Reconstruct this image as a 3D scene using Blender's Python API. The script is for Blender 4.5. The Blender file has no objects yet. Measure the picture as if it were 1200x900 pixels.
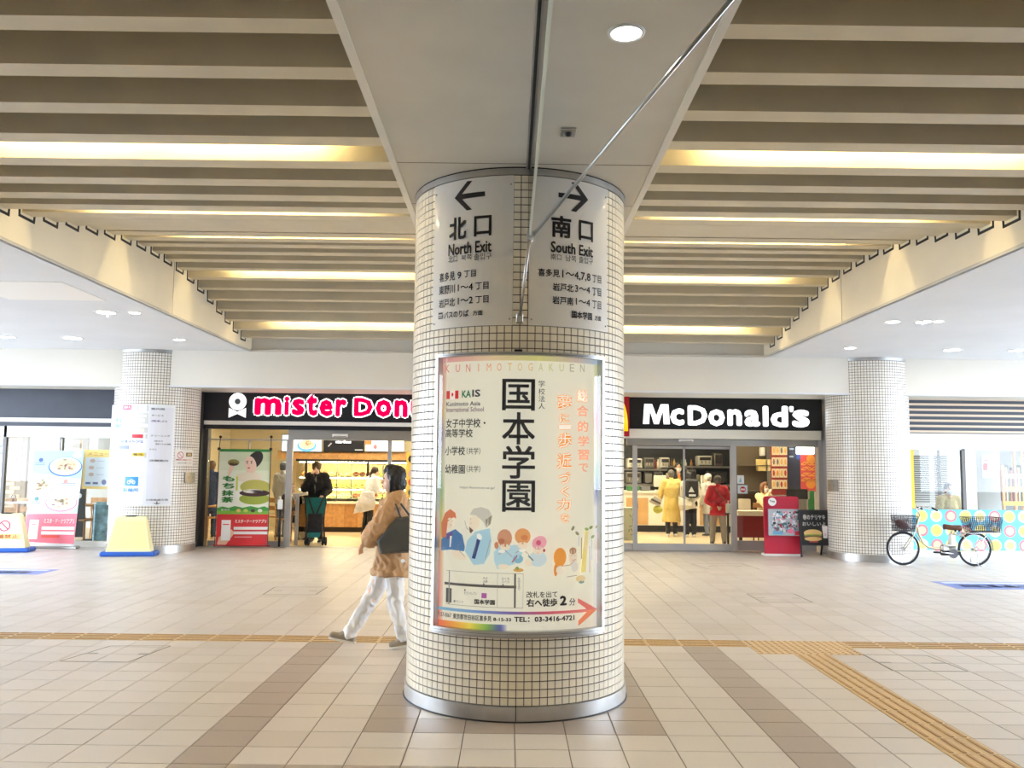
import bpy, bmesh, math, random, zlib
import numpy as np
from mathutils import Vector, Matrix, Euler, noise
random.seed(7)
SC = bpy.context.scene
COL = SC.collection
PI = math.pi

# ------------------------------------------------------------------ camera
F, PIT, ROLL, YAW, H = 1039.0, .0937, .0115, -.002, 1.56      # focal length in pixels of the 1200x900 frame, angles, eye height

def ray(u, v):
    x = (u-600)/F; y = -(v-450)/F
    c, s = math.cos(ROLL), math.sin(ROLL)
    x, y = c*x-s*y, s*x+c*y
    Y = math.cos(PIT)-y*math.sin(PIT); Z = math.sin(PIT)+y*math.cos(PIT)
    c, s = math.cos(YAW), math.sin(YAW)
    return Vector((c*x-s*Y, s*x+c*Y, Z))
def P(u, v, Y):                       # the point of a picture position that lies at depth Y
    d = ray(u, v); return Vector((0, 0, H)) + d*(Y/d.y)
def G(u, v, z=0.):                    # ... that lies at height z
    d = ray(u, v); return Vector((0, 0, H)) + d*((z-H)/d.z)

cam_d = bpy.data.cameras.new('camera'); cam = bpy.data.objects.new('camera', cam_d); COL.objects.link(cam)
cam_d.sensor_width = 36.0; cam_d.lens = F/1200*36; cam_d.clip_start = .05; cam_d.clip_end = 500
_f = ray(600, 450).normalized(); _r = (ray(601, 450)-ray(600, 450)).normalized(); _u = _r.cross(_f)
cam.matrix_world = Matrix(((_r.x, _u.x, -_f.x, 0), (_r.y, _u.y, -_f.y, 0), (_r.z, _u.z, -_f.z, H), (0, 0, 0, 1)))
SC.camera = cam

# ------------------------------------------------------------------ world, exposure
w = bpy.data.worlds.new('sky'); SC.world = w; w.use_nodes = True
bg = w.node_tree.nodes['Background']; bg.inputs[0].default_value = (.80, .91, 1.06, 1); bg.inputs[1].default_value = 9.5
SC.view_settings.view_transform = 'Standard'; SC.view_settings.look = 'None'
SC.view_settings.gamma = 1.0; SC.view_settings.use_curve_mapping = False
SC.view_settings.exposure = 0.69
def portal(loc, rot, sx, sy):          # guides sampling of the sky through the open sides, gives no light of its own
    l = bpy.data.lights.new('sky_portal', 'AREA'); l.shape = 'RECTANGLE'; l.size = sx; l.size_y = sy
    l.cycles.is_portal = True
    o = bpy.data.objects.new('sky_portal', l); COL.objects.link(o); o.location = loc; o.rotation_euler = rot
portal((-13.9, 10.1, 1.8), (0, -PI/2, 0), 3.6, 14)
portal((13.9, 10.1, 1.8), (0, PI/2, 0), 3.6, 14)

# ------------------------------------------------------------------ materials
def lin(c):
    return tuple(((x/255)/12.92 if x/255 <= .04045 else ((x/255+.055)/1.055)**2.4) for x in c[:3])
MATS = {}
def mat(name, rgb=(200, 200, 200), rough=.5, metal=0., nz=None, bump=None, emit=0., coat=0., spec=.5, trans=0.):
    """nz = (scale, amount, detail) colour grain; bump = (scale, strength)"""
    if name in MATS: return MATS[name]
    m = bpy.data.materials.new(name); m.use_nodes = True; nt = m.node_tree; b = nt.nodes['Principled BSDF']
    c = lin(rgb)
    b.inputs['Base Color'].default_value = (*c, 1); b.inputs['Roughness'].default_value = rough
    b.inputs['Metallic'].default_value = metal; b.inputs['Specular IOR Level'].default_value = spec
    b.inputs['Coat Weight'].default_value = coat; b.inputs['Coat Roughness'].default_value = .03
    if emit: b.inputs['Emission Color'].default_value = (*c, 1); b.inputs['Emission Strength'].default_value = emit
    if nz or bump:
        tc = nt.nodes.new('ShaderNodeTexCoord')
    if nz:
        n = nt.nodes.new('ShaderNodeTexNoise'); n.inputs['Scale'].default_value = nz[0]; n.inputs['Detail'].default_value = nz[2] if len(nz) > 2 else 3
        nt.links.new(tc.outputs['Object'], n.inputs['Vector'])
        r = nt.nodes.new('ShaderNodeValToRGB'); a = nz[1]
        r.color_ramp.elements[0].position = .3; r.color_ramp.elements[1].position = .7
        r.color_ramp.elements[0].color = (*[max(0, x*(1-a)) for x in c], 1); r.color_ramp.elements[1].color = (*[min(1, x*(1+a)) for x in c], 1)
        nt.links.new(n.outputs['Fac'], r.inputs['Fac']); nt.links.new(r.outputs['Color'], b.inputs['Base Color'])
    if bump:
        n2 = nt.nodes.new('ShaderNodeTexNoise'); n2.inputs['Scale'].default_value = bump[0]; n2.inputs['Detail'].default_value = 4
        nt.links.new(tc.outputs['Object'], n2.inputs['Vector'])
        bp = nt.nodes.new('ShaderNodeBump'); bp.inputs['Strength'].default_value = bump[1]; bp.inputs['Distance'].default_value = .02
        nt.links.new(n2.outputs['Fac'], bp.inputs['Height']); nt.links.new(bp.outputs['Normal'], b.inputs['Normal'])
    MATS[name] = m; return m
def emis(name, rgb, strength):
    if name in MATS: return MATS[name]
    m = bpy.data.materials.new(name); m.use_nodes = True; nt = m.node_tree
    nt.nodes.remove(nt.nodes['Principled BSDF']); e = nt.nodes.new('ShaderNodeEmission')
    e.inputs[0].default_value = (*lin(rgb), 1); e.inputs[1].default_value = strength
    nt.links.new(e.outputs[0], nt.nodes['Material Output'].inputs[0]); MATS[name] = m; return m
def glassmat(name, tint=(.96, .98, .97), refl=.9, ior=1.45):
    if name in MATS: return MATS[name]
    m = bpy.data.materials.new(name); m.use_nodes = True; nt = m.node_tree
    nt.nodes.remove(nt.nodes['Principled BSDF'])
    t = nt.nodes.new('ShaderNodeBsdfTransparent'); t.inputs[0].default_value = (*tint, 1)
    g = nt.nodes.new('ShaderNodeBsdfGlossy'); g.inputs['Roughness'].default_value = .015; g.inputs[0].default_value = (refl, refl, refl, 1)
    fr = nt.nodes.new('ShaderNodeFresnel'); fr.inputs[0].default_value = ior
    mx = nt.nodes.new('ShaderNodeMixShader'); nt.links.new(fr.outputs[0], mx.inputs[0])
    nt.links.new(t.outputs[0], mx.inputs[1]); nt.links.new(g.outputs[0], mx.inputs[2])
    nt.links.new(mx.outputs[0], nt.nodes['Material Output'].inputs[0]); MATS[name] = m; return m
def printmat(name='print_ink', rough=.5, emit=0.):     # flat print: the ink colours are stored on the faces
    if name in MATS: return MATS[name]
    m = bpy.data.materials.new(name); m.use_nodes = True; nt = m.node_tree; b = nt.nodes['Principled BSDF']
    a = nt.nodes.new('ShaderNodeVertexColor'); a.layer_name = 'Col'
    nt.links.new(a.outputs['Color'], b.inputs['Base Color']); b.inputs['Roughness'].default_value = rough
    if emit: nt.links.new(a.outputs['Color'], b.inputs['Emission Color']); b.inputs['Emission Strength'].default_value = emit
    MATS[name] = m; return m

# ------------------------------------------------------------------ mesh builder
class MB:
    def __init__(s): s.v = []; s.f = []; s.c = []; s.mi = []; s.cur = (255, 255, 255); s.cm = 0
    def add(s, vs, fs, col=None, M=None):
        n = len(s.v)
        s.v += [tuple(M @ Vector(p)) for p in vs] if M is not None else [tuple(p) for p in vs]
        for f in fs:
            s.f.append(tuple(i+n for i in f)); s.c.append(col or s.cur); s.mi.append(s.cm)
        return s
    def box(s, x0, x1, y0, y1, z0, z1, col=None, M=None):
        vs = [(x, y, z) for z in (z0, z1) for y in (y0, y1) for x in (x0, x1)]
        return s.add(vs, [(0, 2, 3, 1), (4, 5, 7, 6), (0, 1, 5, 4), (2, 6, 7, 3), (0, 4, 6, 2), (1, 3, 7, 5)], col, M)
    def cbox(s, c, d, col=None, M=None):
        return s.box(c[0]-d[0]/2, c[0]+d[0]/2, c[1]-d[1]/2, c[1]+d[1]/2, c[2]-d[2]/2, c[2]+d[2]/2, col, M)
    def bbox_(s, x0, x1, y0, y1, z0, z1, b=.01, col=None, M=None):   # box with chamfered edges
        vs = []; ix = {}
        X = (x0, x1); Y = (y0, y1); Z = (z0, z1)
        for i in (0, 1):
            for j in (0, 1):
                for k in (0, 1):
                    sx = b if i == 0 else -b; sy = b if j == 0 else -b; sz = b if k == 0 else -b
                    for a in range(3):
                        ix[i, j, k, a] = len(vs)
                        vs.append((X[i]+(0 if a == 0 else sx), Y[j]+(0 if a == 1 else sy), Z[k]+(0 if a == 2 else sz)))
        fs = []
        for i in (0, 1):
            fs.append([ix[i, j, k, 0] for j, k in ((0, 0), (1, 0), (1, 1), (0, 1))][::(-1 if i == 0 else 1)])
            fs.append([ix[j, i, k, 1] for j, k in ((0, 0), (1, 0), (1, 1), (0, 1))][::(1 if i == 0 else -1)])
            fs.append([ix[j, k, i, 2] for j, k in ((0, 0), (1, 0), (1, 1), (0, 1))][::(-1 if i == 0 else 1)])
        for j in (0, 1):
            for k in (0, 1):
                q = [ix[0, j, k, 1], ix[1, j, k, 1], ix[1, j, k, 2], ix[0, j, k, 2]]; fs.append(q if (j ^ k) == 0 and j == 0 or (j and k) else q[::-1])
                q = [ix[j, 0, k, 0], ix[j, 1, k, 0], ix[j, 1, k, 2], ix[j, 0, k, 2]]; fs.append(q[::-1] if j == k else q)
                q = [ix[j, k, 0, 0], ix[j, k, 1, 0], ix[j, k, 1, 1], ix[j, k, 0, 1]]; fs.append(q if j == k else q[::-1])
        for i in (0, 1):
            for j in (0, 1):
                for k in (0, 1):
                    q = [ix[i, j, k, 0], ix[i, j, k, 1], ix[i, j, k, 2]]; fs.append(q if (i+j+k) % 2 else q[::-1])
        return s.add(vs, fs, col, M)
    def cyl(s, p0, p1, r0, r1=None, seg=12, caps=True, col=None, M=None):
        r1 = r0 if r1 is None else r1
        p0 = Vector(p0); p1 = Vector(p1); d = (p1-p0).normalized()
        a = d.orthogonal().normalized(); b = d.cross(a)
        vs = []
        for p, r in ((p0, r0), (p1, r1)):
            for i in range(seg):
                t = 2*PI*i/seg; vs.append(p+a*(r*math.cos(t))+b*(r*math.sin(t)))
        fs = [(i, (i+1) % seg, seg+(i+1) % seg, seg+i) for i in range(seg)]
        if caps: fs += [tuple(range(seg))[::-1], tuple(range(seg, 2*seg))]
        return s.add(vs, fs, col, M)
    def tube(s, pts, r, seg=8, col=None, M=None, closed=False):
        pts = [Vector(p) for p in pts]; n = len(pts); rs = r if isinstance(r, (list, tuple)) else [r]*n
        vs = []; prev = None
        for i, p in enumerate(pts):
            d = ((pts[(i+1) % n]-pts[i-1]) if closed else (pts[min(i+1, n-1)]-pts[max(i-1, 0)])).normalized()
            if prev is None: a = d.orthogonal().normalized()
            else:
                a = prev-d*prev.dot(d); a = a.normalized() if a.length > 1e-6 else d.orthogonal().normalized()
            prev = a; b = d.cross(a)
            for k in range(seg):
                t = 2*PI*k/seg; vs.append(p+a*(rs[i]*math.cos(t))+b*(rs[i]*math.sin(t)))
        fs = []
        for i in range(n if closed else n-1):
            j = (i+1) % n
            for k in range(seg):
                fs.append((i*seg+k, i*seg+(k+1) % seg, j*seg+(k+1) % seg, j*seg+k))
        if not closed: fs += [tuple(range(seg))[::-1], tuple(range((n-1)*seg, n*seg))]
        return s.add(vs, fs, col, M)
    def prism(s, poly, d0, d1, axis='y', col=None, M=None):
        """poly of (a,b) pairs in the plane across axis, extruded from d0 to d1"""
        def pt(a, b, d): return {'y': (a, d, b), 'x': (d, a, b), 'z': (a, b, d)}[axis]
        n = len(poly); vs = [pt(a, b, d0) for a, b in poly]+[pt(a, b, d1) for a, b in poly]
        fs = [tuple(range(n)), tuple(range(2*n-1, n-1, -1))]+[(i, n+i, n+(i+1) % n, (i+1) % n) for i in range(n)]
        return s.add(vs, fs, col, M)
    def lathe(s, prof, seg=24, c=(0, 0, 0), col=None, M=None, a0=0., a1=2*PI):
        full = abs(a1-a0-2*PI) < 1e-6; na = seg if full else seg+1
        vs = [(c[0]+r*math.cos(a0+(a1-a0)*i/seg), c[1]+r*math.sin(a0+(a1-a0)*i/seg), c[2]+z) for r, z in prof for i in range(na)]
        fs = []
        for j in range(len(prof)-1):
            for i in range(seg):
                k = (i+1) % na; fs.append((j*na+i, j*na+k, (j+1)*na+k, (j+1)*na+i))
        return s.add(vs, fs, col, M)
    def ell(s, c, r, seg=16, rings=10, col=None, M=None, R=None):
        r = (r, r, r) if not isinstance(r, (tuple, list)) else r
        vs = []; c = Vector(c)
        for j in range(1, rings):
            t = PI*j/rings
            for i in range(seg):
                a = 2*PI*i/seg; q = Vector((r[0]*math.sin(t)*math.cos(a), r[1]*math.sin(t)*math.sin(a), r[2]*math.cos(t)))
                vs.append(c+(R @ q if R else q))
        q = Vector((0, 0, r[2])); q = R @ q if R else q
        vs += [c+q, c-q]; n = len(vs); fs = []
        for j in range(rings-2):
            for i in range(seg):
                k = (i+1) % seg; fs.append((j*seg+i, (j+1)*seg+i, (j+1)*seg+k, j*seg+k))
        for i in range(seg):
            k = (i+1) % seg; fs.append((n-2, i, k)); fs.append((n-1, (rings-2)*seg+k, (rings-2)*seg+i))
        return s.add(vs, fs, col, M)
    def loft(s, rings, cap=True, col=None, M=None):
        """rings: lists of points, all the same length"""
        n = len(rings[0]); vs = [p for r in rings for p in r]; fs = []
        for j in range(len(rings)-1):
            for i in range(n):
                k = (i+1) % n; fs.append((j*n+i, j*n+k, (j+1)*n+k, (j+1)*n+i))
        if cap: fs += [tuple(range(n))[::-1], tuple(range((len(rings)-1)*n, len(rings)*n))]
        return s.add(vs, fs, col, M)
    def mesh(s, name, mats, smooth=False):
        me = bpy.data.meshes.new(name); me.from_pydata(s.v, [], s.f)
        mats = mats if isinstance(mats, (list, tuple)) else [mats]
        for m in mats: me.materials.append(m)
        if any(s.mi): me.polygons.foreach_set('material_index', s.mi)
        if smooth: me.polygons.foreach_set('use_smooth', [True]*len(s.f))
        if mats[0] is not None and mats[0].name.startswith('print'):
            ca = me.color_attributes.new('Col', 'FLOAT_COLOR', 'CORNER'); buf = []
            for f, c in zip(s.f, s.c):
                if isinstance(c[0], (tuple, list)): buf += [x for q in c for x in (*lin(q), 1.)]
                else: buf += [*lin(c), 1.]*len(f)
            ca.data.foreach_set('color', buf)
        me.update(); return me
    def build(s, name, mats, parent=None, smooth=False, local=False, tags=None):
        o = bpy.data.objects.new(name, s.mesh(name, mats, smooth)); COL.objects.link(o)
        if smooth == 'auto': pass
        if parent is not None: attach(o, parent, local)
        if tags: tag(o, *tags)
        return o
PM = {}
def attach(o, parent, local=False):
    o.parent = parent
    if not local and parent.name in PM: o.matrix_parent_inverse = PM[parent.name].inverted()
def tag(o, label=None, cat=None, group=None, kind=None):
    if label: o['label'] = label
    if cat: o['category'] = cat
    if group: o['group'] = group
    if kind: o['kind'] = kind
    return o
def thing(name, label, cat, loc=(0, 0, 0), rotz=0., group=None, kind=None):
    o = bpy.data.objects.new(name, None); COL.objects.link(o); o.empty_display_size = .1
    o.location = loc; o.rotation_euler = (0, 0, rotz)
    PM[o.name] = Matrix.Translation(loc) @ Matrix.Rotation(rotz, 4, 'Z')
    return tag(o, label, cat, group, kind)
def copy_tree(o, parent=None):
    c = o.copy(); COL.objects.link(c)
    if parent is not None: c.parent = parent
    for ch in list(o.children): copy_tree(ch, c)
    return c

# ------------------------------------------------------------------ lettering
TC = {}
def glyphs(s, bold=0., res=2):
    """outline of a string in a unit box; weight comes from slightly shifted copies of the outline"""
    k = (s, bold)
    if k not in TC:
        c = bpy.data.curves.new('t', 'FONT'); c.body = s; c.size = 1; c.resolution_u = res; c.fill_mode = 'FRONT'
        o = bpy.data.objects.new('t', c); COL.objects.link(o)
        dg = bpy.context.evaluated_depsgraph_get(); me = bpy.data.meshes.new_from_object(o.evaluated_get(dg))
        vs = [(v.co.x, v.co.y) for v in me.vertices]; fs = [tuple(p.vertices) for p in me.polygons]
        bpy.data.objects.remove(o); bpy.data.curves.remove(c); bpy.data.meshes.remove(me)
        b = max(0., bold); n = len(vs)
        sh = [(0, 0)] if b == 0 else ([(-b, -b), (b, -b), (b, b), (-b, b)] if b <= .03 else [(0, 0)]+[(b*math.cos(PI*i/4), b*math.sin(PI*i/4)) for i in range(8)])
        V = [(x+dx, y+dy) for dx, dy in sh for x, y in vs]; Fc = [tuple(i+n*j for i in f) for j in range(len(sh)) for f in fs]
        A_ = np.array(V); lo = A_.min(0); hi = A_.max(0); wd = max(hi-lo)*1e-6
        TC[k] = ([((x-lo[0])/max(1e-6, hi[0]-lo[0]), (y-lo[1])/max(1e-6, hi[1]-lo[1])) for x, y in V], Fc, 1.)
    return TC[k]
def sliced(vs, fs, n):                # cut a flat shape into n upright strips so that it can follow a curve
    bm = bmesh.new(); bv = [bm.verts.new((x, y, 0)) for x, y in vs]
    for f in fs:
        try: bm.faces.new([bv[i] for i in f])
        except ValueError: pass
    xs = [p[0] for p in vs]; lo, hi = min(xs), max(xs)
    bm.normal_update(); bmesh.ops.triangulate(bm, faces=bm.faces[:])
    for i in range(1, n):
        bmesh.ops.bisect_plane(bm, geom=bm.verts[:]+bm.edges[:]+bm.faces[:], plane_co=(lo+(hi-lo)*i/n, 0, 0), plane_no=(1, 0, 0))
    bm.verts.index_update()
    r = ([(v.co.x, v.co.y) for v in bm.verts], [tuple(v.index for v in f.verts) for f in bm.faces]); bm.free(); return r
SL = {}
def text_curved(mb, s, fn, x0, x1, z0, z1, col, bold=0., step=.035):
    n = max(1, math.ceil(abs(x1-x0)/step)); k = (s, bold, n)
    if k not in SL: g_ = glyphs(s, bold); SL[k] = sliced(g_[0], g_[1], n)
    vs, fs = SL[k]; mb.add([fn(x0+(x1-x0)*a, z0+(z1-z0)*b) for a, b in vs], fs, col)
def poly_curved(mb, fn, pts, col, step=.035):
    n = max(1, math.ceil((max(p[0] for p in pts)-min(p[0] for p in pts))/step))
    vs, fs = sliced(pts, [tuple(range(len(pts)))], n); mb.add([fn(a, b) for a, b in vs], fs, col)
def text_on(mb, s, fn, x0, x1, z0, z1, col=(20, 20, 20), bold=0.):
    """lettering fitted into the rectangle x0..x1, z0..z1 of a surface; fn(x,z) gives the surface point"""
    vs, fs, asp = glyphs(s, bold)
    mb.add([fn(x0+(x1-x0)*a, z0+(z1-z0)*b) for a, b in vs], fs, col)
def rect_on(mb, fn, x0, x1, z0, z1, col, n=1, m=1):
    vs = [fn(x0+(x1-x0)*i/n, z0+(z1-z0)*j/m) for j in range(m+1) for i in range(n+1)]
    fs = [(j*(n+1)+i, j*(n+1)+i+1, (j+1)*(n+1)+i+1, (j+1)*(n+1)+i) for j in range(m) for i in range(n)]
    mb.add(vs, fs, col)
def poly_on(mb, fn, pts, col):
    mb.add([fn(a, b) for a, b in pts], [tuple(range(len(pts)))], col)
def disc_on(mb, fn, cx, cz, rx, rz, col, n=20, rot=0.):
    ca, sa = math.cos(rot), math.sin(rot)
    pts = [(rx*math.cos(2*PI*i/n), rz*math.sin(2*PI*i/n)) for i in range(n)]
    poly_on(mb, fn, [(cx+a*ca-b*sa, cz+a*sa+b*ca) for a, b in pts], col)
def ring_on(mb, fn, cx, cz, r0, r1, col, n=24, sx=1.):
    vs = [fn(cx+r*sx*math.cos(2*PI*i/n), cz+r*math.sin(2*PI*i/n)) for r in (r0, r1) for i in range(n)]
    mb.add(vs, [(i, (i+1) % n, n+(i+1) % n, n+i) for i in range(n)], col)
def line_on(mb, fn, pts, wd, col):
    for (a, b), (c, d) in zip(pts[:-1], pts[1:]):
        L = math.hypot(c-a, d-b) or 1e-6; nx, nz = -(d-b)/L*wd/2, (c-a)/L*wd/2
        mb.add([fn(a+nx, b+nz), fn(a-nx, b-nz), fn(c-nx, d-nz), fn(c+nx, d+nz)], [(0, 1, 2, 3)], col)
def flat(Y):                           # a plane facing the camera side (-Y); later layers lie a hair further out
    st = {'y': Y}
    def fn(x, z): return (x, st['y'], z)
    fn.st = st
    def up(d=.0008): st['y'] -= d
    fn.up = up
    return fn

# ================================================================== THE SETTING
YB, YS, ZC, ZS = 15.62, 17.2, 3.56, 3.507       # header face, shop fronts, side ceilings, soffit
XL, XR = -4.6, 4.5                               # the two sides of the slatted vault
X0, Y0, TX, TY = .05, 4.80, .30, .2935           # floor tile grid

M_grout = mat('floor_grout', (112, 100, 88), .8)
def tilemat(name, rgb):
    return mat(name, rgb, .34, nz=(260, .16, 2), bump=(420, .06), spec=.45)
M_tile = [tilemat('floor_tile_beige', (208, 201, 196)), tilemat('floor_tile_sand', (212, 205, 200)), tilemat('floor_tile_buff', (203, 195, 188)), tilemat('floor_tile_taupe', (168, 156, 149))]
M_white = mat('white_paint', (224, 227, 230), .6, nz=(1.2, .03))
M_soffit = mat('soffit_paint', (205, 200, 188), .6, nz=(1.5, .06, 5))
M_header = mat('header_paint', (226, 222, 211), .6, nz=(1.0, .02))
M_fascia = mat('fascia_paint', (244, 234, 210), .55, nz=(2, .03))
M_slat = mat('slat_metal', (206, 197, 174), .5, nz=(3, .05))
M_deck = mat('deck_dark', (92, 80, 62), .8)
M_steel = mat('brushed_steel', (190, 190, 188), .28, 1., nz=(6, .12))
M_steel.node_tree.nodes['Principled BSDF'].inputs['Roughness'].default_value = .33
M_alu = mat('aluminium', (178, 176, 172), .35, 1.)
M_dark = mat('black_plastic', (22, 22, 24), .5)
M_ptile = mat('glazed_tile', (240, 232, 213), .22, nz=(9, .05), spec=.5)
M_pgrout = mat('pillar_grout', (72, 60, 52), .85)
M_tact = mat('tactile_tan', (212, 187, 148), .6, nz=(60, .1))
M_tactbar = mat('tactile_bar', (186, 150, 106), .55, nz=(40, .15))

# --- ground outside the passage
g = MB(); g.box(-60, 60, -40, 60, -.06, -.02)
tag(g.build('ground_outside', mat('asphalt', (150, 150, 150), .9)), 'grey pavement outside the covered passage', 'ground', kind='structure')

# --- floor: slab + tiles
fl = MB(); fl.box(-14, 14, -8, 17.15, -.019, -.004)
floor = tag(fl.build('floor', M_grout), 'beige square tiled floor of the station passage', 'floor', kind='structure')
def tile_kind(k, m):
    if (k in (-6, 5) and m <= 10) or (k in (-3, 2) and 2 <= m <= 10) or (m == 2 and -3 <= k <= 2) or (m == -1 and -6 <= k <= 5): return 3
    return random.choice((0, 0, 1, 1, 2))
def tactile_kind(k, m):
    if 7 <= k <= 9 and m in (10, 11): return 'dot'
    if m == 11: return 'bar_x'
    if k == 8 and m < 10: return 'bar_y'
def tile_geo(mb, x, y, wx, wy, h=.004, b=.0025):
    a, c = wx/2-.0022, wy/2-.0022
    vs = [(x-a, y-c, -h), (x+a, y-c, -h), (x+a, y+c, -h), (x-a, y+c, -h), (x-a+b, y-c+b, 0), (x+a-b, y-c+b, 0), (x+a-b, y+c-b, 0), (x-a+b, y+c-b, 0)]
    mb.add(vs, [(4, 5, 6, 7), (0, 1, 5, 4), (1, 2, 6, 5), (2, 3, 7, 6), (3, 0, 4, 7)])
cand = []; rest = MB()
for m in range(-9, 42):
    for k in range(-40, 40):
        x = X0+TX*(k+.5); y = Y0+TY*(m+.5)
        if tactile_kind(k, m): continue
        if (x-.057)**2+(y-6.375)**2 < .6**2: continue
        kd = tile_kind(k, m)
        inview = abs(x) < .60*y+.3 and y > 4.15
        hid = y > 6.4 and abs(x/y) < .11
        cand.append(((y if inview and not hid else 1e3+y), x, y, kd))
cand.sort()
tm = []
for i in range(4):
    b = MB(); tile_geo(b, 0, 0, TX, TY); tm.append(b.mesh('floor_tile', M_tile[i]))
for n, (d, x, y, kd) in enumerate(cand):
    if n < 300:
        o = bpy.data.objects.new('floor_tile', tm[kd]); COL.objects.link(o); o.location = (x, y, random.uniform(-.0006, .0004)); o.parent = floor
        o.rotation_euler = (random.uniform(-.0012, .0012), random.uniform(-.0012, .0012), 0)
    else:
        rest.cm = kd; tile_geo(rest, x, y, TX, TY)
tag(rest.build('floor_tiles_beyond', M_tile, floor), kind='stuff')
# tactile paving
def tactile_mesh(kind):
    b = MB(); b.box(-TX/2+.002, TX/2-.002, -TY/2+.002, TY/2-.002, -.004, .001); b.cm = 1
    if kind == 'dot':
        for i in range(5):
            for j in range(5):
                b.cyl((-.12+.06*i, -.117+.0585*j, .001), (-.12+.06*i, -.117+.0585*j, .006), .014, .010, 8)
    else:
        for i in range(4):
            c = -.1125+.075*i
            if kind == 'bar_x': b.bbox_(-.136, .136, c-.013, c+.013, 0, .0065, .004)
            else: b.bbox_(c-.013, c+.013, -.132, .132, 0, .0065, .004)
    return b.mesh('tactile_tile', [M_tact, M_tactbar])
tms = {k: tactile_mesh(k) for k in ('dot', 'bar_x', 'bar_y')}
for m in range(-6, 12):
    for k in range(-34, 34):
        kd = tactile_kind(k, m)
        if kd:
            o = bpy.data.objects.new('tactile_tile', tms[kd]); COL.objects.link(o); o.location = (X0+TX*(k+.5), Y0+TY*(m+.5), 0); o.parent = floor

# --- slatted vault
VT = [4.023, 3.944, 3.882, 3.839, 3.815, 3.81, 3.817, 3.845, 3.893, 3.964, 4.045, 4.119, 4.176, 4.223, 4.258, 4.268, 4.264, 4.245, 4.203, 4.14, 4.06, 3.972, 3.884, 3.80, 3.73]
def vz(y):                             # height of the vault, measured slat by slat over the visible bay, repeating in the bays behind
    q = (y-7.8)/.4295+7
    if q < 0: return 4.04-.235*math.cos(2*PI*(y-6.9)/9.1)
    i = min(int(q), 23); return VT[i]+(VT[i+1]-VT[i])*min(1, q-i)
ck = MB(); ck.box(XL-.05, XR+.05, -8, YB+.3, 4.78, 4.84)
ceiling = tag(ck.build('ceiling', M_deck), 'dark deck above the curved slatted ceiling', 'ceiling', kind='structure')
prof = [(-.10, .3), (-.085, 0), (.085, 0), (.10, .3), (.088, .3), (.075, .012), (-.075, .012), (-.088, .3)]
sb = MB(); sb.prism(prof, XL+.002, XR-.002, 'x'); slat_me = sb.mesh('slat', M_slat)
# dark strips in place of the shaded open gaps where slats enter the side panels
cp = [(-.155, .25), (-.14, -.055), (.14, -.055), (.15, .10), (.125, .10), (.115, -.03), (-.115, -.03), (-.13, .25)]
cb = MB(); cb.prism(cp, XL, XL+.006, 'x'); cb.prism(cp, XR-.006, XR, 'x'); collar_me = cb.mesh('slat_collar', M_dark)
KS = range(-34, 18)
for k in KS:
    y = 7.8+.4295*k
    o = bpy.data.objects.new('slat', slat_me); COL.objects.link(o); o.location = (0, y, vz(y)); o.parent = ceiling
    if k > -7:
        c = bpy.data.objects.new('slat_collar', collar_me); COL.objects.link(c); c.parent = o
# side panels of the vault
for s, x0, x1 in (('left', XL-.06, XL), ('right', XR, XR+.06)):
    b = MB(); b.box(x0, x1, -8, YB+.05, ZC, 4.78)
    o = tag(b.build('wall_fascia_'+s, M_fascia), f'cream side panel of the slatted vault above the {s} white ceiling', 'fascia', kind='structure')
    t = MB(); xi = x1 if s == 'left' else x0; t.box(xi-.012, xi+.012, -8, YB, ZC-.012, ZC+.016); t.build('edge_bead', M_soffit, o)
    for yj in (7.3, 11.9):
        t = MB(); t.box(xi-.003, xi+.003, yj, yj+.005, ZC+.02, 4.5); t.build('joint', M_grout, o)
# white side ceilings
for s, x0, x1 in (('left', -14, XL-.02), ('right', XR+.02, 14)):
    b = MB(); b.box(x0, x1, -8, YB+.02, ZC, ZC+.3)
    tag(b.build('ceiling_side_'+s, M_white), f'flat white ceiling with downlights on the {s} side', 'ceiling', kind='structure')
# soffit beam over the pillar
sf = MB(); sf.box(-.77, .92, -8, 7.25, ZS, 3.80)
soffit = tag(sf.build('ceiling_soffit', M_soffit), 'beige flat soffit running over the front pillar', 'ceiling', kind='structure')
for x in (-.77, .92):
    t = MB(); t.box(x-.022, x+.022, -8, 7.25, ZS-.008, ZS+.03); t.build('edge_trim', M_header, soffit)
for y in (5.55, 6.45, 3.2):
    t = MB(); t.box(-.745, .895, y, y+.006, ZS-.0015, ZS+.001); t.build('joint', M_grout, soffit)
# header above the shops, its return underneath, end wall
hb = MB(); hb.box(-14, 14, YB, YB+.12, 2.93, 4.8); hb.box(-14, 14, YB+.12, 18.2, 2.93, 3.05)
header = tag(hb.build('wall_back', M_header), 'cream header wall above the shop fronts', 'wall', kind='structure')
t = MB(); t.box(-14, 14, YB-.012, YB+.12, 2.905, 2.935); t.build('edge_trim', M_white, header)
t = MB(); t.box(XL, XR, YB-.05, YB, ZC-.012, ZC+.03); t.build('ceiling_bead', M_soffit, header)
# the rest of the hall behind the camera
b = MB(); b.box(-14, 14, -8.2, -8, 0, 4.8)
tag(b.build('wall_front', mat('rear_wall', (200, 197, 188), .7)), 'beige wall of the hall behind the viewer', 'wall', kind='structure')
b = MB(); b.box(-14, -5.0, YB+.12, 30, 3.05, 3.2); b.box(-14, 14, 18.2, 30, 3.05, 3.2); b.box(5, 14, YB+.12, 18.2, 3.06, 3.2)
tag(b.build('ceiling_shops', M_white), 'white ceiling above the shops', 'ceiling', kind='structure')

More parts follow.
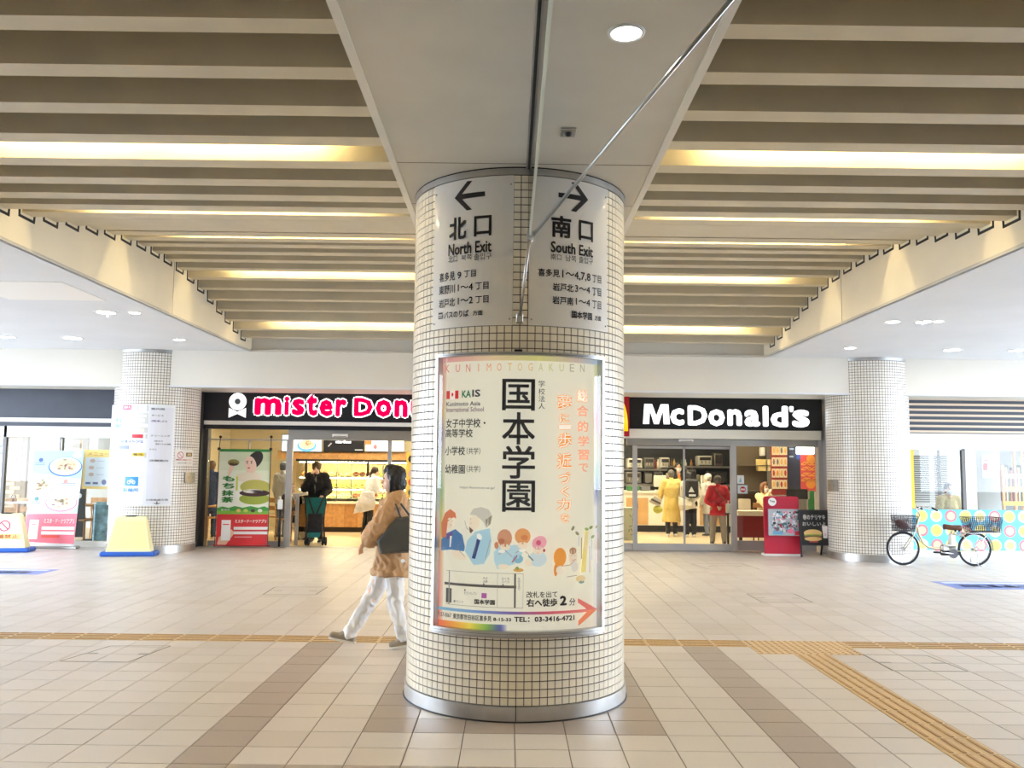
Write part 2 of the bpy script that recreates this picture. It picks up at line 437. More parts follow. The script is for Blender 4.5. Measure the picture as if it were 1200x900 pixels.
for s, x in (('left', -14), ('right', 13.8)):  # unseen walls, added to keep daylight off the front of the hall
    b = MB(); b.box(x, x+.2, -8, 3.2, 0, 3.56); tag(b.build('wall_side_'+s, MATS['rear_wall']), f'beige {s} side wall added beside the viewer to hold back daylight', 'wall', kind='structure')
# --- lamps in the vault
M_tube = emis('tube_light', (255, 230, 172), 50)
ordn = ['nearest visible', 'second nearest', 'third nearest', 'fourth nearest', 'farthest']+[f'{q} added overhead, out of view,' for q in ('first', 'second', 'third', 'fourth', 'fifth')]
for side, xa, xb in (('left', -3.95, -1.35), ('right', 1.4, 3.9)):
    for i, k in enumerate((-3, 1, 6, 11, 16, -8, -13, -18, -23, -28)):  # the last five are unseen lamps added to brighten the front
        y = 7.8+.4295*k-.2147; z = vz(y)+.22
        t = thing('strip_lamp', f'{ordn[i]} warm strip lamp glowing between the ceiling slats, {side} half', 'lamp', ((xa+xb)/2, y, z), 0, 'strip lamps in the slatted ceiling')
        h = MB(); h.box(xa-.03, xb+.03, y-.04, y+.04, z+.03, z+.09); h.build('housing', M_white, t)
        for q in (0, 1):
            L = (xb-xa)/2; m = MB(); m.cyl((xa+q*L+.03, y, z), (xa+(q+1)*L-.03, y, z), .016, seg=8); m.build('tube', M_tube, t)
# --- round downlights
M_down = emis('downlight_glow', (255, 250, 240), 30)
M_ring = mat('downlight_ring', (225, 225, 222), .4)
def downlight(u, v, z, r, label, glow=True):
    p = G(u, v, z); t = thing('downlight', label, 'downlight', (p.x, p.y, z), 0, 'round ceiling downlights')
    m = MB(); m.lathe([(r*.80, -.001), (r*.82, -.008), (r, -.008), (r*1.03, 0)], 28, p); m.build('ring', M_ring, t, True)
    m = MB(); m.lathe([(.0001, -.003), (r*.81, -.003)], 28, p); m.build('diffuser', M_down if glow else M_ring, t)
    return p
downlight(734, 38, ZS, .083, 'bright round downlight in the beige soffit above the front pillar')
for u, v, r, lb in ((124, 366, .15, 'round downlight beside the sprinkler in the left white ceiling'), (158, 366.3, .09, 'small round downlight right of the sprinkler in the left ceiling'),
                    (85, 396, .17, 'wide round downlight in the left white ceiling, left of the pillar'), (210, 398, .11, 'round downlight above the left pillar cap'), (9, 395, .13, 'round downlight at the left picture edge'),
                    (1046, 377, .11, 'round downlight nearest the right cream side panel'), (1083, 377, .13, 'round downlight beside the sprinkler in the right white ceiling'), (1099, 376.6, .08, 'small round downlight right of the right ceiling sprinkler'),
                    (996, 407.7, .11, 'round downlight above the right pillar cap'), (1116, 410, .16, 'wide round downlight in the right ceiling above the bicycle'), (1191, 410.7, .14, 'round downlight at the right picture edge')):
    downlight(u, v, ZC, r, lb)
for u, v, s in ((126, 372, 'left'), (1081, 381, 'right')):
    p = G(u, v-5, ZC); m = MB(); m.lathe([(.02, 0), (.03, -.01), (.01, -.014), (.008, -.05), (.022, -.055), (.0001, -.06)], 12, p)
    m.build('sprinkler', M_white, tags=(f'small white sprinkler head hanging from the {s} white ceiling', 'sprinkler'))
p = G(666, 154, ZS); t = thing('emergency_lamp', 'small square grey fitting on the soffit beside the downlight', 'fitting', p)
m = MB(); m.bbox_(p.x-.045, p.x+.045, p.y-.06, p.y+.06, ZS-.012, ZS, .004); m.build('plate', M_alu, t)
m = MB(); m.lathe([(.0001, -.03), (.015, -.028), (.022, -.012)], 14, p); m.build('lens', M_dark, t, True)
p = G(40, 341, ZC); m = MB(); m.box(p.x-.6, p.x+.6, p.y-.55, p.y+.55, ZC-.006, ZC-.001)
tag(m.build('access_panel', mat('panel_white', (245, 243, 238), .5)), 'flat white access panel in the left white ceiling', 'panel')
# --- glass smoke screen hanging from the soffit
gc = P(621, 276, 5.25)
t = thing('smoke_screen', 'clear glass smoke screen hanging from the soffit in front of the pillar', 'glass screen', (gc.x, 4, ZS))
m = MB(); m.box(gc.x-.004, gc.x+.004, .5, 5.58, gc.z, ZS); m.build('pane', glassmat('screen_glass', (.93, .96, .94), .7), t)
m = MB(); m.box(gc.x-.012, gc.x+.012, .5, 5.6, ZS-.02, ZS); m.build('top_channel', M_dark, t)
m = MB(); m.box(gc.x-.022, gc.x-.012, .5, 5.6, ZS-.022, ZS); m.box(gc.x+.012, gc.x+.020, .5, 5.6, ZS-.022, ZS); m.build('channel_edge', M_steel, t)
m = MB(); m.box(gc.x-.007, gc.x+.007, .5, gc.y, gc.z-.006, gc.z+.004); m.build('bottom_edge', mat('glass_edge', (214, 228, 222), .15, spec=.8), t)
m = MB(); m.bbox_(gc.x-.018, gc.x+.018, gc.y-.03, gc.y+.03, gc.z-.025, gc.z+.025, .004); m.build('corner_clamp', M_steel, t)
m = MB(); m.tube([(gc.x+.015, gc.y, gc.z), (.915, 3.40, ZS-.01)], .011, 8); m.build('stay_rod', M_steel, t, True)
pc = P(609, 373, 5.60)
m = MB(); m.tube([gc, (pc.x, pc.y, pc.z)], .009, 8); m.build('stay_rod', M_steel, t, True)
m = MB(); m.bbox_(pc.x-.022, pc.x+.022, pc.y-.02, pc.y+.03, pc.z-.03, pc.z+.03, .004); m.build('pillar_clamp', M_steel, t)

# ================================================================== FRONT PILLAR
PC = Vector((.057, 6.375, 0)); PR = .758; NT = 96
def cyl_hit(u, v, R, c=PC):
    d = ray(u, v); a = d.x*d.x+d.y*d.y; b = -2*(d.x*c.x+d.y*c.y); q = c.x**2+c.y**2-R*R
    t = (-b-math.sqrt(max(0., b*b-4*a*q)))/(2*a); p = Vector((0, 0, H))+d*t
    return math.atan2(p.x-c.x, c.y-p.y), p.z
def on_cyl(R, c=PC):                   # (angle, height) -> point, later layers a hair further out
    st = {'r': R}
    def fn(a, z): return (c.x+st['r']*math.sin(a), c.y-st['r']*math.cos(a), z)
    def up(d=.0008): st['r'] += d
    fn.up = up; fn.st = st
    return fn
ZB, ZT = P(603, 828, 5.617).z, P(604, 205, 5.617).z
NR = round((ZT-ZB)/.0496); PH = (ZT-ZB)/NR
pillar = thing('tiled_pillar', 'round pillar clad in small white square tiles with steel base, in the foreground', 'pillar', (PC.x, PC.y, 0), kind='structure')
b = MB(); b.lathe([(PR-.004, 0), (PR-.004, ZS)], 96, PC); b.build('core', M_pgrout, pillar, True)
for h in (0, 1):                       # base in two steel halves with an open seam at the front
    a0 = -PI/2+h*PI+.004; b = MB()
    [b.lathe(q_, 48, PC, a0=a0, a1=a0+PI-.008) for q_ in ([(PR+.012, 0), (PR+.012, ZB-.002)], [(PR+.012, ZB-.002), (PR-.003, ZB)])]; b.build('base_band', M_steel, pillar, True)
b = MB(); b.lathe([(PR+.02, 0), (PR+.02, .006), (PR+.011, .008)], 96, PC); b.build('base_seal', M_dark, pillar, True)
b = MB(); b.lathe([(PR-.003, ZT+.002), (PR+.006, ZT+.002)], 96, PC); b.lathe([(PR+.006, ZT+.002), (PR+.006, ZS)], 96, PC); b.build('cap_band', M_steel, pillar, True)
b = MB(); b.lathe([(PR+.007, ZS-.008), (PR+.007, ZS)], 96, PC); b.build('cap_seal', M_dark, pillar, True)

tw = PR*2*PI/NT-.0045; th = PH-.0045
def ptile(mb, M=None):
    a, c, e, d = tw/2, th/2, .0014, .0045
    vs = [(-a, 0, -c), (a, 0, -c), (a, 0, c), (-a, 0, c), (-a+e, -d, -c+e), (a-e, -d, -c+e), (a-e, -d, c-e), (-a+e, -d, c-e)]
    mb.add(vs, [(4, 5, 6, 7), (0, 1, 5, 4), (1, 2, 6, 5), (2, 3, 7, 6), (3, 0, 4, 7)], None, M)
b = MB(); ptile(b); ptile_me = b.mesh('tile', M_ptile)
# extents of what hangs on the pillar
SG = PR+.008
pz1, pz0 = P(605, 412, PC.y-.81).z, P(605, 746, PC.y-.81).z
sz1, sz0 = ZT-.004, cyl_hit(556, 382, SG)[1]
cells = []
for j in range(NR):
    z = ZB+PH*(j+.5)
    for i in range(NT):
        a = -PI+2*PI*(i+.5)/NT
        vis = math.cos(a) > PR/6.3+.02
        cov = (abs(a) < .77 and pz0-.02 < z < pz1+.02) or (abs(a) < .78 and z > sz0-.01)
        cells.append((-(math.cos(a)) if vis and not cov else 1+abs(a), a, z))
cells.sort()
rest = MB()
for n, (q, a, z) in enumerate(cells):
    p = (PC.x+(PR-.0045)*math.sin(a), PC.y-(PR-.0045)*math.cos(a), z)
    if n < 300:
        o = bpy.data.objects.new('tile', ptile_me); COL.objects.link(o); o.location = p; o.rotation_euler = (0, 0, a); attach(o, pillar)
    else: ptile(rest, Matrix.Translation(p) @ Matrix.Rotation(a, 4, 'Z'))
tag(rest.build('tiles_beyond', M_ptile, pillar), kind='stuff')

# --- exit signs
INK = (24, 20, 20)
M_board = mat('sign_board', (226, 223, 216), .38, coat=.25)
M_print = printmat('print_ink', .45)
def curved_plate(mb, R0, R1, a0, a1, z0, z1, n=24):
    vs = []
    for r in (R0, R1):
        for z in (z0, z1):
            for i in range(n+1):
                a = a0+(a1-a0)*i/n; vs.append((PC.x+r*math.sin(a), PC.y-r*math.cos(a), z))
    k = n+1; fs = []
    for i in range(n):
        fs += [(i, i+1, k+i+1, k+i), (2*k+i, 3*k+i, 3*k+i+1, 2*k+i+1), (i, 2*k+i, 2*k+i+1, i+1), (k+i, k+i+1, 3*k+i+1, 3*k+i)]
    fs += [(0, k, 3*k, 2*k), (n, 2*k+n, 3*k+n, k+n)]
    mb.add(vs, fs)
def sign_text(mb, fn, s, u0, u1, v0, v1, R, bold=0., col=INK):
    vc = (v0+v1)/2; uc = (u0+u1)/2
    a0 = cyl_hit(u0, vc, R)[0]; a1 = cyl_hit(u1, vc, R)[0]; z1 = cyl_hit(uc, v0, R)[1]; z0 = cyl_hit(uc, v1, R)[1]
    text_curved(mb, s, fn, a0, a1, z0, z1, col, bold)
arrow = [(250, 380), (385, 200), (437, 197), (328, 338), (570, 308), (570, 358), (328, 392), (432, 500), (378, 510)]
arrow = [cyl_hit(505+x/9, 190+y/9, SG+.003) for x, y in arrow]
for side, a0, a1 in (('north', cyl_hit(508.5, 290, SG)[0], cyl_hit(601.5, 290, SG)[0]), ('south', cyl_hit(620, 290, SG)[0], cyl_hit(711.5, 290, SG)[0])):
    ac = (a0+a1)/2
    o = thing('exit_sign', f'white curved {side} exit sign with black arrow pointing {"left" if side == "north" else "right"} at pillar top', 'sign', (PC.x+SG*math.sin(ac), PC.y-SG*math.cos(ac), sz0), ac, 'exit signs on the front pillar')
    b = MB(); curved_plate(b, PR-.003, SG, a0, a1, sz0, sz1); b.build('board', M_board, o)
    m = MB(); fn = on_cyl(SG+.003)
    def T(s, u0, u1, v0, v1, bold=.0, col=INK):
        l_ = MB(); sign_text(l_, fn, s, u0, u1, v0, v1, SG+.003, bold, col); l_.build('lettering', M_print, o)
    if side == 'north':
        poly = arrow
        T('北', 526.5, 546.5, 254.5, 281, .025); T('口', 555.5, 576, 252.5, 276.5, .02)
        T('North Exit', 525.5, 576, 283, 297, .022)
        T('北口', 525.5, 536, 299.5, 307.5); T('북쪽', 540.5, 553, 298.5, 305); T('출입구', 555.5, 576, 296.5, 304)
        T('喜多見', 515, 533, 319, 329.5, .015); T('9', 536, 540.5, 318.5, 326.5, .01); T('丁目', 543.5, 557.5, 316.5, 324.5, .01)
        T('東野川', 514.5, 533, 334, 344.5, .015); T('1～4', 536.5, 554, 332.5, 340.5, .01); T('丁目', 557, 572.5, 330.5, 339, .01)
        T('岩戸北', 514.5, 533, 350, 360, .015); T('1～2', 536.5, 554, 348, 356, .01); T('丁目', 557, 572.5, 346.5, 355, .01)
        T('バスのりば', 520.5, 549, 364, 372, .02); T('方面', 554, 565.5, 363.5, 369.5, .02)
        qa = cyl_hit(514.2, 370, SG)[0]; qb = cyl_hit(519, 370, SG)[0]; qz = cyl_hit(516.5, 370, SG)[1]
        rect_on(m, fn, qa, qb, qz-.022, qz+.02, INK); fn.up(); rect_on(m, fn, qa+.004, qb-.004, qz-.002, qz+.008, (226, 223, 216)); rect_on(m, fn, qa+.004, qb-.004, qz-.014, qz-.008, (226, 223, 216))
    else:
        poly = [(-a+2*PI*0, z) for a, z in arrow]; sh = cyl_hit(689, 234, SG)[0]-max(a for a, z in poly); poly = [(a+sh, z) for a, z in poly]
        T('南', 646, 669.5, 253, 278.5, .03); T('口', 678.5, 695, 259, 282.5, .02)
        T('South Exit', 645.5, 695, 285, 298, .022)
        T('南口', 645.5, 658, 297.5, 304.5); T('남쪽', 663, 675.5, 299.5, 306.5); T('출입구', 678.5, 695, 301.5, 309)
        T('喜多見', 630.5, 656, 315, 324, .015); T('1～4,7,8', 659, 692, 318, 328.5, .01); T('丁目', 694, 704.5, 322.5, 331.5, .01)
        T('岩戸北', 648, 672, 332, 341.5, .015); T('3～4', 674, 691.5, 335, 343, .01); T('丁目', 694, 704.5, 337.5, 347, .01)
        T('岩戸南', 647.5, 672, 347.5, 357, .015); T('1～4', 675, 691.5, 350, 358, .01); T('丁目', 694, 704.5, 352.5, 362, .01)
        T('国本学園', 670, 694, 365, 374, .03); T('方面', 697, 704.5, 370, 376, .02)
    if m.v: m.build('bus_symbol', M_print, o)
    m = MB(); fn.st['r'] = SG+.003; poly_curved(m, fn, poly, INK); m.build('arrow', M_print, o)
    for a, z in ((a0+.025, sz0+.04), (a1-.025, sz0+.04), (a0+.025, sz1-.06), (a1-.025, sz1-.06)):
        q = Vector(on_cyl(SG)(a, z)); m = MB(); m.ell(q, .006, 8, 6); m.build('screw', M_alu, o)

# --- curved poster case
RP = PR+.062
pa0, pa1 = cyl_hit(507.5, 580, RP)[0], cyl_hit(708.5, 580, RP)[0]
case = thing('poster_case', 'curved steel framed poster case advertising a school on the front pillar', 'poster case', (PC.x, PC.y-RP, pz0))
fw = .022
b = MB(); curved_plate(b, PR-.002, RP, pa0, pa0+fw/RP, pz0, pz1, 2); b.build('side_frame', M_steel, case); b = MB(); curved_plate(b, PR-.002, RP, pa1-fw/RP, pa1, pz0, pz1, 2); b.build('side_frame', M_steel, case)
b = MB(); curved_plate(b, PR-.002, RP, pa0, pa1, pz1-fw, pz1, 40); b.build('top_frame', M_steel, case)
b = MB(); curved_plate(b, PR-.002, RP, pa0, pa1, pz0, pz0+fw*1.3, 40); b.build('bottom_frame', M_steel, case)
b = MB(); curved_plate(b, PR-.001, RP-.0015, pa0+.3*fw, pa1-.3*fw, pz0-.012, pz0-.001, 40); b.build('bottom_rail', M_alu, case)
b = MB(); curved_plate(b, RP-.001, RP+.001, pa0+fw*.35, pa1-fw*.35, pz0+fw*.55, pz0+fw*.62, 40); b.build('frame_groove', M_dark, case); b = MB(); curved_plate(b, RP-.001, RP+.001, pa0+fw*.35, pa1-fw*.35, pz1-fw*.6, pz1-fw*.52, 40); b.build('frame_groove', M_dark, case)
b = MB(); q = Vector(on_cyl(RP)(-.01, pz1)); b.cbox((q.x, q.y+.005, q.z+.006), (.05, .02, .014)); b.build('latch', M_dark, case)
ia0, ia1, iz0, iz1 = pa0+fw/RP, pa1-fw/RP, pz0+fw*1.3, pz1-fw
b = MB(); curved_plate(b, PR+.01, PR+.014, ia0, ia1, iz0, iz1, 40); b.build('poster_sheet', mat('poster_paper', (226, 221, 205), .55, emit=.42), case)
b = MB(); [b.lathe([(RP+q, iz0), (RP+q, iz1)], 60, (PC.x, PC.y, 0), a0=-PI/2+ia0, a1=-PI/2+ia1) for q in (-.012, -.008)]; b.build('glass_pane', glassmat('case_glass', (.97, .98, .97), .95, 1.5), case, True)
m = MB(); RI = PR+.0155; fn = on_cyl(RI)
def A(u, v=580): return cyl_hit(u, v, RI)[0]
def H_(u, v): return cyl_hit(u, v, RI)
T = lambda s, u0, u1, v0, v1, bold=.0, col=INK: sign_text(m, fn, s, u0, u1, v0, v1, RI, bold, col)
# rainbow edges
def vgrad(a0, a1, stops):              # stops (height, colour); blends across the sheet
    for (z1, c1), (z0, c0) in zip(stops[:-1], stops[1:]):
        W = (222, 217, 200)
        m.add([fn(a0, z1), fn(a1, z1), fn(a1, z0), fn(a0, z0)], [(0, 1, 2, 3)], (c1, c1 if a0 == a1 else mixc(c1, W, .9), mixc(c0, W, .9), c0))
def mixc(a, b, t): return tuple(x+(y-x)*t for x, y in zip(a, b))
hz = iz1-iz0
vgrad(ia0, ia0+.05, [(iz1, (215, 150, 140)), (iz0+.80*hz, (205, 170, 110)), (iz0+.72*hz, (150, 130, 150)), (iz0+.62*hz, (190, 185, 160)), (iz0+.5*hz, (120, 160, 90)), (iz0+.42*hz, (185, 180, 70)), (iz0+.3*hz, (215, 150, 80)), (iz0+.14*hz, (225, 120, 100)), (iz0, (222, 120, 90))])
vgrad(ia1, ia1-.045, [(iz1, (190, 200, 120)), (iz0+.86*hz, (225, 190, 190)), (iz0+.78*hz, (215, 90, 90)), (iz0+.68*hz, (215, 170, 60)), (iz0+.58*hz, (90, 150, 80)), (iz0+.5*hz, (60, 60, 150)), (iz0+.44*hz, (200, 195, 200)), (iz0, (222, 217, 205))])
def hgrad(z0, z1, stops):
    for (a0, c0), (a1, c1) in zip(stops[:-1], stops[1:]):
        n = 4
        for i in range(n):
            t0, t1 = i/n, (i+1)/n; b0, b1 = a0+(a1-a0)*t0, a0+(a1-a0)*t1
            m.add([fn(b0, z0), fn(b1, z0), fn(b1, z1), fn(b0, z1)], [(0, 1, 2, 3)], (mixc(c0, c1, t0), mixc(c0, c1, t1), mixc(c0, c1, t1), mixc(c0, c1, t0)))
ar = ia1-ia0
fn.up()
hgrad(iz0, iz0+.035, [(ia0, (232, 110, 80)), (ia0+.12*ar, (236, 165, 70)), (ia0+.22*ar, (232, 210, 80)), (ia0+.32*ar, (140, 180, 80)), (ia0+.40*ar, (80, 90, 160)), (ia0+.44*ar, (226, 221, 205))])
hgrad(iz1-.03, iz1, [(ia0, (214, 150, 150)), (ia0+.3*ar, (218, 190, 160)), (ia0+.6*ar, (205, 200, 130)), (ia0+.85*ar, (200, 180, 170)), (ia1, (170, 190, 210))])
# heading and text columns
us = np.linspace(522, 692, 15)
for ch, u, i in zip('KUNIMOTOGAKUEN', us, range(14)):
    c = [(206, 120, 110), (214, 150, 110), (214, 180, 110), (190, 190, 130), (170, 170, 150)][i*5//14]
    vc = 432-3.2*math.cos((u-607)/85*1.2)+1.2
    T(ch, u+(2 if ch == 'I' else 0), u+(3 if ch == 'I' else 5), vc-4.5, vc+4.5, 0, c)
for ch, v0, v1 in (('国', 444, 481), ('本', 483, 521), ('学', 522, 561), ('園', 563, 600)):
    T(ch, 588.5, 627, v0, v1, .012)
for ch, v in zip('学校法人', (446, 455, 463.5, 472)): T(ch, 631, 638.5, v, v+7.5)
OR = (226, 150, 60)
col1 = [('夢', 653.5, 670, 463, 480), ('に', 656, 667, 485, 495), ('一', 655, 669, 498, 503), ('歩', 654, 670, 507, 525), ('近', 653, 669.5, 531, 549), ('づ', 655, 668, 553, 567), ('く', 657, 667, 570, 582), ('力', 653, 669, 584, 598), ('を', 657, 667, 602, 612)]
col2 = [('総', 676, 689, 457, 471), ('合', 676, 689, 475, 488), ('的', 677, 689, 493, 506), ('学', 677, 690, 511, 523), ('習', 677, 690, 527, 539), ('で', 678, 689, 543, 553)]
for s, u0, u1, v0, v1 in col1: T(s, u0-.5, u1+.5, v0-.5, v1+.5, .065, OR)
fn.up()
for s, u0, u1, v0, v1 in col1: T(s, u0, u1, v0, v1, .0, (250, 246, 236))
for s, u0, u1, v0, v1 in col2[:1]: T(s, u0-.5, u1+.5, v0-.5, v1+.5, .065, OR)
fn.up()
for s, u0, u1, v0, v1 in col2: T(s, u0, u1, v0, v1, .02, (250, 246, 236) if s == '総' else (228, 170, 140))
fn.st['r'] = RI+.002
# flag and school list
for u0, u1, c in ((523.5, 527.5, (205, 50, 50)), (527.5, 533.5, (240, 236, 228)), (533.5, 537.5, (205, 50, 50))):
    rect_on(m, fn, A(u0, 462), A(u1, 462), H_(530, 467.5)[1], H_(530, 458)[1], c)
fn.up(); disc_on(m, fn, A(530.5, 462), H_(530, 462.5)[1], .012, .014, (205, 50, 50), 6); fn.st['r'] = RI+.002
T('KA', 541.5, 552, 457.5, 466, .02, (40, 110, 70)); T('IS', 553.5, 563, 456.5, 465, .02, (60, 60, 70))
T('Kunimoto Asia', 523.5, 563, 470.5, 475.5, .01, (70, 60, 70)); T('International School', 523.5, 567, 477, 482.5, .01, (120, 90, 100))
T('女子中学校・', 523, 569, 490.5, 501, .01); T('高等学校', 522.5, 554, 502.5, 512.5, .01)
T('小学校', 522, 545, 523, 533.5, .01); T('（共学）', 547, 563, 524.5, 532.5)
T('幼稚園', 522, 545, 544.5, 555, .01); T('（共学）', 547, 563, 545.5, 553.5)
T('https://kunimoto.ac.jp/', 539, 580, 570, 573.5, .0, (90, 90, 90))
# map
def hp(u, v): return H_(u, v)
za, zb = H_(563, 671)[1], H_(563, 711)[1]
GX = lambda u: A(u, 690)
for zq in (za, zb): rect_on(m, fn, GX(523), GX(613), zq-.001, zq+.001, (120, 112, 96), 12)
line_on(m, fn, [(GX(613), za), (GX(613), zb)], .002, (120, 112, 96))
line_on(m, fn, [(GX(526.5), za), (GX(526.5), zb)], .012, (150, 148, 142))
zm = H_(563, 686.5)[1]; rect_on(m, fn, GX(521), GX(605), zm-.008, zm+.008, (86, 82, 78), 12); line_on(m, fn, [(GX(603.5), za), (GX(603.5), zb)], .014, (86, 82, 78))
line_on(m, fn, [(GX(583), za), (GX(583), zb)], .002, (120, 112, 96))
rect_on(m, fn, GX(523), GX(529.5), H_(526, 706)[1], H_(526, 689)[1], (80, 78, 76))
rect_on(m, fn, GX(564.5), GX(570.5), H_(567, 701)[1], H_(567, 695)[1], (170, 90, 160))
T('国本学園', 556, 580, 702.5, 708.5, .03); T('セブンイレブン', 544, 559, 693.5, 697, 0, (80, 80, 80)); T('そば', 566, 571.5, 676, 679, 0, (80, 80, 80)); T('大野', 566, 571.5, 680, 683, 0, (80, 80, 80))
T('たくち', 588, 597, 676.5, 680, 0, (80, 80, 80)); T('コース', 588, 597, 680.5, 683, 0, (80, 80, 80)); T('サミット', 533, 543, 703.5, 706.5, 0, (80, 80, 80))
for u, v in ((545, 691.5), (567, 684.8), (589.5, 685.7), (532.5, 704.5)): disc_on(m, fn, *H_(u, v), .006, .008, (90, 86, 82), 8)
for k, ch in enumerate('世田谷通り'): T(ch, 607, 609.5, 677+3*k, 679.6+3*k, 0, (90, 90, 90))
T('改札を出て', 617, 653, 693, 700.5, .01); T('右へ徒歩', 617, 653, 701.5, 711, .03); T('2', 656, 664, 698, 709.5, .05); T('分', 667, 674, 701, 709.5, .01)
# long arrow in a colour sweep
fn2 = on_cyl(RI+.002)
zs = [H_(u, v)[1] for u, v in ((512, 712.5), (600, 718.5), (686, 714.5))]; zar = sum(zs)/3
hgrad(zar-.009, zar+.009, [(A(511, 714), (120, 180, 205)), (A(560, 716), (120, 150, 200)), (A(600, 718), (120, 100, 160)), (A(640, 717), (200, 90, 110)), (A(690, 714), (216, 120, 110))])
hd = [(677, 701), (699.5, 713.5), (677.5, 733.5), (677.5, 727.5), (689, 715), (677, 706)]
poly_curved(m, fn, [H_(u, v) for u, v in (hd[0], (699.5, 713.5), (689, 715), hd[5])], (214, 110, 100)); poly_curved(m, fn, [H_(u, v) for u, v in ((699.5, 713.5), (677.5, 733.5), (677.5, 727.5), (689, 715))], (226, 130, 90))
T('〒157-0067', 512.5, 529, 717.5, 722.5, .01); T('東京都世田谷区喜多見', 531, 576, 720.5, 727, .02); T('8-15-33', 578, 599, 724, 728, .03); T('TEL：03-3416-4721', 602.5, 673, 722.5, 728.5, .03)
# watercolour figures: layered flat washes of ink
def wash(u, v, ru, rv, col, rot=0., n=14):
    a, z = H_(u, v); k = 5.62/F; ca, sa = math.cos(rot), math.sin(rot); rx, rz = ru*k, rv*k; poly_curved(m, fn, [(a+(rx*math.cos(2*PI*i/n)*ca-rz*math.sin(2*PI*i/n)*sa)/RI, z+rx*math.cos(2*PI*i/n)*sa+rz*math.sin(2*PI*i/n)*ca) for i in range(n)], col)
def blot(pts, col): poly_curved(m, fn, [H_(505+x/10, 585+y/10) for x, y in pts], col)
SKIN = (228, 214, 192)
blot([(120, 600), (125, 470), (180, 400), (290, 350), (370, 420), (400, 560), (390, 610), (230, 590)], (84, 124, 170))
blot([(400, 610), (430, 480), (520, 380), (690, 340), (710, 480), (690, 640), (620, 760), (500, 770), (450, 690)], (166, 198, 212))
fn.up(.0004)
blot([(130, 450), (125, 280), (170, 160), (230, 115), (290, 160), (300, 230), (270, 210), (200, 260), (180, 440)], (206, 120, 84))
blot([(455, 180), (500, 110), (590, 90), (680, 120), (720, 200), (700, 280), (650, 330), (610, 260), (530, 190)], (196, 190, 180)); blot([(640, 240), (715, 190), (700, 290), (650, 335)], (140, 132, 110))
blot([(230, 600), (330, 600), (450, 680), (400, 720), (280, 690)], SKIN)
wash(527.5, 613, 4.6, 6.5, SKIN); wash(556, 612, 7, 8, SKIN); fn.up(.0004)
blot([(450, 320), (500, 365), (470, 400), (455, 380)], (110, 80, 72)); blot([(545, 460), (580, 480), (520, 700), (480, 690)], (58, 72, 124)); blot([(185, 410), (260, 385), (250, 440), (190, 470)], (110, 86, 140)); blot([(225, 430), (250, 430), (235, 560), (220, 560)], (232, 226, 218))
blot([(500, 430), (600, 340), (560, 380), (470, 440)], (215, 205, 190))
fn.up(.0004)
blot([(740, 620), (800, 540), (930, 530), (1000, 620), (980, 760), (780, 820), (740, 720)], (176, 204, 214)); wash(603.5, 647, 8.5, 8.5, (178, 204, 214)); wash(630, 655, 11, 9, (196, 210, 214)); wash(607, 655, 6, 5, (130, 176, 196))
fn.up(.0004)
wash(591.5, 630.5, 8.6, 10.2, (196, 140, 108)); wash(612.5, 628.5, 9.2, 9.2, (214, 150, 92)); wash(632, 636, 9, 7.6, (222, 160, 172), .5); wash(582, 639, 2.6, 4, (196, 130, 100)); wash(630.5, 645, 6.4, 4.6, SKIN); wash(592, 641, 6, 3.6, SKIN); wash(612.5, 639, 6, 4, SKIN); wash(590, 664, 7, 3, SKIN); wash(619, 659, 4, 5, SKIN)
fn.up(.0004); wash(588, 634, 3.6, 3.2, (180, 110, 80)); wash(614.5, 630, 4, 3.2, (204, 124, 70)); wash(631, 636, 3, 3, (204, 90, 120)); wash(607.5, 668, 6, 2.2, (206, 160, 90)); wash(606, 666, 2, 2, (130, 150, 90)); wash(637.5, 645, 1.4, 2, (180, 70, 80))
line_on(m, fn, [H_(600, 659), H_(606, 651)], .008, (186, 70, 90)); line_on(m, fn, [H_(619, 651), H_(625, 657)], .008, (90, 120, 130))
wash(656, 653, 8, 11, (222, 150, 70)); wash(651, 668, 2.4, 7, (216, 140, 66)); wash(671, 653, 6, 9, (224, 208, 190)); wash(671, 645.5, 4.8, 4, (176, 132, 100)); wash(673, 664, 5, 6, (214, 208, 200)); wash(656, 668, 5, 5, (226, 216, 200))
blot([(1800, 370), (1840, 380), (1810, 850), (1750, 860)], (224, 208, 130)); fn.up(.0004)
for u, v, c in ((671, 619, (120, 120, 96)), (676, 625, (140, 136, 110)), (687, 620, (150, 166, 90)), (692, 618, (130, 140, 80)), (699, 617, (150, 150, 100)), (694, 629, (140, 160, 110))): wash(u, v, 3.2, 1.8, c, random.uniform(-1, 1), 8)
for u, v0, v1, c in ((678, 628, 640, (200, 196, 204)), (686, 626, 645, (214, 196, 204)), (693, 632, 656, (188, 200, 216)), (699, 624, 660, (222, 190, 180)), (690.5, 640, 671, (200, 186, 190)), (681, 630, 655, (170, 160, 140))): line_on(m, fn, [H_(u, v0), H_(u, v1)], .012, c)
wash(680, 678, 7, 4, (218, 196, 150)); wash(681, 682, 4, 1.6, (120, 150, 146))
fn.up(.0004); PEN = (120, 92, 78)
for u, v, du in ((528.5, 610, 2.2), (552, 608, 0), (630, 643, 2), (671, 651, 1.6)):
    for q in (-1, 1): wash(u+q*du, v, .55, .45, PEN, 0, 6)
    line_on(m, fn, [H_(u-.9, v+5), H_(u+.9, v+5.2)], .003, (190, 110, 100))
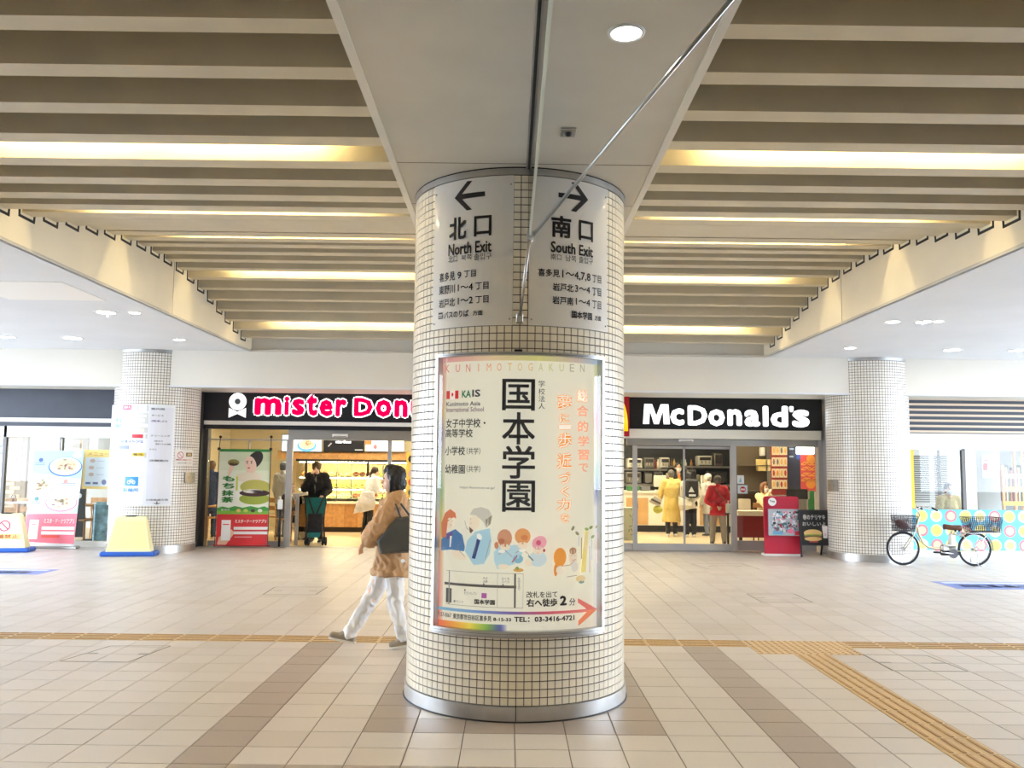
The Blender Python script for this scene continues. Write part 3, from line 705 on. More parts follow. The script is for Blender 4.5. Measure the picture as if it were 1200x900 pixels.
for pts in ([(545, 610), (547, 618), (549.5, 621)], [(541, 634), (536, 642), (545, 652)], [(559, 632), (556, 650)], [(575, 632), (569, 655)], [(584, 650), (592, 645), (600, 652)], [(604, 648), (612, 643), (620, 650)], [(652, 664), (668, 662), (674, 655)], [(664, 676), (676, 674)]): line_on(m, fn, [H_(*q) for q in pts], .0035, (150, 130, 118))
wash(588, 646, 4, 2, (236, 230, 222)); wash(612, 645, 4, 1.8, (236, 230, 222)); wash(562, 629, 3, 4, (236, 232, 226), .6)
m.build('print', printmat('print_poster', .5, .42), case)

# ================================================================== BACK PILLARS
def tilewall(name):                    # mosaic too far off to build tile by tile
    m = mat(name, (238, 233, 224), .3); nt = m.node_tree; bs = nt.nodes['Principled BSDF']
    uv = nt.nodes.new('ShaderNodeUVMap'); br = nt.nodes.new('ShaderNodeTexBrick')
    br.offset = 0; br.inputs['Scale'].default_value = 1; br.inputs['Mortar Size'].default_value = .0042; br.inputs['Mortar Smooth'].default_value = .2
    br.inputs['Brick Width'].default_value = .05; br.inputs['Row Height'].default_value = .05
    br.inputs['Color1'].default_value = (*lin((240, 235, 226)), 1); br.inputs['Color2'].default_value = (*lin((232, 226, 214)), 1); br.inputs['Mortar'].default_value = (*lin((84, 72, 64)), 1)
    nt.links.new(uv.outputs[0], br.inputs['Vector']); nt.links.new(br.outputs['Color'], bs.inputs['Base Color'])
    bp = nt.nodes.new('ShaderNodeBump'); bp.invert = True; bp.inputs['Strength'].default_value = .4; bp.inputs['Distance'].default_value = .004
    nt.links.new(br.outputs['Fac'], bp.inputs['Height']); nt.links.new(bp.outputs['Normal'], bs.inputs['Normal'])
    return m
M_mosaic = tilewall('mosaic_tiles')
BP = {'left': (Vector((-6.44, 16.22, 0)), .74), 'right': (Vector((6.50, 16.12, 0)), .71)}
for s, (c, R) in BP.items():
    o = thing('tiled_pillar', f'round white mosaic pillar by the shops, {"behind the yellow floor sign" if s == "left" else "behind the parked bicycle"}', 'pillar', c, kind='structure')
    b = MB(); b.lathe([(R, .13), (R, ZC-.05)], 72, c); q = b.build('shaft', M_mosaic, o, True)
    uvl = q.data.uv_layers.new(name='UVMap')
    for pl in q.data.polygons:
        for li in pl.loop_indices:
            v = q.data.vertices[q.data.loops[li].vertex_index].co; a = math.atan2(v.x-c.x, c.y-v.y)
            uvl.data[li].uv = (a*R, v.z)
    b = MB(); b.lathe([(R+.012, 0), (R+.012, .13)], 72, c); b.lathe([(R+.012, .13), (R, .133)], 72, c); b.build('base_band', M_steel, o, True)
    b = MB(); b.lathe([(R+.006, ZC-.055), (R+.006, ZC)], 72, c); b.build('cap_band', M_steel, o, True)

# ================================================================== SHOP SHELLS
M_shopfloor = mat('shop_floor_wood', (214, 190, 150), .4, nz=(3, .08))
M_cream = mat('cream_wall', (240, 226, 190), .7)
M_pale = mat('pale_wall', (190, 189, 186), .7)
M_char = mat('charcoal_wall', (58, 58, 62), .6)
def shell(name, x0, x1, y0, y1, m_wall, m_floor, label):
    b = MB(); b.box(x0, x1, y0, y1, -.018, 0); tag(b.build('floor_'+name, m_floor), f'floor inside the {label}', 'floor', kind='structure')
    b = MB(); b.box(x0, x1, y1, y1+.1, 0, 3.05); tag(b.build('wall_'+name+'_back', m_wall), f'back wall of the {label}', 'wall', kind='structure')
def divider(name, x0, x1, y0, y1, m, label):
    b = MB(); b.box(x0, x1, y0, y1, 0, 3.05); tag(b.build('wall_'+name, m), label, 'wall', kind='structure')
shell('donut', -7.1, .0, 17.16, 22.6, M_cream, M_shopfloor, 'doughnut shop')
shell('burger', .2, 7.2, 17.16, 25.6, M_char, mat('shop_floor_beige', (216, 198, 166), .4, nz=(4, .06)), 'burger restaurant')
shell('cafe', -13.5, -7.3, 16.7, 21.5, M_pale, M_shopfloor, 'pasta cafe behind the roll-up banner')
shell('corner', 7.4, 13.5, 16.75, 21.5, M_pale, M_shopfloor, 'shop behind the bicycle')
divider('return_left', -7.3, -6.0, 17.3, 17.42, M_cream, 'short return wall behind the left mosaic pillar')
divider('return_right', 6.12, 7.4, 17.3, 17.42, M_pale, 'short return wall behind the right mosaic pillar')
divider('party_left', -7.3, -7.1, 16.95, 22.6, M_cream, 'cream party wall behind the left mosaic pillar')
divider('party_middle', .0, .2, 17.1, 25.6, M_cream, 'party wall between the doughnut and burger shops')
divider('party_right', 7.2, 7.4, 16.95, 25.6, M_pale, 'party wall behind the right mosaic pillar')
M_pwarm = emis('shop_panel_warm', (255, 236, 200), 12)
M_pcool = emis('shop_panel_cool', (255, 250, 242), 4)
def panel_lamp(x, y, sx, sy, label, m=M_pwarm):
    t = thing('ceiling_panel_lamp', label, 'ceiling lamp', (x, y, 3.05), 0, 'square lamps in the shop ceilings')
    b = MB(); b.box(x-sx/2, x+sx/2, y-sy/2, y+sy/2, 3.03, 3.045); b.build('diffuser', m, t)
    b = MB()
    for q in (-1, 1):
        b.box(x-sx/2-.03, x+sx/2+.03, y+q*(sy/2+.015)-.015, y+q*(sy/2+.015)+.015, 3.02, 3.05)
        b.box(x+q*(sx/2+.015)-.015, x+q*(sx/2+.015)+.015, y-sy/2, y+sy/2, 3.02, 3.05)
    b.build('frame', M_white, t)
for x, y, n in ((-4.6, 19.6, 'left'), (-2.6, 20.4, 'middle'), (-1.0, 19.6, 'right')): panel_lamp(x, y, 1.2, 1.2, f'{n} square ceiling lamp in the doughnut shop')
for x, y, n in ((1.5, 20.4, 'front left'), (3.6, 20.4, 'front middle'), (5.2, 19.4, 'front right'), (3.0, 23.6, 'kitchen')): panel_lamp(x, y, 1.2, 1.2, f'{n} square ceiling lamp in the burger restaurant')
for x, y in ((-8.4, 18.6), (-10.8, 18.6)): panel_lamp(x, y, 1.4, 1.2, 'square ceiling lamp in the pasta cafe, ' + ('near the pillar' if x > -9 else 'far from the pillar'), M_pcool)
for x, y in ((8.4, 18.6), (10.8, 18.6)): panel_lamp(x, y, 1.4, 1.2, 'square ceiling lamp in the shop behind the bicycle, ' + ('near the pillar' if x < 9 else 'far from the pillar'), M_pcool)

# ================================================================== SHOP FRONTS
M_glass = glassmat('shop_glass', (.95, .97, .96), .6)
M_frame = mat('shop_frame', (172, 170, 167), .4, .25)
M_frame_dk = mat('shop_frame_dark', (92, 90, 88), .4, .7)
M_black = mat('sign_black', (20, 22, 30), .3, coat=.2)
M_offwhite = mat('trim_white', (238, 236, 230), .5)
def PX(u, v, Y): return P(u, v, Y).x
def PZ(u, v, Y): return P(u, v, Y).z
def prect(mb, u0, u1, v0, v1, Y, d=.03, y0=None):       # a box whose front face spans a picture rectangle at depth Y
    uc, vc = (u0+u1)/2, (v0+v1)/2
    mb.box(PX(u0, vc, Y), PX(u1, vc, Y), Y, Y+d, PZ(uc, v1, Y), PZ(uc, v0, Y))
def part(parent, name, m, *rects, d=.03):
    for r in rects:
        b = MB(); prect(b, *r, d=d); b.build(name, m, parent)

# ---- doughnut shop front
Y1 = 17.2
MDL, MDR = PX(243, 570, Y1), -.03
s1 = thing('shop_sign', 'black doughnut shop sign with pink lettering and white ring figure', 'sign', (-3.2, 17.05, 2.4))
zt = PZ(350, 494, 17.0)
b = MB(); b.box(PX(239, 475, 17.0), MDR, 17.0, 17.25, zt, 2.96); b.build('sign_panel', M_black, s1)
b = MB(); b.box(PX(239, 496, 16.97), MDR, 16.97, 17.25, PZ(350, 498.5, 16.97), PZ(350, 494, 16.97)); b.build('white_trim', M_offwhite, s1)
b = MB(); b.box(PX(239, 500, 17.02), MDR, 17.02, 17.25, PZ(350, 503.5, 17.02), PZ(350, 498.5, 17.02)); b.build('lower_trim', M_black, s1)
M_pink = mat('sign_pink', (236, 0, 104), .35, emit=.35); M_lit = mat('sign_white', (245, 246, 246), .35, emit=.55)
YG = 16.985
def sign_word(parent, s, u0, u1, v0, v1, m, bold, Y, d=.02, name='letter'):
    b = MB(); f0 = lambda x, z: (x, Y, z); uc, vc = (u0+u1)/2, (v0+v1)/2
    text_on(b, s, f0, PX(u0, vc, Y), PX(u1, vc, Y), PZ(uc, v1, Y), PZ(uc, v0, Y), bold=bold)
    n = len(b.v); fs = list(b.f); b.v += [(x, y+d, z) for x, y, z in b.v]      # give the lettering thickness
    from collections import Counter
    ec = Counter()
    for f in fs:
        for i in range(len(f)): a, c = f[i], f[(i+1) % len(f)]; ec[(min(a, c), max(a, c))] += 1
    for (a, c), k in ec.items():
        if k == 1: b.f.append((a, c, c+n, a+n)); b.c.append(b.cur); b.mi.append(0)
    return b.build(name, m, parent)
for ch, u0, u1, v0, v1 in (('m', 298, 330, 466, 486.5), ('i', 333, 339, 464.5, 486.5), ('s', 342, 357, 467, 487), ('t', 359, 372, 462.5, 487.5), ('e', 374, 390, 468, 488), ('r', 393, 406, 467.5, 488),
                          ('D', 414.5, 437, 466, 488), ('o', 440, 459, 468, 489), ('n', 462, 478, 468.5, 489), ('u', 481, 497, 469, 489.5), ('t', 500, 511, 463, 489.5)):
    sign_word(s1, ch, u0-1.6, u1+1.6, v0-1.6, v1+1.6, M_lit, .11, YG, name='letter_outline')
    sign_word(s1, ch, u0, u1, v0, v1, M_pink, .05, YG-.012)
fc = P(278.5, 470.5, YG); k = 17/F
b = MB(); n = 32
for r0, r1, y in ((3.0, 10.2, YG), ):
    vs = [(fc.x+r*k*math.cos(2*PI*i/n), y+dy, fc.z+r*k*math.sin(2*PI*i/n)) for dy in (0, .02) for r in (r0, r1) for i in range(n)]
    b.add(vs, [(i, (i+1) % n, n+(i+1) % n, n+i) for i in range(n)]+[(n+i, n+(i+1) % n, 3*n+(i+1) % n, 3*n+i) for i in range(n)]+[(i, 2*n+i, 2*n+(i+1) % n, (i+1) % n) for i in range(n)])
b.build('ring_figure', M_lit, s1)
b = MB(); b.lathe([(.0001, 0), (3.4*k, 0)], 20, M=Matrix.Translation((fc.x, YG-.002, fc.z)) @ Matrix.Rotation(PI/2, 4, 'X')); b.build('ring_hole', mat('sign_grey', (84, 96, 108), .4), s1)
b = MB(); b.prism([(fc.x+x*k, fc.z-y*k) for x, y in ((-10, 7.5), (0, 12), (10, 7.5), (10, 19), (0, 14.5), (-10, 19))], YG, YG+.02); b.build('bow_tie', M_lit, s1)

w1 = tag(bpy.data.objects.new('window_1', None), 'glazed front of the doughnut shop beside its open door', 'shop front', kind='structure'); COL.objects.link(w1); PM[w1.name] = Matrix()
b = MB(); b.box(PX(232, 570, Y1), PX(239, 570, Y1), 16.95, 17.3, 0, 2.93); b.box(PX(239, 570, Y1), MDL, 17.12, 17.3, 0, 2.4); b.build('jamb', M_frame_dk, w1)
part(w1, 'operator_box', M_alu, (338, 486, 503.5, 516, 17.14), d=.16)
part(w1, 'transom_glass', M_glass, (244, 337, 503.5, 515, 17.2), d=.008)
part(w1, 'transom_bar', M_frame, (243, 337, 514.5, 516.2, 17.18), d=.05)
part(w1, 'pane', M_glass, (243, 335, 516, 634, 17.2), d=.008)
part(w1, 'pane', M_glass, (458, 520, 516, 634, 17.2), d=.008)
part(w1, 'bottom_rail', M_frame, (243, 337, 634, 642, 17.17), (456, 520, 634, 642, 17.17), d=.07)
part(w1, 'mullion', M_frame, (334, 341, 515, 642, 17.14), (453, 457.5, 515, 642, 17.14), (289, 290.2, 516, 634, 17.195), d=.09)
b = MB(); b.box(PX(243, 641, Y1), MDR, 17.1, 17.3, -.004, .006); b.build('threshold', M_steel, w1)
t = thing('door_sensor', 'white door sensor above the open doughnut shop door', 'sensor', P(398, 510, 17.12))
b = MB(); p = P(398.5, 510.3, 17.1); b.bbox_(p.x-.15, p.x+.15, 17.08, 17.138, p.z-.03, p.z+.03, .01); b.build('case', M_offwhite, t)
b = MB(); b.box(p.x-.12, p.x+.12, 17.076, 17.081, p.z-.022, p.z-.012); b.build('lens', M_dark, t)

# ---- burger restaurant front
MCL, MCR = .23, PX(966, 570, Y1)
s2 = thing('shop_sign', 'black burger restaurant sign with bold white lettering', 'sign', (3.3, 17.05, 2.4))
b = MB(); b.box(MCL, PX(963, 480, 17.0), 17.0, 17.25, PZ(850, 503.5, 17.0), 2.96); b.build('sign_panel', mat('sign_black_deep', (10, 12, 16), .3), s2)
b = MB(); b.box(MCL, PX(962, 509, 16.98), 16.98, 17.25, PZ(850, 514.5, 16.98), PZ(850, 503.8, 16.98)); b.build('cream_trim', mat('trim_cream', (226, 222, 208), .5), s2)
for ch, u0, u1, v0, v1 in (('M', 753.5, 785, 473.5, 497), ('c', 785.5, 802, 478.5, 498.5), ('D', 806, 829, 475, 498.5), ('o', 830, 849.5, 479.5, 499.5), ('n', 852.5, 869.5, 479.5, 499), ('a', 872.5, 891, 480, 500), ('l', 894, 900.5, 475.5, 500), ('d', 903, 923.5, 475.5, 500.5), ("'", 925, 930, 476, 483), ('s', 928.5, 949, 480, 501)):
    if ch == 'M':
        b = MB(); q = lambda a, z: (PX(u0, 486, YG)+(PX(u1, 486, YG)-PX(u0, 486, YG))*a, PZ(769, v1, YG)+(PZ(769, v0, YG)-PZ(769, v1, YG))*z)
        b.prism([q(*p_) for p_ in ((0, 0), (.05, 1), (.34, 1), (.5, .42), (.66, 1), (.95, 1), (1, 0), (.77, 0), (.74, .66), (.59, 0), (.41, 0), (.26, .66), (.23, 0))], YG, YG+.03); b.build('letter', M_lit, s2)
    else: sign_word(s2, ch, u0, u1, v0, v1, M_lit, .042, YG, .03)
lg = thing('arch_sign', 'red square sign with yellow arches half behind the front pillar', 'sign', P(715, 487, 16.9))
b = MB(); b.box(PX(689, 487, 16.9), PX(737.5, 487, 16.9), 16.9, 16.99, PZ(715, 511, 16.9), PZ(715, 461, 16.9)); b.build('panel', mat('sign_red', (170, 20, 28), .35), lg)
M_gold = mat('sign_gold', (255, 205, 0), .35, emit=.3); pc = P(713, 486, 16.885); k = 16.9/F
for sgn in (-1, 1):
    b = MB(); pts = []
    for i in range(15):
        a = PI*i/14; pts.append((pc.x+sgn*(10+10*math.cos(a))*k, pc.z+(-19+36*math.sin(a)**.8)*k))
    b.tube([(x, 16.885, z) for x, z in pts], .05, 8); b.build('arch', M_gold, lg, True)

w2 = tag(bpy.data.objects.new('window_2', None), 'glazed front and sliding door of the burger restaurant', 'shop front', kind='structure'); COL.objects.link(w2); PM[w2.name] = Matrix()
b = MB(); b.box(PX(958, 570, Y1), PX(966, 570, Y1), 17.1, 17.3, 0, 2.4); b.box(PX(963, 570, Y1), PX(971, 570, Y1), 16.9, 17.12, 0, 2.93); b.build('jamb', M_frame, w2)
part(w2, 'operator_box', M_alu, (735, 958, 515, 522.5, 17.12), d=.16)
part(w2, 'pane', M_glass, (747, 801, 523, 637, 17.2), (803, 857, 523, 637, 17.22), (864, 957, 523, 635, 17.2), (700, 742, 523, 637, 17.2), d=.008)
part(w2, 'mullion', M_frame, (742, 747, 522, 645, 17.12), (857, 863.5, 522, 646, 17.1), d=.1)
part(w2, 'door_stile', M_frame, (801, 803, 523, 637, 17.19), d=.04)
part(w2, 'bottom_rail', M_frame, (700, 857, 637, 645, 17.16), (863, 957, 634, 646, 17.16), d=.07)
part(w2, 'vision_strip', M_frame, (747, 857, 523, 526, 17.19), d=.03)
b = MB(); b.box(MCL, MCR, 17.1, 17.3, -.004, .006); b.build('threshold', M_steel, w2)
t = thing('door_sensor', 'white door sensor above the burger restaurant sliding door', 'sensor', P(804, 517, 17.1))
b = MB(); p = P(804, 516.3, 17.08); b.bbox_(p.x-.14, p.x+.14, 17.06, 17.118, p.z-.025, p.z+.025, .01); b.build('case', M_offwhite, t)
b = MB(); b.box(p.x-.11, p.x+.11, 17.056, 17.061, p.z-.018, p.z-.008); b.build('lens', M_dark, t)
# stickers on the fixed pane
M_stk = printmat('print_sticker', .4)
t = MB(); f0 = flat(17.19); fx = lambda u: PX(u, 570, 17.19); fz = lambda v: PZ(870, v, 17.19)
rect_on(t, f0, fx(864), fx(872), fz(567), fz(557), (232, 238, 236)); rect_on(t, f0, fx(864.5), fx(876), fz(578.5), fz(568.5), (205, 222, 232)); f0.up()
disc_on(t, f0, fx(870.5), fz(573.5), .055, .055, (200, 40, 40)); poly_on(t, f0, [(fx(866), fz(565)), (fx(869), fz(565)), (fx(868), fz(559))], (130, 190, 215)); f0.up()
rect_on(t, f0, fx(868), fx(873), fz(574.5), fz(572.5), (240, 230, 226))
tag(t.build('door_sticker', M_stk), 'white and blue stickers with red disc on the burger restaurant pane', 'sticker')

# ---- left cafe front (behind the roll-up banner)
Y3 = 16.68
cl, cr = -13.4, -6.3
s3 = thing('shop_sign', 'blank dark slate fascia sign above the pasta cafe at the left edge', 'sign', (-9, Y3, 2.4))
M_slate = mat('slate_panel', (66, 70, 82), .5, nz=(2.5, .12, 5))
zz = lambda v: PZ(65, v, Y3)
b = MB(); b.box(cl, cr, Y3, Y3+.2, zz(490), 2.95); b.build('sign_panel', M_slate, s3)
b = MB(); b.box(cl, cr, Y3-.03, Y3+.2, zz(494.8), zz(490)); b.build('white_trim', M_offwhite, s3)
b = MB(); b.box(cl, cr, Y3, Y3+.2, zz(499.5), zz(494.8)); b.build('lower_trim', M_slate, s3)
w3 = tag(bpy.data.objects.new('window_3', None), 'glazed front of the pasta cafe at the left edge', 'shop front', kind='structure'); COL.objects.link(w3); PM[w3.name] = Matrix()
b = MB(); b.box(PX(3.5, 505, Y3), cr, Y3+.02, Y3+.1, zz(512.5), zz(499.5)); b.build('frosted_band', mat('frosted_film', (240, 244, 246), .4), w3)
part(w3, 'pane', M_glass, (3.5, 67, 513, 634, Y3+.05), (70, 133, 513, 634, Y3+.05), (-60, 2, 500, 634, Y3+.05), d=.008)
part(w3, 'mullion', M_frame_dk, (66.8, 70, 512, 640, Y3+.02), (0.5, 4, 499, 640, Y3+.02), d=.08)
b = MB(); b.box(cl, cr, Y3, Y3+.14, 0, zz(634)); b.build('sill', M_offwhite, w3)
# ---- right corner shop front
Y4 = 16.70
s4 = thing('louvre_panel', 'panel of cream louvre strips on slate above the shop behind the bicycle', 'sign', (9, Y4, 2.5))
zr = lambda v: PZ(1130, v, Y4)
b = MB(); b.box(6.6, 13.4, Y4+.03, Y4+.2, zr(508.5), 2.95); b.build('back_panel', mat('slate_blue', (74, 84, 96), .5), s4)
for i in range(7):
    v = 468+6.35*i; b = MB(); b.bbox_(6.6, 13.4, Y4-.02, Y4+.035, zr(v+1.3), zr(v-1.3), .006); b.build('louvre_strip', mat('louvre_cream', (226, 206, 182), .5), s4)
b = MB(); b.box(6.6, 13.4, Y4-.02, Y4+.2, zr(518), zr(508.5)); b.build('white_trim', M_offwhite, s4)
w4 = tag(bpy.data.objects.new('window_4', None), 'glazed front of the shop behind the bicycle', 'shop front', kind='structure'); COL.objects.link(w4); PM[w4.name] = Matrix()
b = MB(); b.box(6.6, 13.4, Y4+.02, Y4+.1, zr(527.5), zr(518)); b.build('frosted_band', mat('frosted_blue', (224, 234, 244), .4), w4)
part(w4, 'pane', M_glass, (1067, 1128, 527, 597, Y4+.05), (1132, 1215, 527, 598, Y4+.05), d=.008)
part(w4, 'mullion', M_frame_dk, (1128, 1132, 526, 598, Y4+.02), (1215, 1219, 526, 598, Y4+.02), d=.08)
part(w4, 'edge_strip', mat('yellow_strip', (240, 196, 60), .5), (1068, 1071.5, 527, 596, Y4+.03), d=.06)
b = MB(); b.box(6.6, 13.4, Y4+.02, Y4+.14, 0, zr(645)); b.build('sill', M_offwhite, w4)
t = thing('dotted_panel', 'sky blue panel printed with fruit discs below the shop window', 'panel', (9, Y4, .1))
b = MB(); b.box(6.6, 13.4, Y4+.01, Y4+.14, zr(645), zr(597.5)); b.build('board', mat('panel_sky', (96, 196, 232), .45), t)
m = MB(); f0 = flat(Y4+.008); pitch = 17*Y4/F
cols = [((214, 120, 128), (236, 196, 160)), ((240, 226, 130), (236, 214, 90)), ((240, 238, 222), (244, 222, 120))]
xx = PX(1080, 620, Y4); z1 = zr(605)
for r in range(3):
    for c in range(22):
        a, bcol = cols[(c+r*2) % 3]; cx, cz = xx+c*pitch-.26, z1-r*pitch*.98
        disc_on(m, f0, cx, cz, .112, .112, a)
f0.up()
for r in range(3):
    for c in range(22):
        a, bcol = cols[(c+r*2) % 3]; cx, cz = xx+c*pitch-.26, z1-r*pitch*.98
        disc_on(m, f0, cx, cz, .075, .075, bcol)
m.build('print', M_stk, t)

# ================================================================== THINGS IN THE PASSAGE
YEL = mat('plastic_yellow', (246, 240, 182), .4); BLU = mat('plastic_blue', (40, 96, 190), .45)
M_wood = mat('oak_wood', (196, 148, 92), .45, nz=(14, .18, 4)); M_rub = mat('rubber', (26, 26, 28), .7)
M_chrome = mat('chrome', (215, 215, 215), .12, 1.)
# --- yellow floor signs with blue weighted bases
def floor_sign(u, v, label, printed):
    p = G(u, v); t = thing('floor_sign', label, 'floor sign', p, .16, 'yellow floor signs by the left shop')
    b = MB(); b.bbox_(-.44, .44, -.19, .19, 0, .075, .02); b.build('base', BLU, t, local=True)
    def ring(z, hx, hy): return [(-hx, -hy, z), (hx, -hy, z), (hx, hy, z), (-hx, hy, z)]
    b = MB(); b.loft([ring(.075, .36, .13), ring(.62, .24, .07), ring(.66, .215, .055)]); b.build('body', YEL, t, local=True)
    b = MB(); b.box(-.08, .08, -.062, .062, .655, .672); b.build('grip', M_rub, t, local=True)
    sl = (.13-.07)/(.545)
    def fn(x, z): return (x, -.13+sl*(z-.075)-fn.o, z)
    fn.o = .003; m = MB()
    poly_on(m, fn, [(-.30, .13), (.30, .13), (.215, .58), (-.215, .58)], (248, 248, 240) if printed else (246, 240, 168))
    if printed:
        fn.o = .005; poly_on(m, fn, [(-.28, .22), (.28, .22), (.26, .32), (-.26, .32)], (250, 236, 150)); ring_on(m, fn, .0, .45, .075, .095, (205, 60, 90)); line_on(m, fn, [(-.06, .51), (.06, .39)], .018, (205, 60, 90))
        fn.o = .006; text_on(m, '駐輪禁止', fn, -.22, .24, .235, .305, (215, 90, 60), .02)
    m.build('front_panel', M_stk, t, local=True)
floor_sign(152, 651, 'yellow floor sign with blue base in front of the left mosaic pillar', False)
floor_sign(6, 646.5, 'yellow floor sign with red prohibition symbol at the left edge', True)

# --- roll-up banner of the cafe
p0 = P(60, 640, 16.2)
t = thing('roll_up_banner', 'tall roll-up banner with pasta dishes and pink lower part by the cafe window', 'banner', (p0.x, 16.25, 0))
fn = flat(16.25); bx = lambda a, z: (PX(32, 585, 16.25)+(PX(91, 585, 16.25)-PX(32, 585, 16.25))*a-.045*(1-z)+.02, .05+z*(PZ(60, 528, 16.25)-.05))
def bf(a, z): x, zz_ = bx(a, z); return (x, 16.25+bf.o+.10*(z), zz_)
bf.o = 0.; m = MB(); L = lambda d=.0012: setattr(bf, 'o', bf.o-d)
b = MB(); rect_on(b, bf, 0, 1, 0, 1, (248, 250, 250)); bf.o = .004; rect_on(b, bf, 0, 1, 0, 1, (235, 235, 235)); b.build('sheet', M_stk, t)
bf.o = -.001; poly_on(m, bf, [(0, .76), (1, .70), (1, 1), (0, 1)], (176, 214, 240)); poly_on(m, bf, [(0, .04), (1, .02), (1, .34), (0, .33)], (238, 120, 138))
poly_on(m, bf, [(.32, .335), (1, .34), (1, .43), (.4, .42)], (190, 226, 232)); rect_on(m, bf, 0, 1, 0, .03, (236, 238, 238)); L()
for cx, cz, rx, rz, rim, food in ((.66, .83, .34, .105, (70, 120, 205), (228, 206, 164)), (.23, .62, .24, .10, (240, 176, 160), (236, 210, 170)), (.66, .45, .32, .095, (238, 140, 160), (230, 208, 176))):
    disc_on(m, bf, cx, cz, rx, rz, rim, 28); L(.0006); disc_on(m, bf, cx, cz+.006, rx*.92, rz*.9, (246, 246, 244), 28); L(.0006); disc_on(m, bf, cx, cz+.014, rx*.66, rz*.68, food, 20); L(.0004)
    for i in range(34):
        a = random.uniform(0, 2*PI); q = random.uniform(0, .62); disc_on(m, bf, cx+rx*q*math.cos(a), cz+.014+rz*q*math.sin(a), random.uniform(.015, .04), random.uniform(.006, .012), random.choice([(222, 196, 150), (232, 214, 176), (206, 170, 120), (196, 120, 100), (120, 140, 96), (150, 120, 130)]), 8)
    bf.o += .0016
L(.0024)
for cx, cz, c in ((.16, .90, (60, 90, 160)), (.70, .675, (236, 150, 140)), (.16, .49, (90, 150, 150))): disc_on(m, bf, cx, cz, .045, .022, c, 16)
for z in (.87, .85, .655, .64, .46, .445): rect_on(m, bf, .05 if z > .8 or z < .5 else .62, .25 if z > .8 or z < .5 else .9, z-.004, z+.004, (120, 140, 170))
disc_on(m, bf, .88, .955, .09, .035, (238, 214, 226), 12)
text_on(m, 'ミスタードーナツアプリ', bf, .36, .96, .235, .285, (252, 250, 250), .03)
for z in (.185, .135): rect_on(m, bf, .33, .98, z-.016, z+.016, (250, 248, 248))
rect_on(m, bf, .08, .26, .07, .27, (250, 250, 250)); rect_on(m, bf, .34, .7, .085, .11, (236, 90, 80)); L(.0008); rect_on(m, bf, .13, .21, .215, .225, (236, 120, 130))
m.build('print', M_stk, t)
b = MB(); b.bbox_(p0.x-.43, p0.x+.45, 16.2, 16.36, 0, .05, .012); b.build('base', M_alu, t)
b = MB(); b.cyl((p0.x, 16.36, .04), (p0.x, 16.37, 1.98), .012); b.build('pole', M_alu, t)

# --- menu poster on the cafe glass
t = thing('menu_poster', 'pale blue menu poster with yellow border on the cafe window', 'poster', P(115, 573, 16.66))
m = MB(); fn = flat(16.672); ux = lambda u: PX(u, 550, 16.67); vz_ = lambda v: PZ(115, v, 16.67)
b = MB(); b.box(ux(97.5), ux(131), 16.673, 16.68, vz_(573), vz_(527)); b.build('sheet', mat('poster_yellow', (246, 222, 140), .5), t)
rect_on(m, fn, ux(99.5), ux(129.5), vz_(570), vz_(536), (222, 236, 244)); text_on(m, 'メニュー', fn, ux(102), ux(127), vz_(534), vz_(530), (190, 150, 60)); fn.up()
for u, v in ((108, 540), (107, 548), (107, 556)): disc_on(m, fn, ux(u), vz_(v), .05, .035, (205, 190, 180)); rect_on(m, fn, ux(113), ux(122), vz_(v+.6), vz_(v), (180, 200, 210))
for u in (101, 109.5): rect_on(m, fn, ux(u), ux(u+6), vz_(567.5), vz_(565), (110, 130, 170))
disc_on(m, fn, ux(122.5), vz_(565), .045, .05, (120, 130, 165)); m.build('print', M_stk, t)

# --- hanging banner of the doughnut shop
t = thing('hanging_banner', 'green and red hanging banner with matcha burger on the doughnut shop window', 'banner', P(283, 640, 16.9))
tl, tr, bl, br_ = P(258, 526, 17.08), P(317, 526.5, 17.08), P(252.5, 638.5, 16.85), P(313, 638.5, 16.85)
def hf(a, z):
    q = (bl*(1-a)+br_*a)*(1-z)+(tl*(1-a)+tr*a)*z; return (q.x, q.y-hf.o, q.z)
hf.o = 0; L = lambda d=.0012: setattr(hf, 'o', hf.o+d)
b = MB(); rect_on(b, hf, 0, 1, 0, 1, (240, 244, 236)); hf.o = -.003; rect_on(b, hf, 0, 1, 0, 1, (225, 225, 225)); b.build('sheet', M_stk, t)
hf.o = .0015; m = MB()
n = 6
for i in range(n):
    z0, z1 = .38+.59*i/n, .38+.59*(i+1)/n; c0 = [(236, 242, 224), (238, 243, 230), (232, 238, 218), (222, 232, 204), (206, 220, 184), (196, 212, 172)]
    m.add([hf(0, z0), hf(1, z0), hf(1, z1), hf(0, z1)], [(0, 1, 2, 3)], (mixc(c0[i], (255, 255, 255), .4), c0[i], c0[i], mixc(c0[i], (255, 255, 255), .4)))
rect_on(m, hf, 0, 1, .97, 1, (46, 138, 62)); rect_on(m, hf, 0, 1, .315, .38, (126, 186, 62)); rect_on(m, hf, 0, 1, .0, .315, (222, 50, 56)); L()
poly_on(m, hf, [(0, .38), (.1, .395), (.22, .38), (.34, .4), (.5, .382), (.65, .4), (.8, .382), (.92, .398), (1, .38), (1, .35), (0, .35)], (70, 160, 70))
disc_on(m, hf, .60, .70, .27, .055, (236, 226, 206)); poly_on(m, hf, [(.53, .70), (.68, .70), (.70, .80), (.55, .80)], (238, 206, 186))                                                   # shoulders and neck
disc_on(m, hf, .70, .885, .165, .085, (44, 34, 32), 24, .3); L(); disc_on(m, hf, .615, .835, .125, .085, (242, 212, 194), 24, -.35); disc_on(m, hf, .24, .80, .10, .035, (240, 208, 190), 16, 1.0); L()
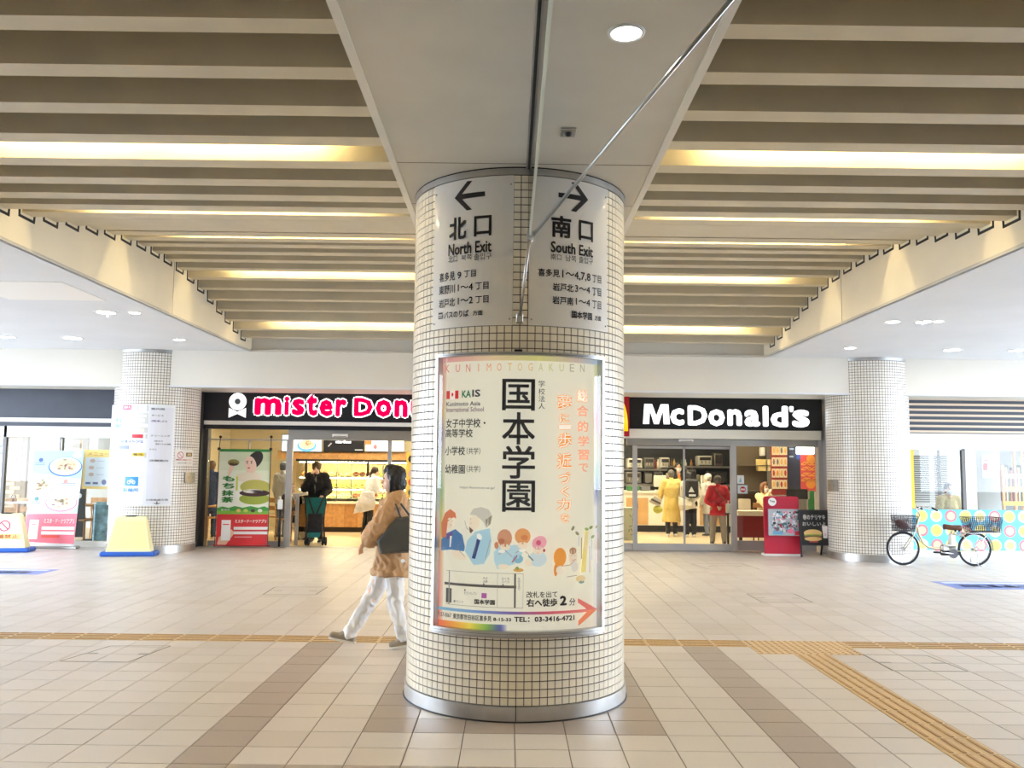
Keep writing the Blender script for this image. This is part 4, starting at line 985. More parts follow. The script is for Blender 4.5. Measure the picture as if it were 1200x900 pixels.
for du in (-.05, .035): line_on(m, hf, [(.60+du-.02, .868), (.60+du+.02, .872)], .008, (60, 44, 40)); disc_on(m, hf, .60+du, .852, .015, .007, (50, 40, 38), 10)
disc_on(m, hf, .585, .80, .028, .008, (206, 90, 96), 10); line_on(m, hf, [(.575, .845), (.568, .822)], .006, (222, 186, 166))
disc_on(m, hf, .28, .855, .115, .035, (150, 140, 76), 20); disc_on(m, hf, .28, .84, .09, .018, (90, 60, 44), 16)
disc_on(m, hf, .72, .475, .30, .06, (160, 178, 70), 24); disc_on(m, hf, .73, .60, .30, .075, (196, 192, 96), 28); L()
disc_on(m, hf, .72, .535, .30, .036, (70, 42, 40), 24); disc_on(m, hf, .69, .555, .2, .022, (246, 242, 232), 20); L()
for ch, a0, a1, z0, z1 in (('も', .08, .32, .655, .715), ('ち', .08, .32, .58, .64), ('抹', .07, .31, .505, .565), ('茶', .07, .31, .435, .495)): text_on(m, ch, hf, a0, a1, z0, z1, (70, 160, 74), .05)
rect_on(m, hf, .35, .385, .56, .71, (206, 214, 90)); text_on(m, '新発売', hf, .08, .25, .35, .37, (245, 250, 235), .02)
for i in range(4): disc_on(m, hf, .42+.14*i, .352, .045, .018, [(226, 196, 120), (190, 206, 90), (80, 70, 50), (236, 236, 216)][i], 12)
text_on(m, 'ミスタードーナツアプリ', hf, .36, .97, .225, .262, (252, 246, 240), .03); rect_on(m, hf, .34, 1, .155, .185, (248, 244, 242)); rect_on(m, hf, .34, 1, .108, .138, (248, 244, 242)); rect_on(m, hf, .36, .7, .075, .085, (240, 170, 170))
poly_on(m, hf, [(.03, .0), (.2, .0), (.36, .12), (.3, .16), (.06, .08)], (240, 196, 170)); L(); rect_on(m, hf, .1, .28, .045, .255, (250, 250, 250)); L(); rect_on(m, hf, .13, .25, .205, .215, (226, 60, 60))
m.build('print', M_stk, t)
for (a, z), nm in (((0, 1), 'l'), ((1, 1), 'r')):
    top = P(258.5 if nm == 'l' else 318, 512, 17.12); q0 = Vector(hf(a, 1)); q1 = Vector(hf(a, 0)); s = -.012 if nm == 'l' else .012
    b = MB(); b.tube([(q1.x+s, q1.y, q1.z-.03), (q0.x+s, q0.y, q0.z+.02), (top.x, top.y, top.z)], .008, 6); b.build('pole', M_dark, t)
    b = MB(); b.ell(top, .028, 10, 8); b.build('suction_cup', M_dark, t, True)
    b = MB(); b.cbox((q0.x+s, q0.y-.01, q0.z), (.05, .04, .05)); b.build('clip', M_dark, t)
b = MB(); b.box(bl.x-.05, br_.x+.05, 16.84, 16.86, bl.z-.02, bl.z+.004); b.build('bottom_bar', mat('red_bar', (190, 40, 46), .5), t)
# --- hand sanitiser stands
def sanitizer(u, v, Y, label):
    p = P(u, v, Y); p.z = 0; t = thing('sanitizer_stand', label, 'sanitizer stand', p, 0)
    b = MB(); b.lathe([(.0001, .012), (.11, .012), (.13, 0)], 20); b.build('foot', M_alu, t, local=True)
    b = MB(); b.cyl((0, 0, .01), (0, 0, .82), .022, seg=10); b.build('pole', M_dark, t, True, True)
    b = MB(); b.box(-.07, .07, -.08, .03, .70, .715); b.build('tray', M_dark, t, local=True)
    b = MB(); b.bbox_(-.045, .045, -.065, .0, .715, .90, .012); b.build('bottle', mat('bottle_white', (238, 240, 238), .3), t, local=True)
    b = MB(); b.cyl((0, -.03, .9), (0, -.03, .95), .012, seg=8); b.box(-.012, .012, -.08, -.02, .945, .96); b.build('pump', mat('pump_white', (230, 232, 232), .3), t, local=True)
sanitizer(327, 641, 17.02, 'hand sanitizer stand by the doughnut shop door frame')
sanitizer(853.5, 641, 17.55, 'hand sanitizer stand inside the burger restaurant door')

# --- red toy display stand
pr = P(917, 652, 16.45); pr.z = 0; k = 16.45/F
t = thing('display_stand', 'red cardboard display stand with toy poster in front of burger restaurant', 'display stand', pr)
h = 68.5*k; wv = 20.5*k; M_redc = mat('red_card', (196, 30, 62), .5)
pts = [(-wv, .04), (wv, .04), (wv, h-.05), (wv-.015, h-.015), (wv-.05, h), (-wv+.05, h), (-wv+.015, h-.015), (-wv, h-.05)]
b = MB(); b.prism(pts, -.02, .02, M=Matrix.Rotation(-.05, 4, 'X')); b.build('board', M_redc, t, local=True)
b = MB(); b.box(-wv, wv, -.03, .22, 0, .04); b.build('foot', M_offwhite, t, local=True)
b = MB(); b.prism([(-.02, .04), (.2, .04), (.02, h*.7)], -.01, .01, 'x'); b.build('strut', M_redc, t, local=True)
b = MB(); b.bbox_(-wv*.82, wv*1.0, -.09, -.02, 23.5*k, 54*k, .012); b.build('toy_box', mat('toy_box_grey', (176, 186, 194), .3, coat=.4), t, local=True)
m = MB(); fn = flat(-.0915); rnd = random.Random(3)
for i in range(230):
    c = rnd.choice([(40, 46, 56), (236, 238, 240), (120, 170, 200), (170, 50, 60), (214, 216, 220), (70, 110, 120), (232, 150, 170), (150, 156, 160)])
    disc_on(m, fn, rnd.uniform(-wv*.62, wv*.85), rnd.uniform(28*k, 51*k), rnd.uniform(.012, .034), rnd.uniform(.01, .03), c, 7, rnd.uniform(0, 3)); fn.up(.00003)
rect_on(m, fn, -wv*.6, -wv*.05, 25*k, 28.5*k, (110, 170, 210)); disc_on(m, fn, wv*.4, 29*k, .06, .045, (232, 120, 150), 12); rect_on(m, fn, wv*.62, wv*.95, 24.5*k, 29*k, (214, 60, 80))
m.build('toy_print', M_stk, t, local=True)
m = MB(); fn = flat(-.075); disc_on(m, fn, -wv*.6, h-6.2*k, .075, .075, (240, 240, 238)); fn.up(); text_on(m, 'Toy', fn, -wv*.6-.05, -wv*.6+.05, h-6.2*k-.02, h-6.2*k+.03, (90, 90, 96), .03); m.build('badge', M_stk, t, local=True)

# --- blackboard easel
pb = P(957.5, 654, 16.24); pb.z = 0; k = 16.3/F
t = thing('blackboard_easel', 'black chalkboard easel with burger and drink beside the red display', 'chalkboard', pb, 0)
lean = Matrix.Rotation(-.12, 4, 'X')
b = MB(); b.box(-17*k, 14.5*k, -.012, .012, 15*k, 53*k, M=lean); b.build('board', mat('chalk_black', (30, 31, 33), .6), t, local=True)
for nm, x0, x1, z0, z1 in (('stile', -18.5*k, -17*k, 0, 54*k), ('stile', 14.5*k, 16*k, 0, 54*k), ('rail', -18*k, 16*k, 53*k, 54.5*k), ('rail', -18*k, 16*k, 13.5*k, 15*k)):
    b = MB(); b.box(x0, x1, -.02, .02, z0, z1, M=lean); b.build(nm, mat('easel_black', (44, 42, 42), .5), t, local=True)
for x in (-16*k, 14*k):
    b = MB(); b.box(x-.012, x+.012, .0, .03, 0, 50*k, M=Matrix.Translation((0, .42, 0)) @ Matrix.Rotation(.42, 4, 'X')); b.build('rear_leg', MATS['easel_black'], t, local=True)
m = MB(); f1 = flat(-.0135); fn = lambda x, z: tuple(lean @ Vector(f1(x, z))); CH = (238, 236, 232)
text_on(m, '春のテリヤキ', fn, -14*k, 12*k, 43*k, 49*k, CH, .02); text_on(m, 'おいしいよ', fn, -15*k, 12*k, 36*k, 40.5*k, CH, .01)
disc_on(m, fn, -3.5*k, 27.5*k, 10.5*k, 4.5*k, (226, 190, 120), 20); f1.up(); disc_on(m, fn, -3.5*k, 23*k, 10.5*k, 2.4*k, (140, 96, 64), 20); disc_on(m, fn, -3.5*k, 25*k, 10.5*k, 1.4*k, (150, 180, 80), 20); f1.up(); disc_on(m, fn, -3.5*k, 21*k, 10*k, 2.4*k, (222, 186, 118), 20); rect_on(m, fn, -8*k, 2*k, 17*k, 18.4*k, (190, 60, 70))
poly_on(m, fn, [(8.5*k, 22*k), (13*k, 22*k), (14*k, 36*k), (7.5*k, 36*k)], (240, 232, 234)); text_on(m, '¥', fn, 9.6*k, 12*k, 24*k, 28*k, (220, 120, 150))
m.build('chalk_drawing', M_stk, t, local=True)

# --- map board and plates on the left back pillar
LC, LR = BP['left']; RM = LR+.03
def lh(u, v, R=RM): return cyl_hit(u, v, R, LC)
def lplate(mb, R0, R1, a0, a1, z0, z1, n=14):
    global PC
    keep = PC; PC = LC; curved_plate(mb, R0, R1, a0, a1, z0, z1, n); PC = keep
def board_on_left(name, label, cat, u0, u1, v0, v1, R, m_, nparts='board'):
    a0, a1 = lh(u0, (v0+v1)/2, R)[0], lh(u1, (v0+v1)/2, R)[0]; z1, z0 = lh((u0+u1)/2, v0, R)[1], lh((u0+u1)/2, v1, R)[1]
    ac = (a0+a1)/2; t = thing(name, label, cat, (LC.x+R*math.sin(ac), LC.y-R*math.cos(ac), z0))
    b = MB(); lplate(b, LR-.002, R, a0, a1, z0, z1); b.build(nparts, m_, t)
    return t, a0, a1, z0, z1
t, a0, a1, z0, z1 = board_on_left('map_board', 'large white shop guide board with bicycle parking symbol on the left pillar', 'guide board', 128.5, 203, 473.5, 593, RM, mat('guide_white', (234, 237, 240), .35, coat=.3))
fn = on_cyl(RM+.002, LC); m = MB(); C = lambda a: a0+(a1-a0)*a; Z = lambda z: z0+(z1-z0)*z
def gb(x0, x1, y0, y1, c): rect_on(m, fn, C(x0), C(x1), Z(1-y1), Z(1-y0), c, 4)
GRY = (208, 210, 210)
gb(.12, .68, .01, .07, GRY); gb(.12, .42, .09, .28, GRY); gb(.45, .68, .09, .28, (214, 216, 215)); gb(.12, .68, .30, .34, GRY); gb(.12, .68, .48, .53, GRY); gb(.12, .34, .56, .97, (216, 218, 218)); gb(.36, .66, .60, .98, (238, 241, 246)); gb(.70, .98, .03, .98, (226, 228, 236))
fn.up(.001)
gb(.33, .46, .012, .055, (222, 70, 110)); disc_on(m, fn, C(.25), Z(.815), .125, .085, (110, 160, 146)); gb(.50, .66, .105, .13, (248, 248, 248)); gb(.48, .64, .145, .18, (248, 248, 248)); gb(.48, .68, .195, .23, (248, 248, 248)); gb(.48, .64, .245, .275, (242, 240, 214)); gb(.49, .63, .30, .335, (206, 50, 60)); gb(.16, .27, .30, .335, (242, 200, 210))
gb(.14, .66, .345, .39, (250, 250, 250)); gb(.10, .24, .395, .425, (248, 248, 248)); gb(.30, .46, .41, .445, (130, 140, 200)); gb(.50, .68, .40, .44, (236, 236, 228)); gb(.12, .24, .475, .51, (248, 248, 248)); gb(.28, .46, .48, .515, (190, 196, 226)); gb(.50, .66, .48, .515, (240, 212, 70)); gb(.30, .44, .56, .595, (246, 246, 246)); gb(.42, .60, .715, .805, (52, 146, 210))
for y in (.62, .66, .7, .75, .79, .83, .88, .92): gb(.2, .3, y, y+.025, (246, 246, 246))
fn.up(.001)
def gt(s, x0, x1, y0, y1, c, bold=.02): text_curved(m, s, fn, C(x0), C(x1), Z(1-y1), Z(1-y0), c, bold)
gt('喜多見', .35, .45, .02, .045, (250, 240, 244)); gt('きたみ', .19, .31, .165, .205, (236, 244, 240)); gt('小田急マルシェ', .28, .64, .352, .384, (70, 110, 180)); gt('駐輪所', .40, .61, .825, .865, (90, 160, 216)); gt('案内図', .71, .87, .035, .055, (110, 110, 116)); gt('サービス', .72, .86, .10, .12, (110, 110, 116)); gt('改札口', .72, .9, .155, .175, (90, 70, 130)); gt('クリーニング', .72, .95, .30, .32, (110, 110, 116)); gt('北口', .76, .86, .355, .37, (110, 110, 116)); gt('野川公園', .78, .96, .385, .4, (110, 110, 116)); gt('トイレ', .72, .8, .435, .455, (110, 110, 116)); gt('店舗案内', .72, .94, .545, .565, (110, 110, 116)); gt('小田急線方面', .70, .96, .93, .95, (110, 110, 116)); gt('↓', .79, .87, .955, .985, (90, 90, 96)); gt('EXIT', .31, .43, .565, .59, (80, 80, 84)); gt('電池', .52, .64, .487, .508, (120, 100, 40))
cx, cz = C(.51), Z(.238)
for s in (-1, 1): ring_on(m, fn, cx+s*.055, cz-.012, .022, .032, (245, 250, 252), 16, 1/RM)
line_on(m, fn, [(cx-.055, cz-.012), (cx-.02, cz+.03), (cx+.03, cz+.03), (cx+.055, cz-.012), (cx, cz-.012), (cx-.02, cz+.03)], .01, (245, 250, 252))
m.build('print', M_stk, t)
t, a0, a1, z0, z1 = board_on_left('notice_plate', 'small white no smoking plate on the left mosaic pillar', 'notice', 204.5, 226, 527, 546, LR+.012, mat('plate_white', (234, 230, 222), .4))
fn = on_cyl(LR+.015, LC); m = MB(); ring_on(m, fn, C(.27), Z(.66), .05, .062, (205, 90, 90), 20, 1/LR); line_on(m, fn, [(C(.27)-.05, Z(.66)+.04), (C(.27)+.05, Z(.66)-.04)], .01, (205, 90, 90)); gb(.55, .92, .18, .42, (120, 90, 60)); fn.up(.001); gt('禁煙', .62, .85, .22, .38, (230, 214, 150)); gt('喫煙はご遠慮ください', .06, .94, .58, .68, (206, 120, 120)); gt('ご協力をお願いします', .1, .9, .78, .86, (130, 130, 130)); m.build('print', M_stk, t)
def outlet(t, a0, a1, z0, z1, fn):
    m = MB(); ac = (a0+a1)/2
    for s in (-1, 1):
        for q in (-.012, .012): rect_on(m, fn, ac+s*(a1-a0)*.22+q-.004, ac+s*(a1-a0)*.22+q+.004, (z0+z1)/2-.012, (z0+z1)/2+.02, (60, 60, 62))
    m.build('slots', M_stk, t)
t, a0, a1, z0, z1 = board_on_left('wall_outlet', 'grey double outlet plate on the left mosaic pillar', 'outlet', 217, 228.5, 553.5, 566, LR+.02, M_alu); outlet(t, a0, a1, z0, z1, on_cyl(LR+.022, LC))
RC, RR = BP['right']
a0, a1 = cyl_hit(969.5, 569, RR+.02, RC)[0], cyl_hit(981.5, 569, RR+.02, RC)[0]; z1, z0 = cyl_hit(975, 562.5, RR, RC)[1], cyl_hit(975, 575.5, RR, RC)[1]; ac = (a0+a1)/2
t = thing('wall_outlet', 'grey double outlet plate on the right mosaic pillar', 'outlet', (RC.x+RR*math.sin(ac), RC.y-RR*math.cos(ac), z0)); keep = PC; PC = RC
b = MB(); curved_plate(b, RR-.002, RR+.02, a0, a1, z0, z1, 6); b.build('board', M_alu, t); PC = keep; outlet(t, a0, a1, z0, z1, on_cyl(RR+.022, RC))

# --- stickers and inspection covers on the floor
for (u0, v0, u1, v1), nm in (((-40, 667.5, 70, 672.5), 'left'), ((1122, 683, 1230, 690), 'right')):
    a, c = G(u0, v1), G(u1, v0); m = MB(); m.box(min(a.x, c.x), max(a.x, c.x), a.y, c.y, .0008, .002, (116, 136, 208))
    f2 = lambda x, y: (x, y, .003); xm = (a.x+c.x)/2; rect_on(m, f2, a.x+.1, c.x-.1, a.y+(c.y-a.y)*.72, a.y+(c.y-a.y)*.9, (226, 230, 240)); text_on(m, '自転車通行禁止', f2, a.x+.2, c.x-.2, a.y+(c.y-a.y)*.15, a.y+(c.y-a.y)*.6, (232, 236, 246), .02)
    tag(m.build('floor_sticker', M_stk), f'long blue floor sticker near the {nm} edge of the picture', 'sticker')
def cover(pts, label):
    q = [G(u, v) for u, v in pts]; t = thing('inspection_cover', label, 'floor cover', q[0]); b = MB()
    for i in range(len(q)):
        a, c = q[i], q[(i+1) % len(q)]; d = (c-a).normalized(); nrm = Vector((-d.y, d.x, 0))*.006
        b.add([a+nrm, a-nrm, c-nrm, c+nrm], [(0, 1, 2, 3)], M=Matrix.Translation((0, 0, .0012)))
    b.build('joint_frame', mat('cover_joint', (92, 86, 78), .5, .4), t)
    cx = sum(q, Vector())/len(q); b = MB()
    for s in (-.22, .22): b.bbox_(cx.x+s-.05, cx.x+s+.05, cx.y-.018, cx.y+.018, 0, .0022, .001)
    b.build('lifting_eye', M_alu, t)
cover([(1011, 767), (1046, 786), (1134, 787), (1085, 768)], 'floor cover with metal frame beside the dotted tactile tiles')
cover([(875, 696), (893, 706), (952, 706), (930, 696)], 'floor cover with two lifting eyes midway to the chalkboard')
cover([(810, 660.5), (830, 667), (890, 667), (868, 660.5)], 'floor cover close to the burger restaurant door')
cover([(322, 688), (308, 697), (370, 697), (384, 688)], 'floor cover midway to the doughnut shop door')
cover([(130, 757), (70, 775), (150, 776), (200, 757)], 'floor cover just before the tactile strip on the left')

# ================================================================== BICYCLE
BK = lambda cx, cy, dy=0.: P(1020+cx/6.667, 560+cy/6.667, 15.05)+Vector((0, dy, 0))
M_bk = mat('bike_champagne', (206, 196, 160), .3, .3); M_tyre = mat('tyre', (30, 30, 34), .7); M_spoke = mat('spoke_steel', (200, 202, 204), .2, 1.)
M_brn = mat('brown_leather', (96, 58, 40), .45); M_mesh = mat('basket_black', (40, 40, 46), .5)
fw_, rw_ = BK(255, 563), BK(815, 573); RWH = .283; fw_.z = RWH; rw_.z = RWH
bike = thing('bicycle', 'champagne electric bicycle with black wire baskets parked by the right pillar', 'bicycle', ((fw_.x+rw_.x)/2, 15.05, 0))
def torus(mb, c, R, r, n=40, k=8, M=None):
    vs = [(c[0]+(R+r*math.cos(b_))*math.cos(a), c[1]+r*math.sin(b_), c[2]+(R+r*math.cos(b_))*math.sin(a)) for a in [2*PI*i/n for i in range(n)] for b_ in [2*PI*j/k for j in range(k)]]
    mb.add(vs, [(i*k+j, i*k+(j+1) % k, ((i+1) % n)*k+(j+1) % k, ((i+1) % n)*k+j) for i in range(n) for j in range(k)], None, M)
for c, nm in ((fw_, 'front_wheel'), (rw_, 'rear_wheel')):
    b = MB(); torus(b, c, RWH-.018, .018); wo = b.build(nm, M_tyre, bike, True)
    b = MB(); torus(b, c, RWH-.042, .008, 40, 6); b.build('rim', M_spoke, wo, True)
    b = MB(); b.cyl((c.x, c.y-.04, c.z), (c.x, c.y+.04, c.z), .022, seg=10); b.build('hub', M_chrome, wo, True)
    for i in range(20):
        a = 2*PI*i/20; b = MB(); b.cyl((c.x, c.y+(.03 if i % 2 else -.03), c.z), (c.x+(RWH-.045)*math.cos(a), c.y, c.z+(RWH-.045)*math.sin(a)), .0014, seg=4, caps=False); b.build('spoke', M_spoke, wo)
    b = MB(); pts = []
    for i in range(13):
        a = (.35+1.75*i/12) if nm == 'front_wheel' else (-.1+2.6*i/12); pts.append((c.x+(RWH+.025)*math.cos(a), c.y, c.z+(RWH+.025)*math.sin(a)))
    for (x0, y0, z0), (x1, y1, z1) in zip(pts[:-1], pts[1:]): b.add([(x0, y0-.03, z0), (x0, y0+.03, z0), (x1, y1+.03, z1), (x1, y1-.03, z1)], [(0, 1, 2, 3)])
    b.build('mudguard', M_bk, bike, True)
def bt(name, pts, r, m, dy=0.):
    b = MB(); b.tube([BK(x, y, dy) for x, y in pts], r, 10); return b.build(name, m, bike, True)
bt('down_tube', [(362, 365), (380, 440), (410, 505), (450, 540), (500, 550), (570, 552)], .021, M_bk)
bt('seat_tube', [(600, 560), (622, 470), (634, 420)], .017, M_bk); bt('head_tube', [(385, 300), (352, 385)], .021, M_bk)
for d in (-.045, .045):
    bt('fork_blade', [(350, 390), (325, 455), (300, 500), (255, 563)], .009, M_bk, d)
    bt('chain_stay', [(600, 565), (700, 572), (815, 573)], .009, M_bk, d); bt('seat_stay', [(640, 440), (715, 450), (770, 520), (815, 573)], .009, M_bk, d)
bt('handlebar_stem', [(388, 300), (372, 262), (378, 235), (395, 226)], .012, M_chrome)
for d in (-.27, .27):
    b = MB(); b.tube([BK(395, 226), BK(398, 222, d*.6), BK(425, 228, d), BK(440, 238, d)], .011, 8); b.build('handlebar', M_chrome, bike, True)
    b = MB(); b.tube([BK(420, 228, d), BK(465, 251, d)], .016, 8); b.build('grip', M_rub, bike, True)
    b = MB(); b.tube([BK(398, 240, d*.9), BK(430, 262, d*.95)], .006, 6); b.build('brake_lever', M_chrome, bike, True)
b = MB(); n = 12; rr_ = []
for x, w_, zt_ in ((570, .03, 366), (590, .045, 366), (630, .06, 372), (670, .10, 374), (698, .09, 372), (706, .04, 378)):
    c = BK(x, zt_); rr_.append([(c.x, c.y+w_*math.cos(2*PI*i/n), c.z-.035+.045*math.sin(2*PI*i/n)) for i in range(n)])
b.loft(rr_); b.build('saddle', M_brn, bike, True)
b = MB(); b.tube([BK(634, 425), BK(642, 395)], .013, 8); b.build('seat_post', M_chrome, bike, True)
for x in (655, 685): b = MB(); b.cyl(BK(x, 398, -.04), BK(x, 420, -.04), .018, seg=8); b.build('saddle_spring', M_rub, bike, True)
b = MB(); c = BK(612, 560); b.bbox_(c.x-.135, c.x+.13, c.y-.05, c.y+.05, c.z-.04, c.z+.09, .03); b.build('motor_cover', mat('motor_white', (226, 224, 214), .35), bike, True)
b = MB(); c = BK(634, 482); b.bbox_(c.x-.045, c.x+.06, c.y-.045, c.y+.045, c.z-.10, c.z+.10, .02); b.build('battery', mat('battery_grey', (214, 212, 204), .35), bike)
b = MB(); c = BK(635, 590, -.055); b.cyl((c.x, c.y-.012, c.z), (c.x, c.y+.01, c.z), .075, seg=24); b.build('chain_ring', mat('ring_grey', (84, 84, 88), .4, .6), bike)
b = MB(); c0 = BK(635, 590, -.07); b.tube([c0, BK(500, 574, -.07)], .010, 8); b.build('crank', M_chrome, bike, True)
b = MB(); c = BK(495, 577, -.12); b.bbox_(c.x-.05, c.x+.05, c.y-.045, c.y+.045, c.z-.014, c.z+.014, .006); b.build('pedal', M_rub, bike)
b = MB(); c = BK(560, 575, -.02); b.bbox_(BK(540, 600).x, BK(690, 600).x, c.y-.02, c.y+.02, BK(560, 606).z, BK(560, 560).z, .02); b.build('chain_case', M_rub, bike)
for d in (-.08, .08): b = MB(); q = BK(815, 690, d*1.6); q.z = .0; b.tube([BK(820, 590, d), BK(808, 640, d*1.3), (q.x, q.y, .008)], .008, 6); b.build('kick_stand', M_chrome, bike, True)
b = MB(); q = BK(815, 690); b.box(q.x-.02, q.x+.05, 15.05-.15, 15.05+.15, 0, .016); b.build('stand_foot', M_chrome, bike)
b = MB()
for d in (-.06, .06): b.tube([BK(660, 432, d), BK(760, 432, d), BK(990, 428, d)], .007, 6); b.tube([BK(815, 573, d), BK(900, 430, d)], .006, 6)
b.build('rear_carrier', M_chrome, bike, True)
b = MB(); c = BK(915, 490); b.ell(c, (.03, .02, .02), 10, 8); b.build('rear_light', mat('red_lens', (160, 30, 40), .3), bike, True)
b = MB(); c = BK(345, 375, -.03); b.ell(c, (.04, .035, .035), 10, 8); b.build('head_light', mat('lamp_glass', (210, 215, 220), .2), bike, True)
def basket(name, xa, xb, xa2, xb2, yt, yb, hw, hw2, nx, nz, ny):
    """wire basket: top rim xa..xb, bottom xa2..xb2 in picture units along the bike"""
    t0, t1, b0, b1 = BK(xa, yt), BK(xb, yt), BK(xa2, yb), BK(xb2, yb); m = MB(); r = .0042
    def pt(s, y, z): q0 = b0+(b1-b0)*s; q1 = t0+(t1-t0)*s; q = q0+(q1-q0)*z; w_ = hw2+(hw-hw2)*z; return Vector((q.x, q.y+w_*y, q.z))
    for y in (-1, 1):
        for i in range(nx+1): m.cyl(pt(i/nx, y, 0), pt(i/nx, y, 1), r, seg=4, caps=False)
        for j in range(nz+1): m.cyl(pt(0, y, j/nz), pt(1, y, j/nz), r*(1.8 if j in (0, nz) else 1), seg=4, caps=False)
        for i in range(nx): m.cyl(pt(i/nx, y, 0), pt((i+1)/nx, y, 1), r*.8, seg=4, caps=False)
    for s in (0, 1):
        for j in range(nz+1): m.cyl(pt(s, -1, j/nz), pt(s, 1, j/nz), r*(1.8 if j in (0, nz) else 1), seg=4, caps=False)
        for i in range(ny+1): m.cyl(pt(s, -1+2*i/ny, 0), pt(s, -1+2*i/ny, 1), r, seg=4, caps=False)
    for i in range(nx+1): m.cyl(pt(i/nx, -1, 0), pt(i/nx, 1, 0), r, seg=4, caps=False)
    m.build(name, M_mesh, bike)
basket('front_basket', 192, 335, 200, 318, 296, 412, .17, .14, 9, 6, 9)
basket('rear_basket', 735, 990, 770, 982, 308, 420, .17, .15, 15, 7, 9)
b = MB(); b.tube([BK(255, 420), BK(290, 418), BK(345, 390)], .01, 6); b.build('basket_stay', M_chrome, bike, True)
c = BK(245, 365)
b = MB(); b.ell(c, (.12, .10, .075), 16, 10, R=Matrix.Rotation(.5, 3, 'Y')); b.build('brown_bag', mat('bag_brown', (110, 52, 38), .55, bump=(20, .4)), tags=('brown bag lying in the front basket of the bicycle', 'bag'), smooth=True)

# ================================================================== INSIDE THE DOUGHNUT SHOP
YD = 21.0
xd0, xd1 = PX(345, 600, YD), -.3
zc = PZ(410, 588, YD)
t = thing('display_counter', 'oak fronted counter with black plinth under the doughnut showcase', 'counter', ((xd0+xd1)/2, YD, 0))
b = MB(); b.box(xd0, xd1, YD+.06, YD+.8, 0, .12); b.build('plinth', mat('plinth_black', (40, 34, 32), .5), t)
npl = 16
for i in range(npl):
    a, c = xd0+(xd1-xd0)*i/npl, xd0+(xd1-xd0)*(i+1)/npl
    b = MB(); b.bbox_(a+.003, c-.003, YD, YD+.05, .12, zc-.05, .004); b.build('plank', [M_wood, mat('oak_wood_dark', (182, 132, 78), .45, nz=(12, .2, 4))][i % 3 == 1], t)
b = MB(); b.box(xd0-.03, xd1+.03, YD-.03, YD+.8, zc-.05, zc); b.build('top', mat('counter_cream', (238, 228, 204), .35), t)
t = thing('doughnut_showcase', 'lit glass showcase with three shelves of doughnuts', 'showcase', ((xd0+xd1)/2, YD+.3, zc))
zt_ = PZ(410, 541, YD+.1)
b = MB(); b.box(xd0, xd1, YD+.78, YD+.82, zc, zt_); b.build('back_panel', mat('case_back', (246, 224, 170), .5), t)
b = MB(); b.box(xd0-.02, xd1+.02, YD+.05, YD+.82, zt_, zt_+.05); b.build('top', M_rub, t)
for z in [PZ(410, v, YD+.4)-.03 for v in (572, 558.5)]: b = MB(); b.box(xd0+.05, xd1-.05, YD+.2, YD+.225, z-.012, z); b.build('light_strip', emis('case_strip', (255, 232, 180), 45), t)
shz = [PZ(410, v, YD+.4) for v in (583.5, 572, 558.5)]
for z in shz: b = MB(); b.box(xd0, xd1, YD+.18, YD+.78, z-.012, z); b.build('shelf', mat('shelf_glass', (226, 236, 230), .15), t)
for u in (358.5, 431): b = MB(); x = PX(u, 560, YD+.1); b.box(x-.025, x+.025, YD+.06, YD+.12, zc, zt_); b.build('post', M_rub, t)
for u in (378, 395, 412, 449): b = MB(); x = PX(u, 560, YD+.1); b.box(x-.012, x+.012, YD+.08, YD+.11, zc, zt_); b.build('glazing_bar', M_offwhite, t)
b = MB(); b.box(xd0, xd1, YD+.08, YD+.086, zc, zt_); b.build('front_glass', M_glass, t)
b = MB(); b.box(xd0+.05, xd1-.05, YD+.15, YD+.19, zt_-.03, zt_-.01); b.build('light_strip', emis('case_strip', (255, 232, 180), 45), t)
rnd = random.Random(5); dm = []
for nm, rgb in (('plain', (206, 140, 66)), ('sugar', (226, 190, 130)), ('choco', (104, 58, 36)), ('matcha', (150, 156, 70))):
    b = MB(); torus(b, (0, 0, 0), .05, .028, 14, 7); me = b.mesh('doughnut', mat('dough_'+nm, rgb, .5), True); dm.append((nm, me))
for j, z in enumerate(shz):
    n = int((xd1-xd0-.2)/.155)
    for i in range(n):
        x = xd0+.12+.155*i; w_ = (i//4+j*2) % 4
        if abs(x-PX(358.5, 560, YD)) < .05: continue
        o = bpy.data.objects.new('doughnut', dm[w_][1]); COL.objects.link(o); o.location = (x, YD+.34, z+.062); o.rotation_euler = (-1.0+PI/2*0, 0, rnd.uniform(-.2, .2))
        tag(o, f'{["plain golden", "sugar dusted", "chocolate brown", "matcha green"][w_]} ring doughnut, {i+1}{"th" if 3 < i+1 < 21 else {1: "st", 2: "nd", 3: "rd"}.get((i+1) % 10, "th")} from the left on the {["bottom", "middle", "top"][j]} showcase shelf', 'doughnut', 'ring doughnuts in the showcase')
b = MB(); b.box(xd0-.6, xd1+.1, YD+.6, YD+.75, zt_+.05, PZ(410, 529, YD+.6)); tag(b.build('timber_bulkhead', M_wood), 'oak beam above the doughnut showcase', 'beam')
scr = []
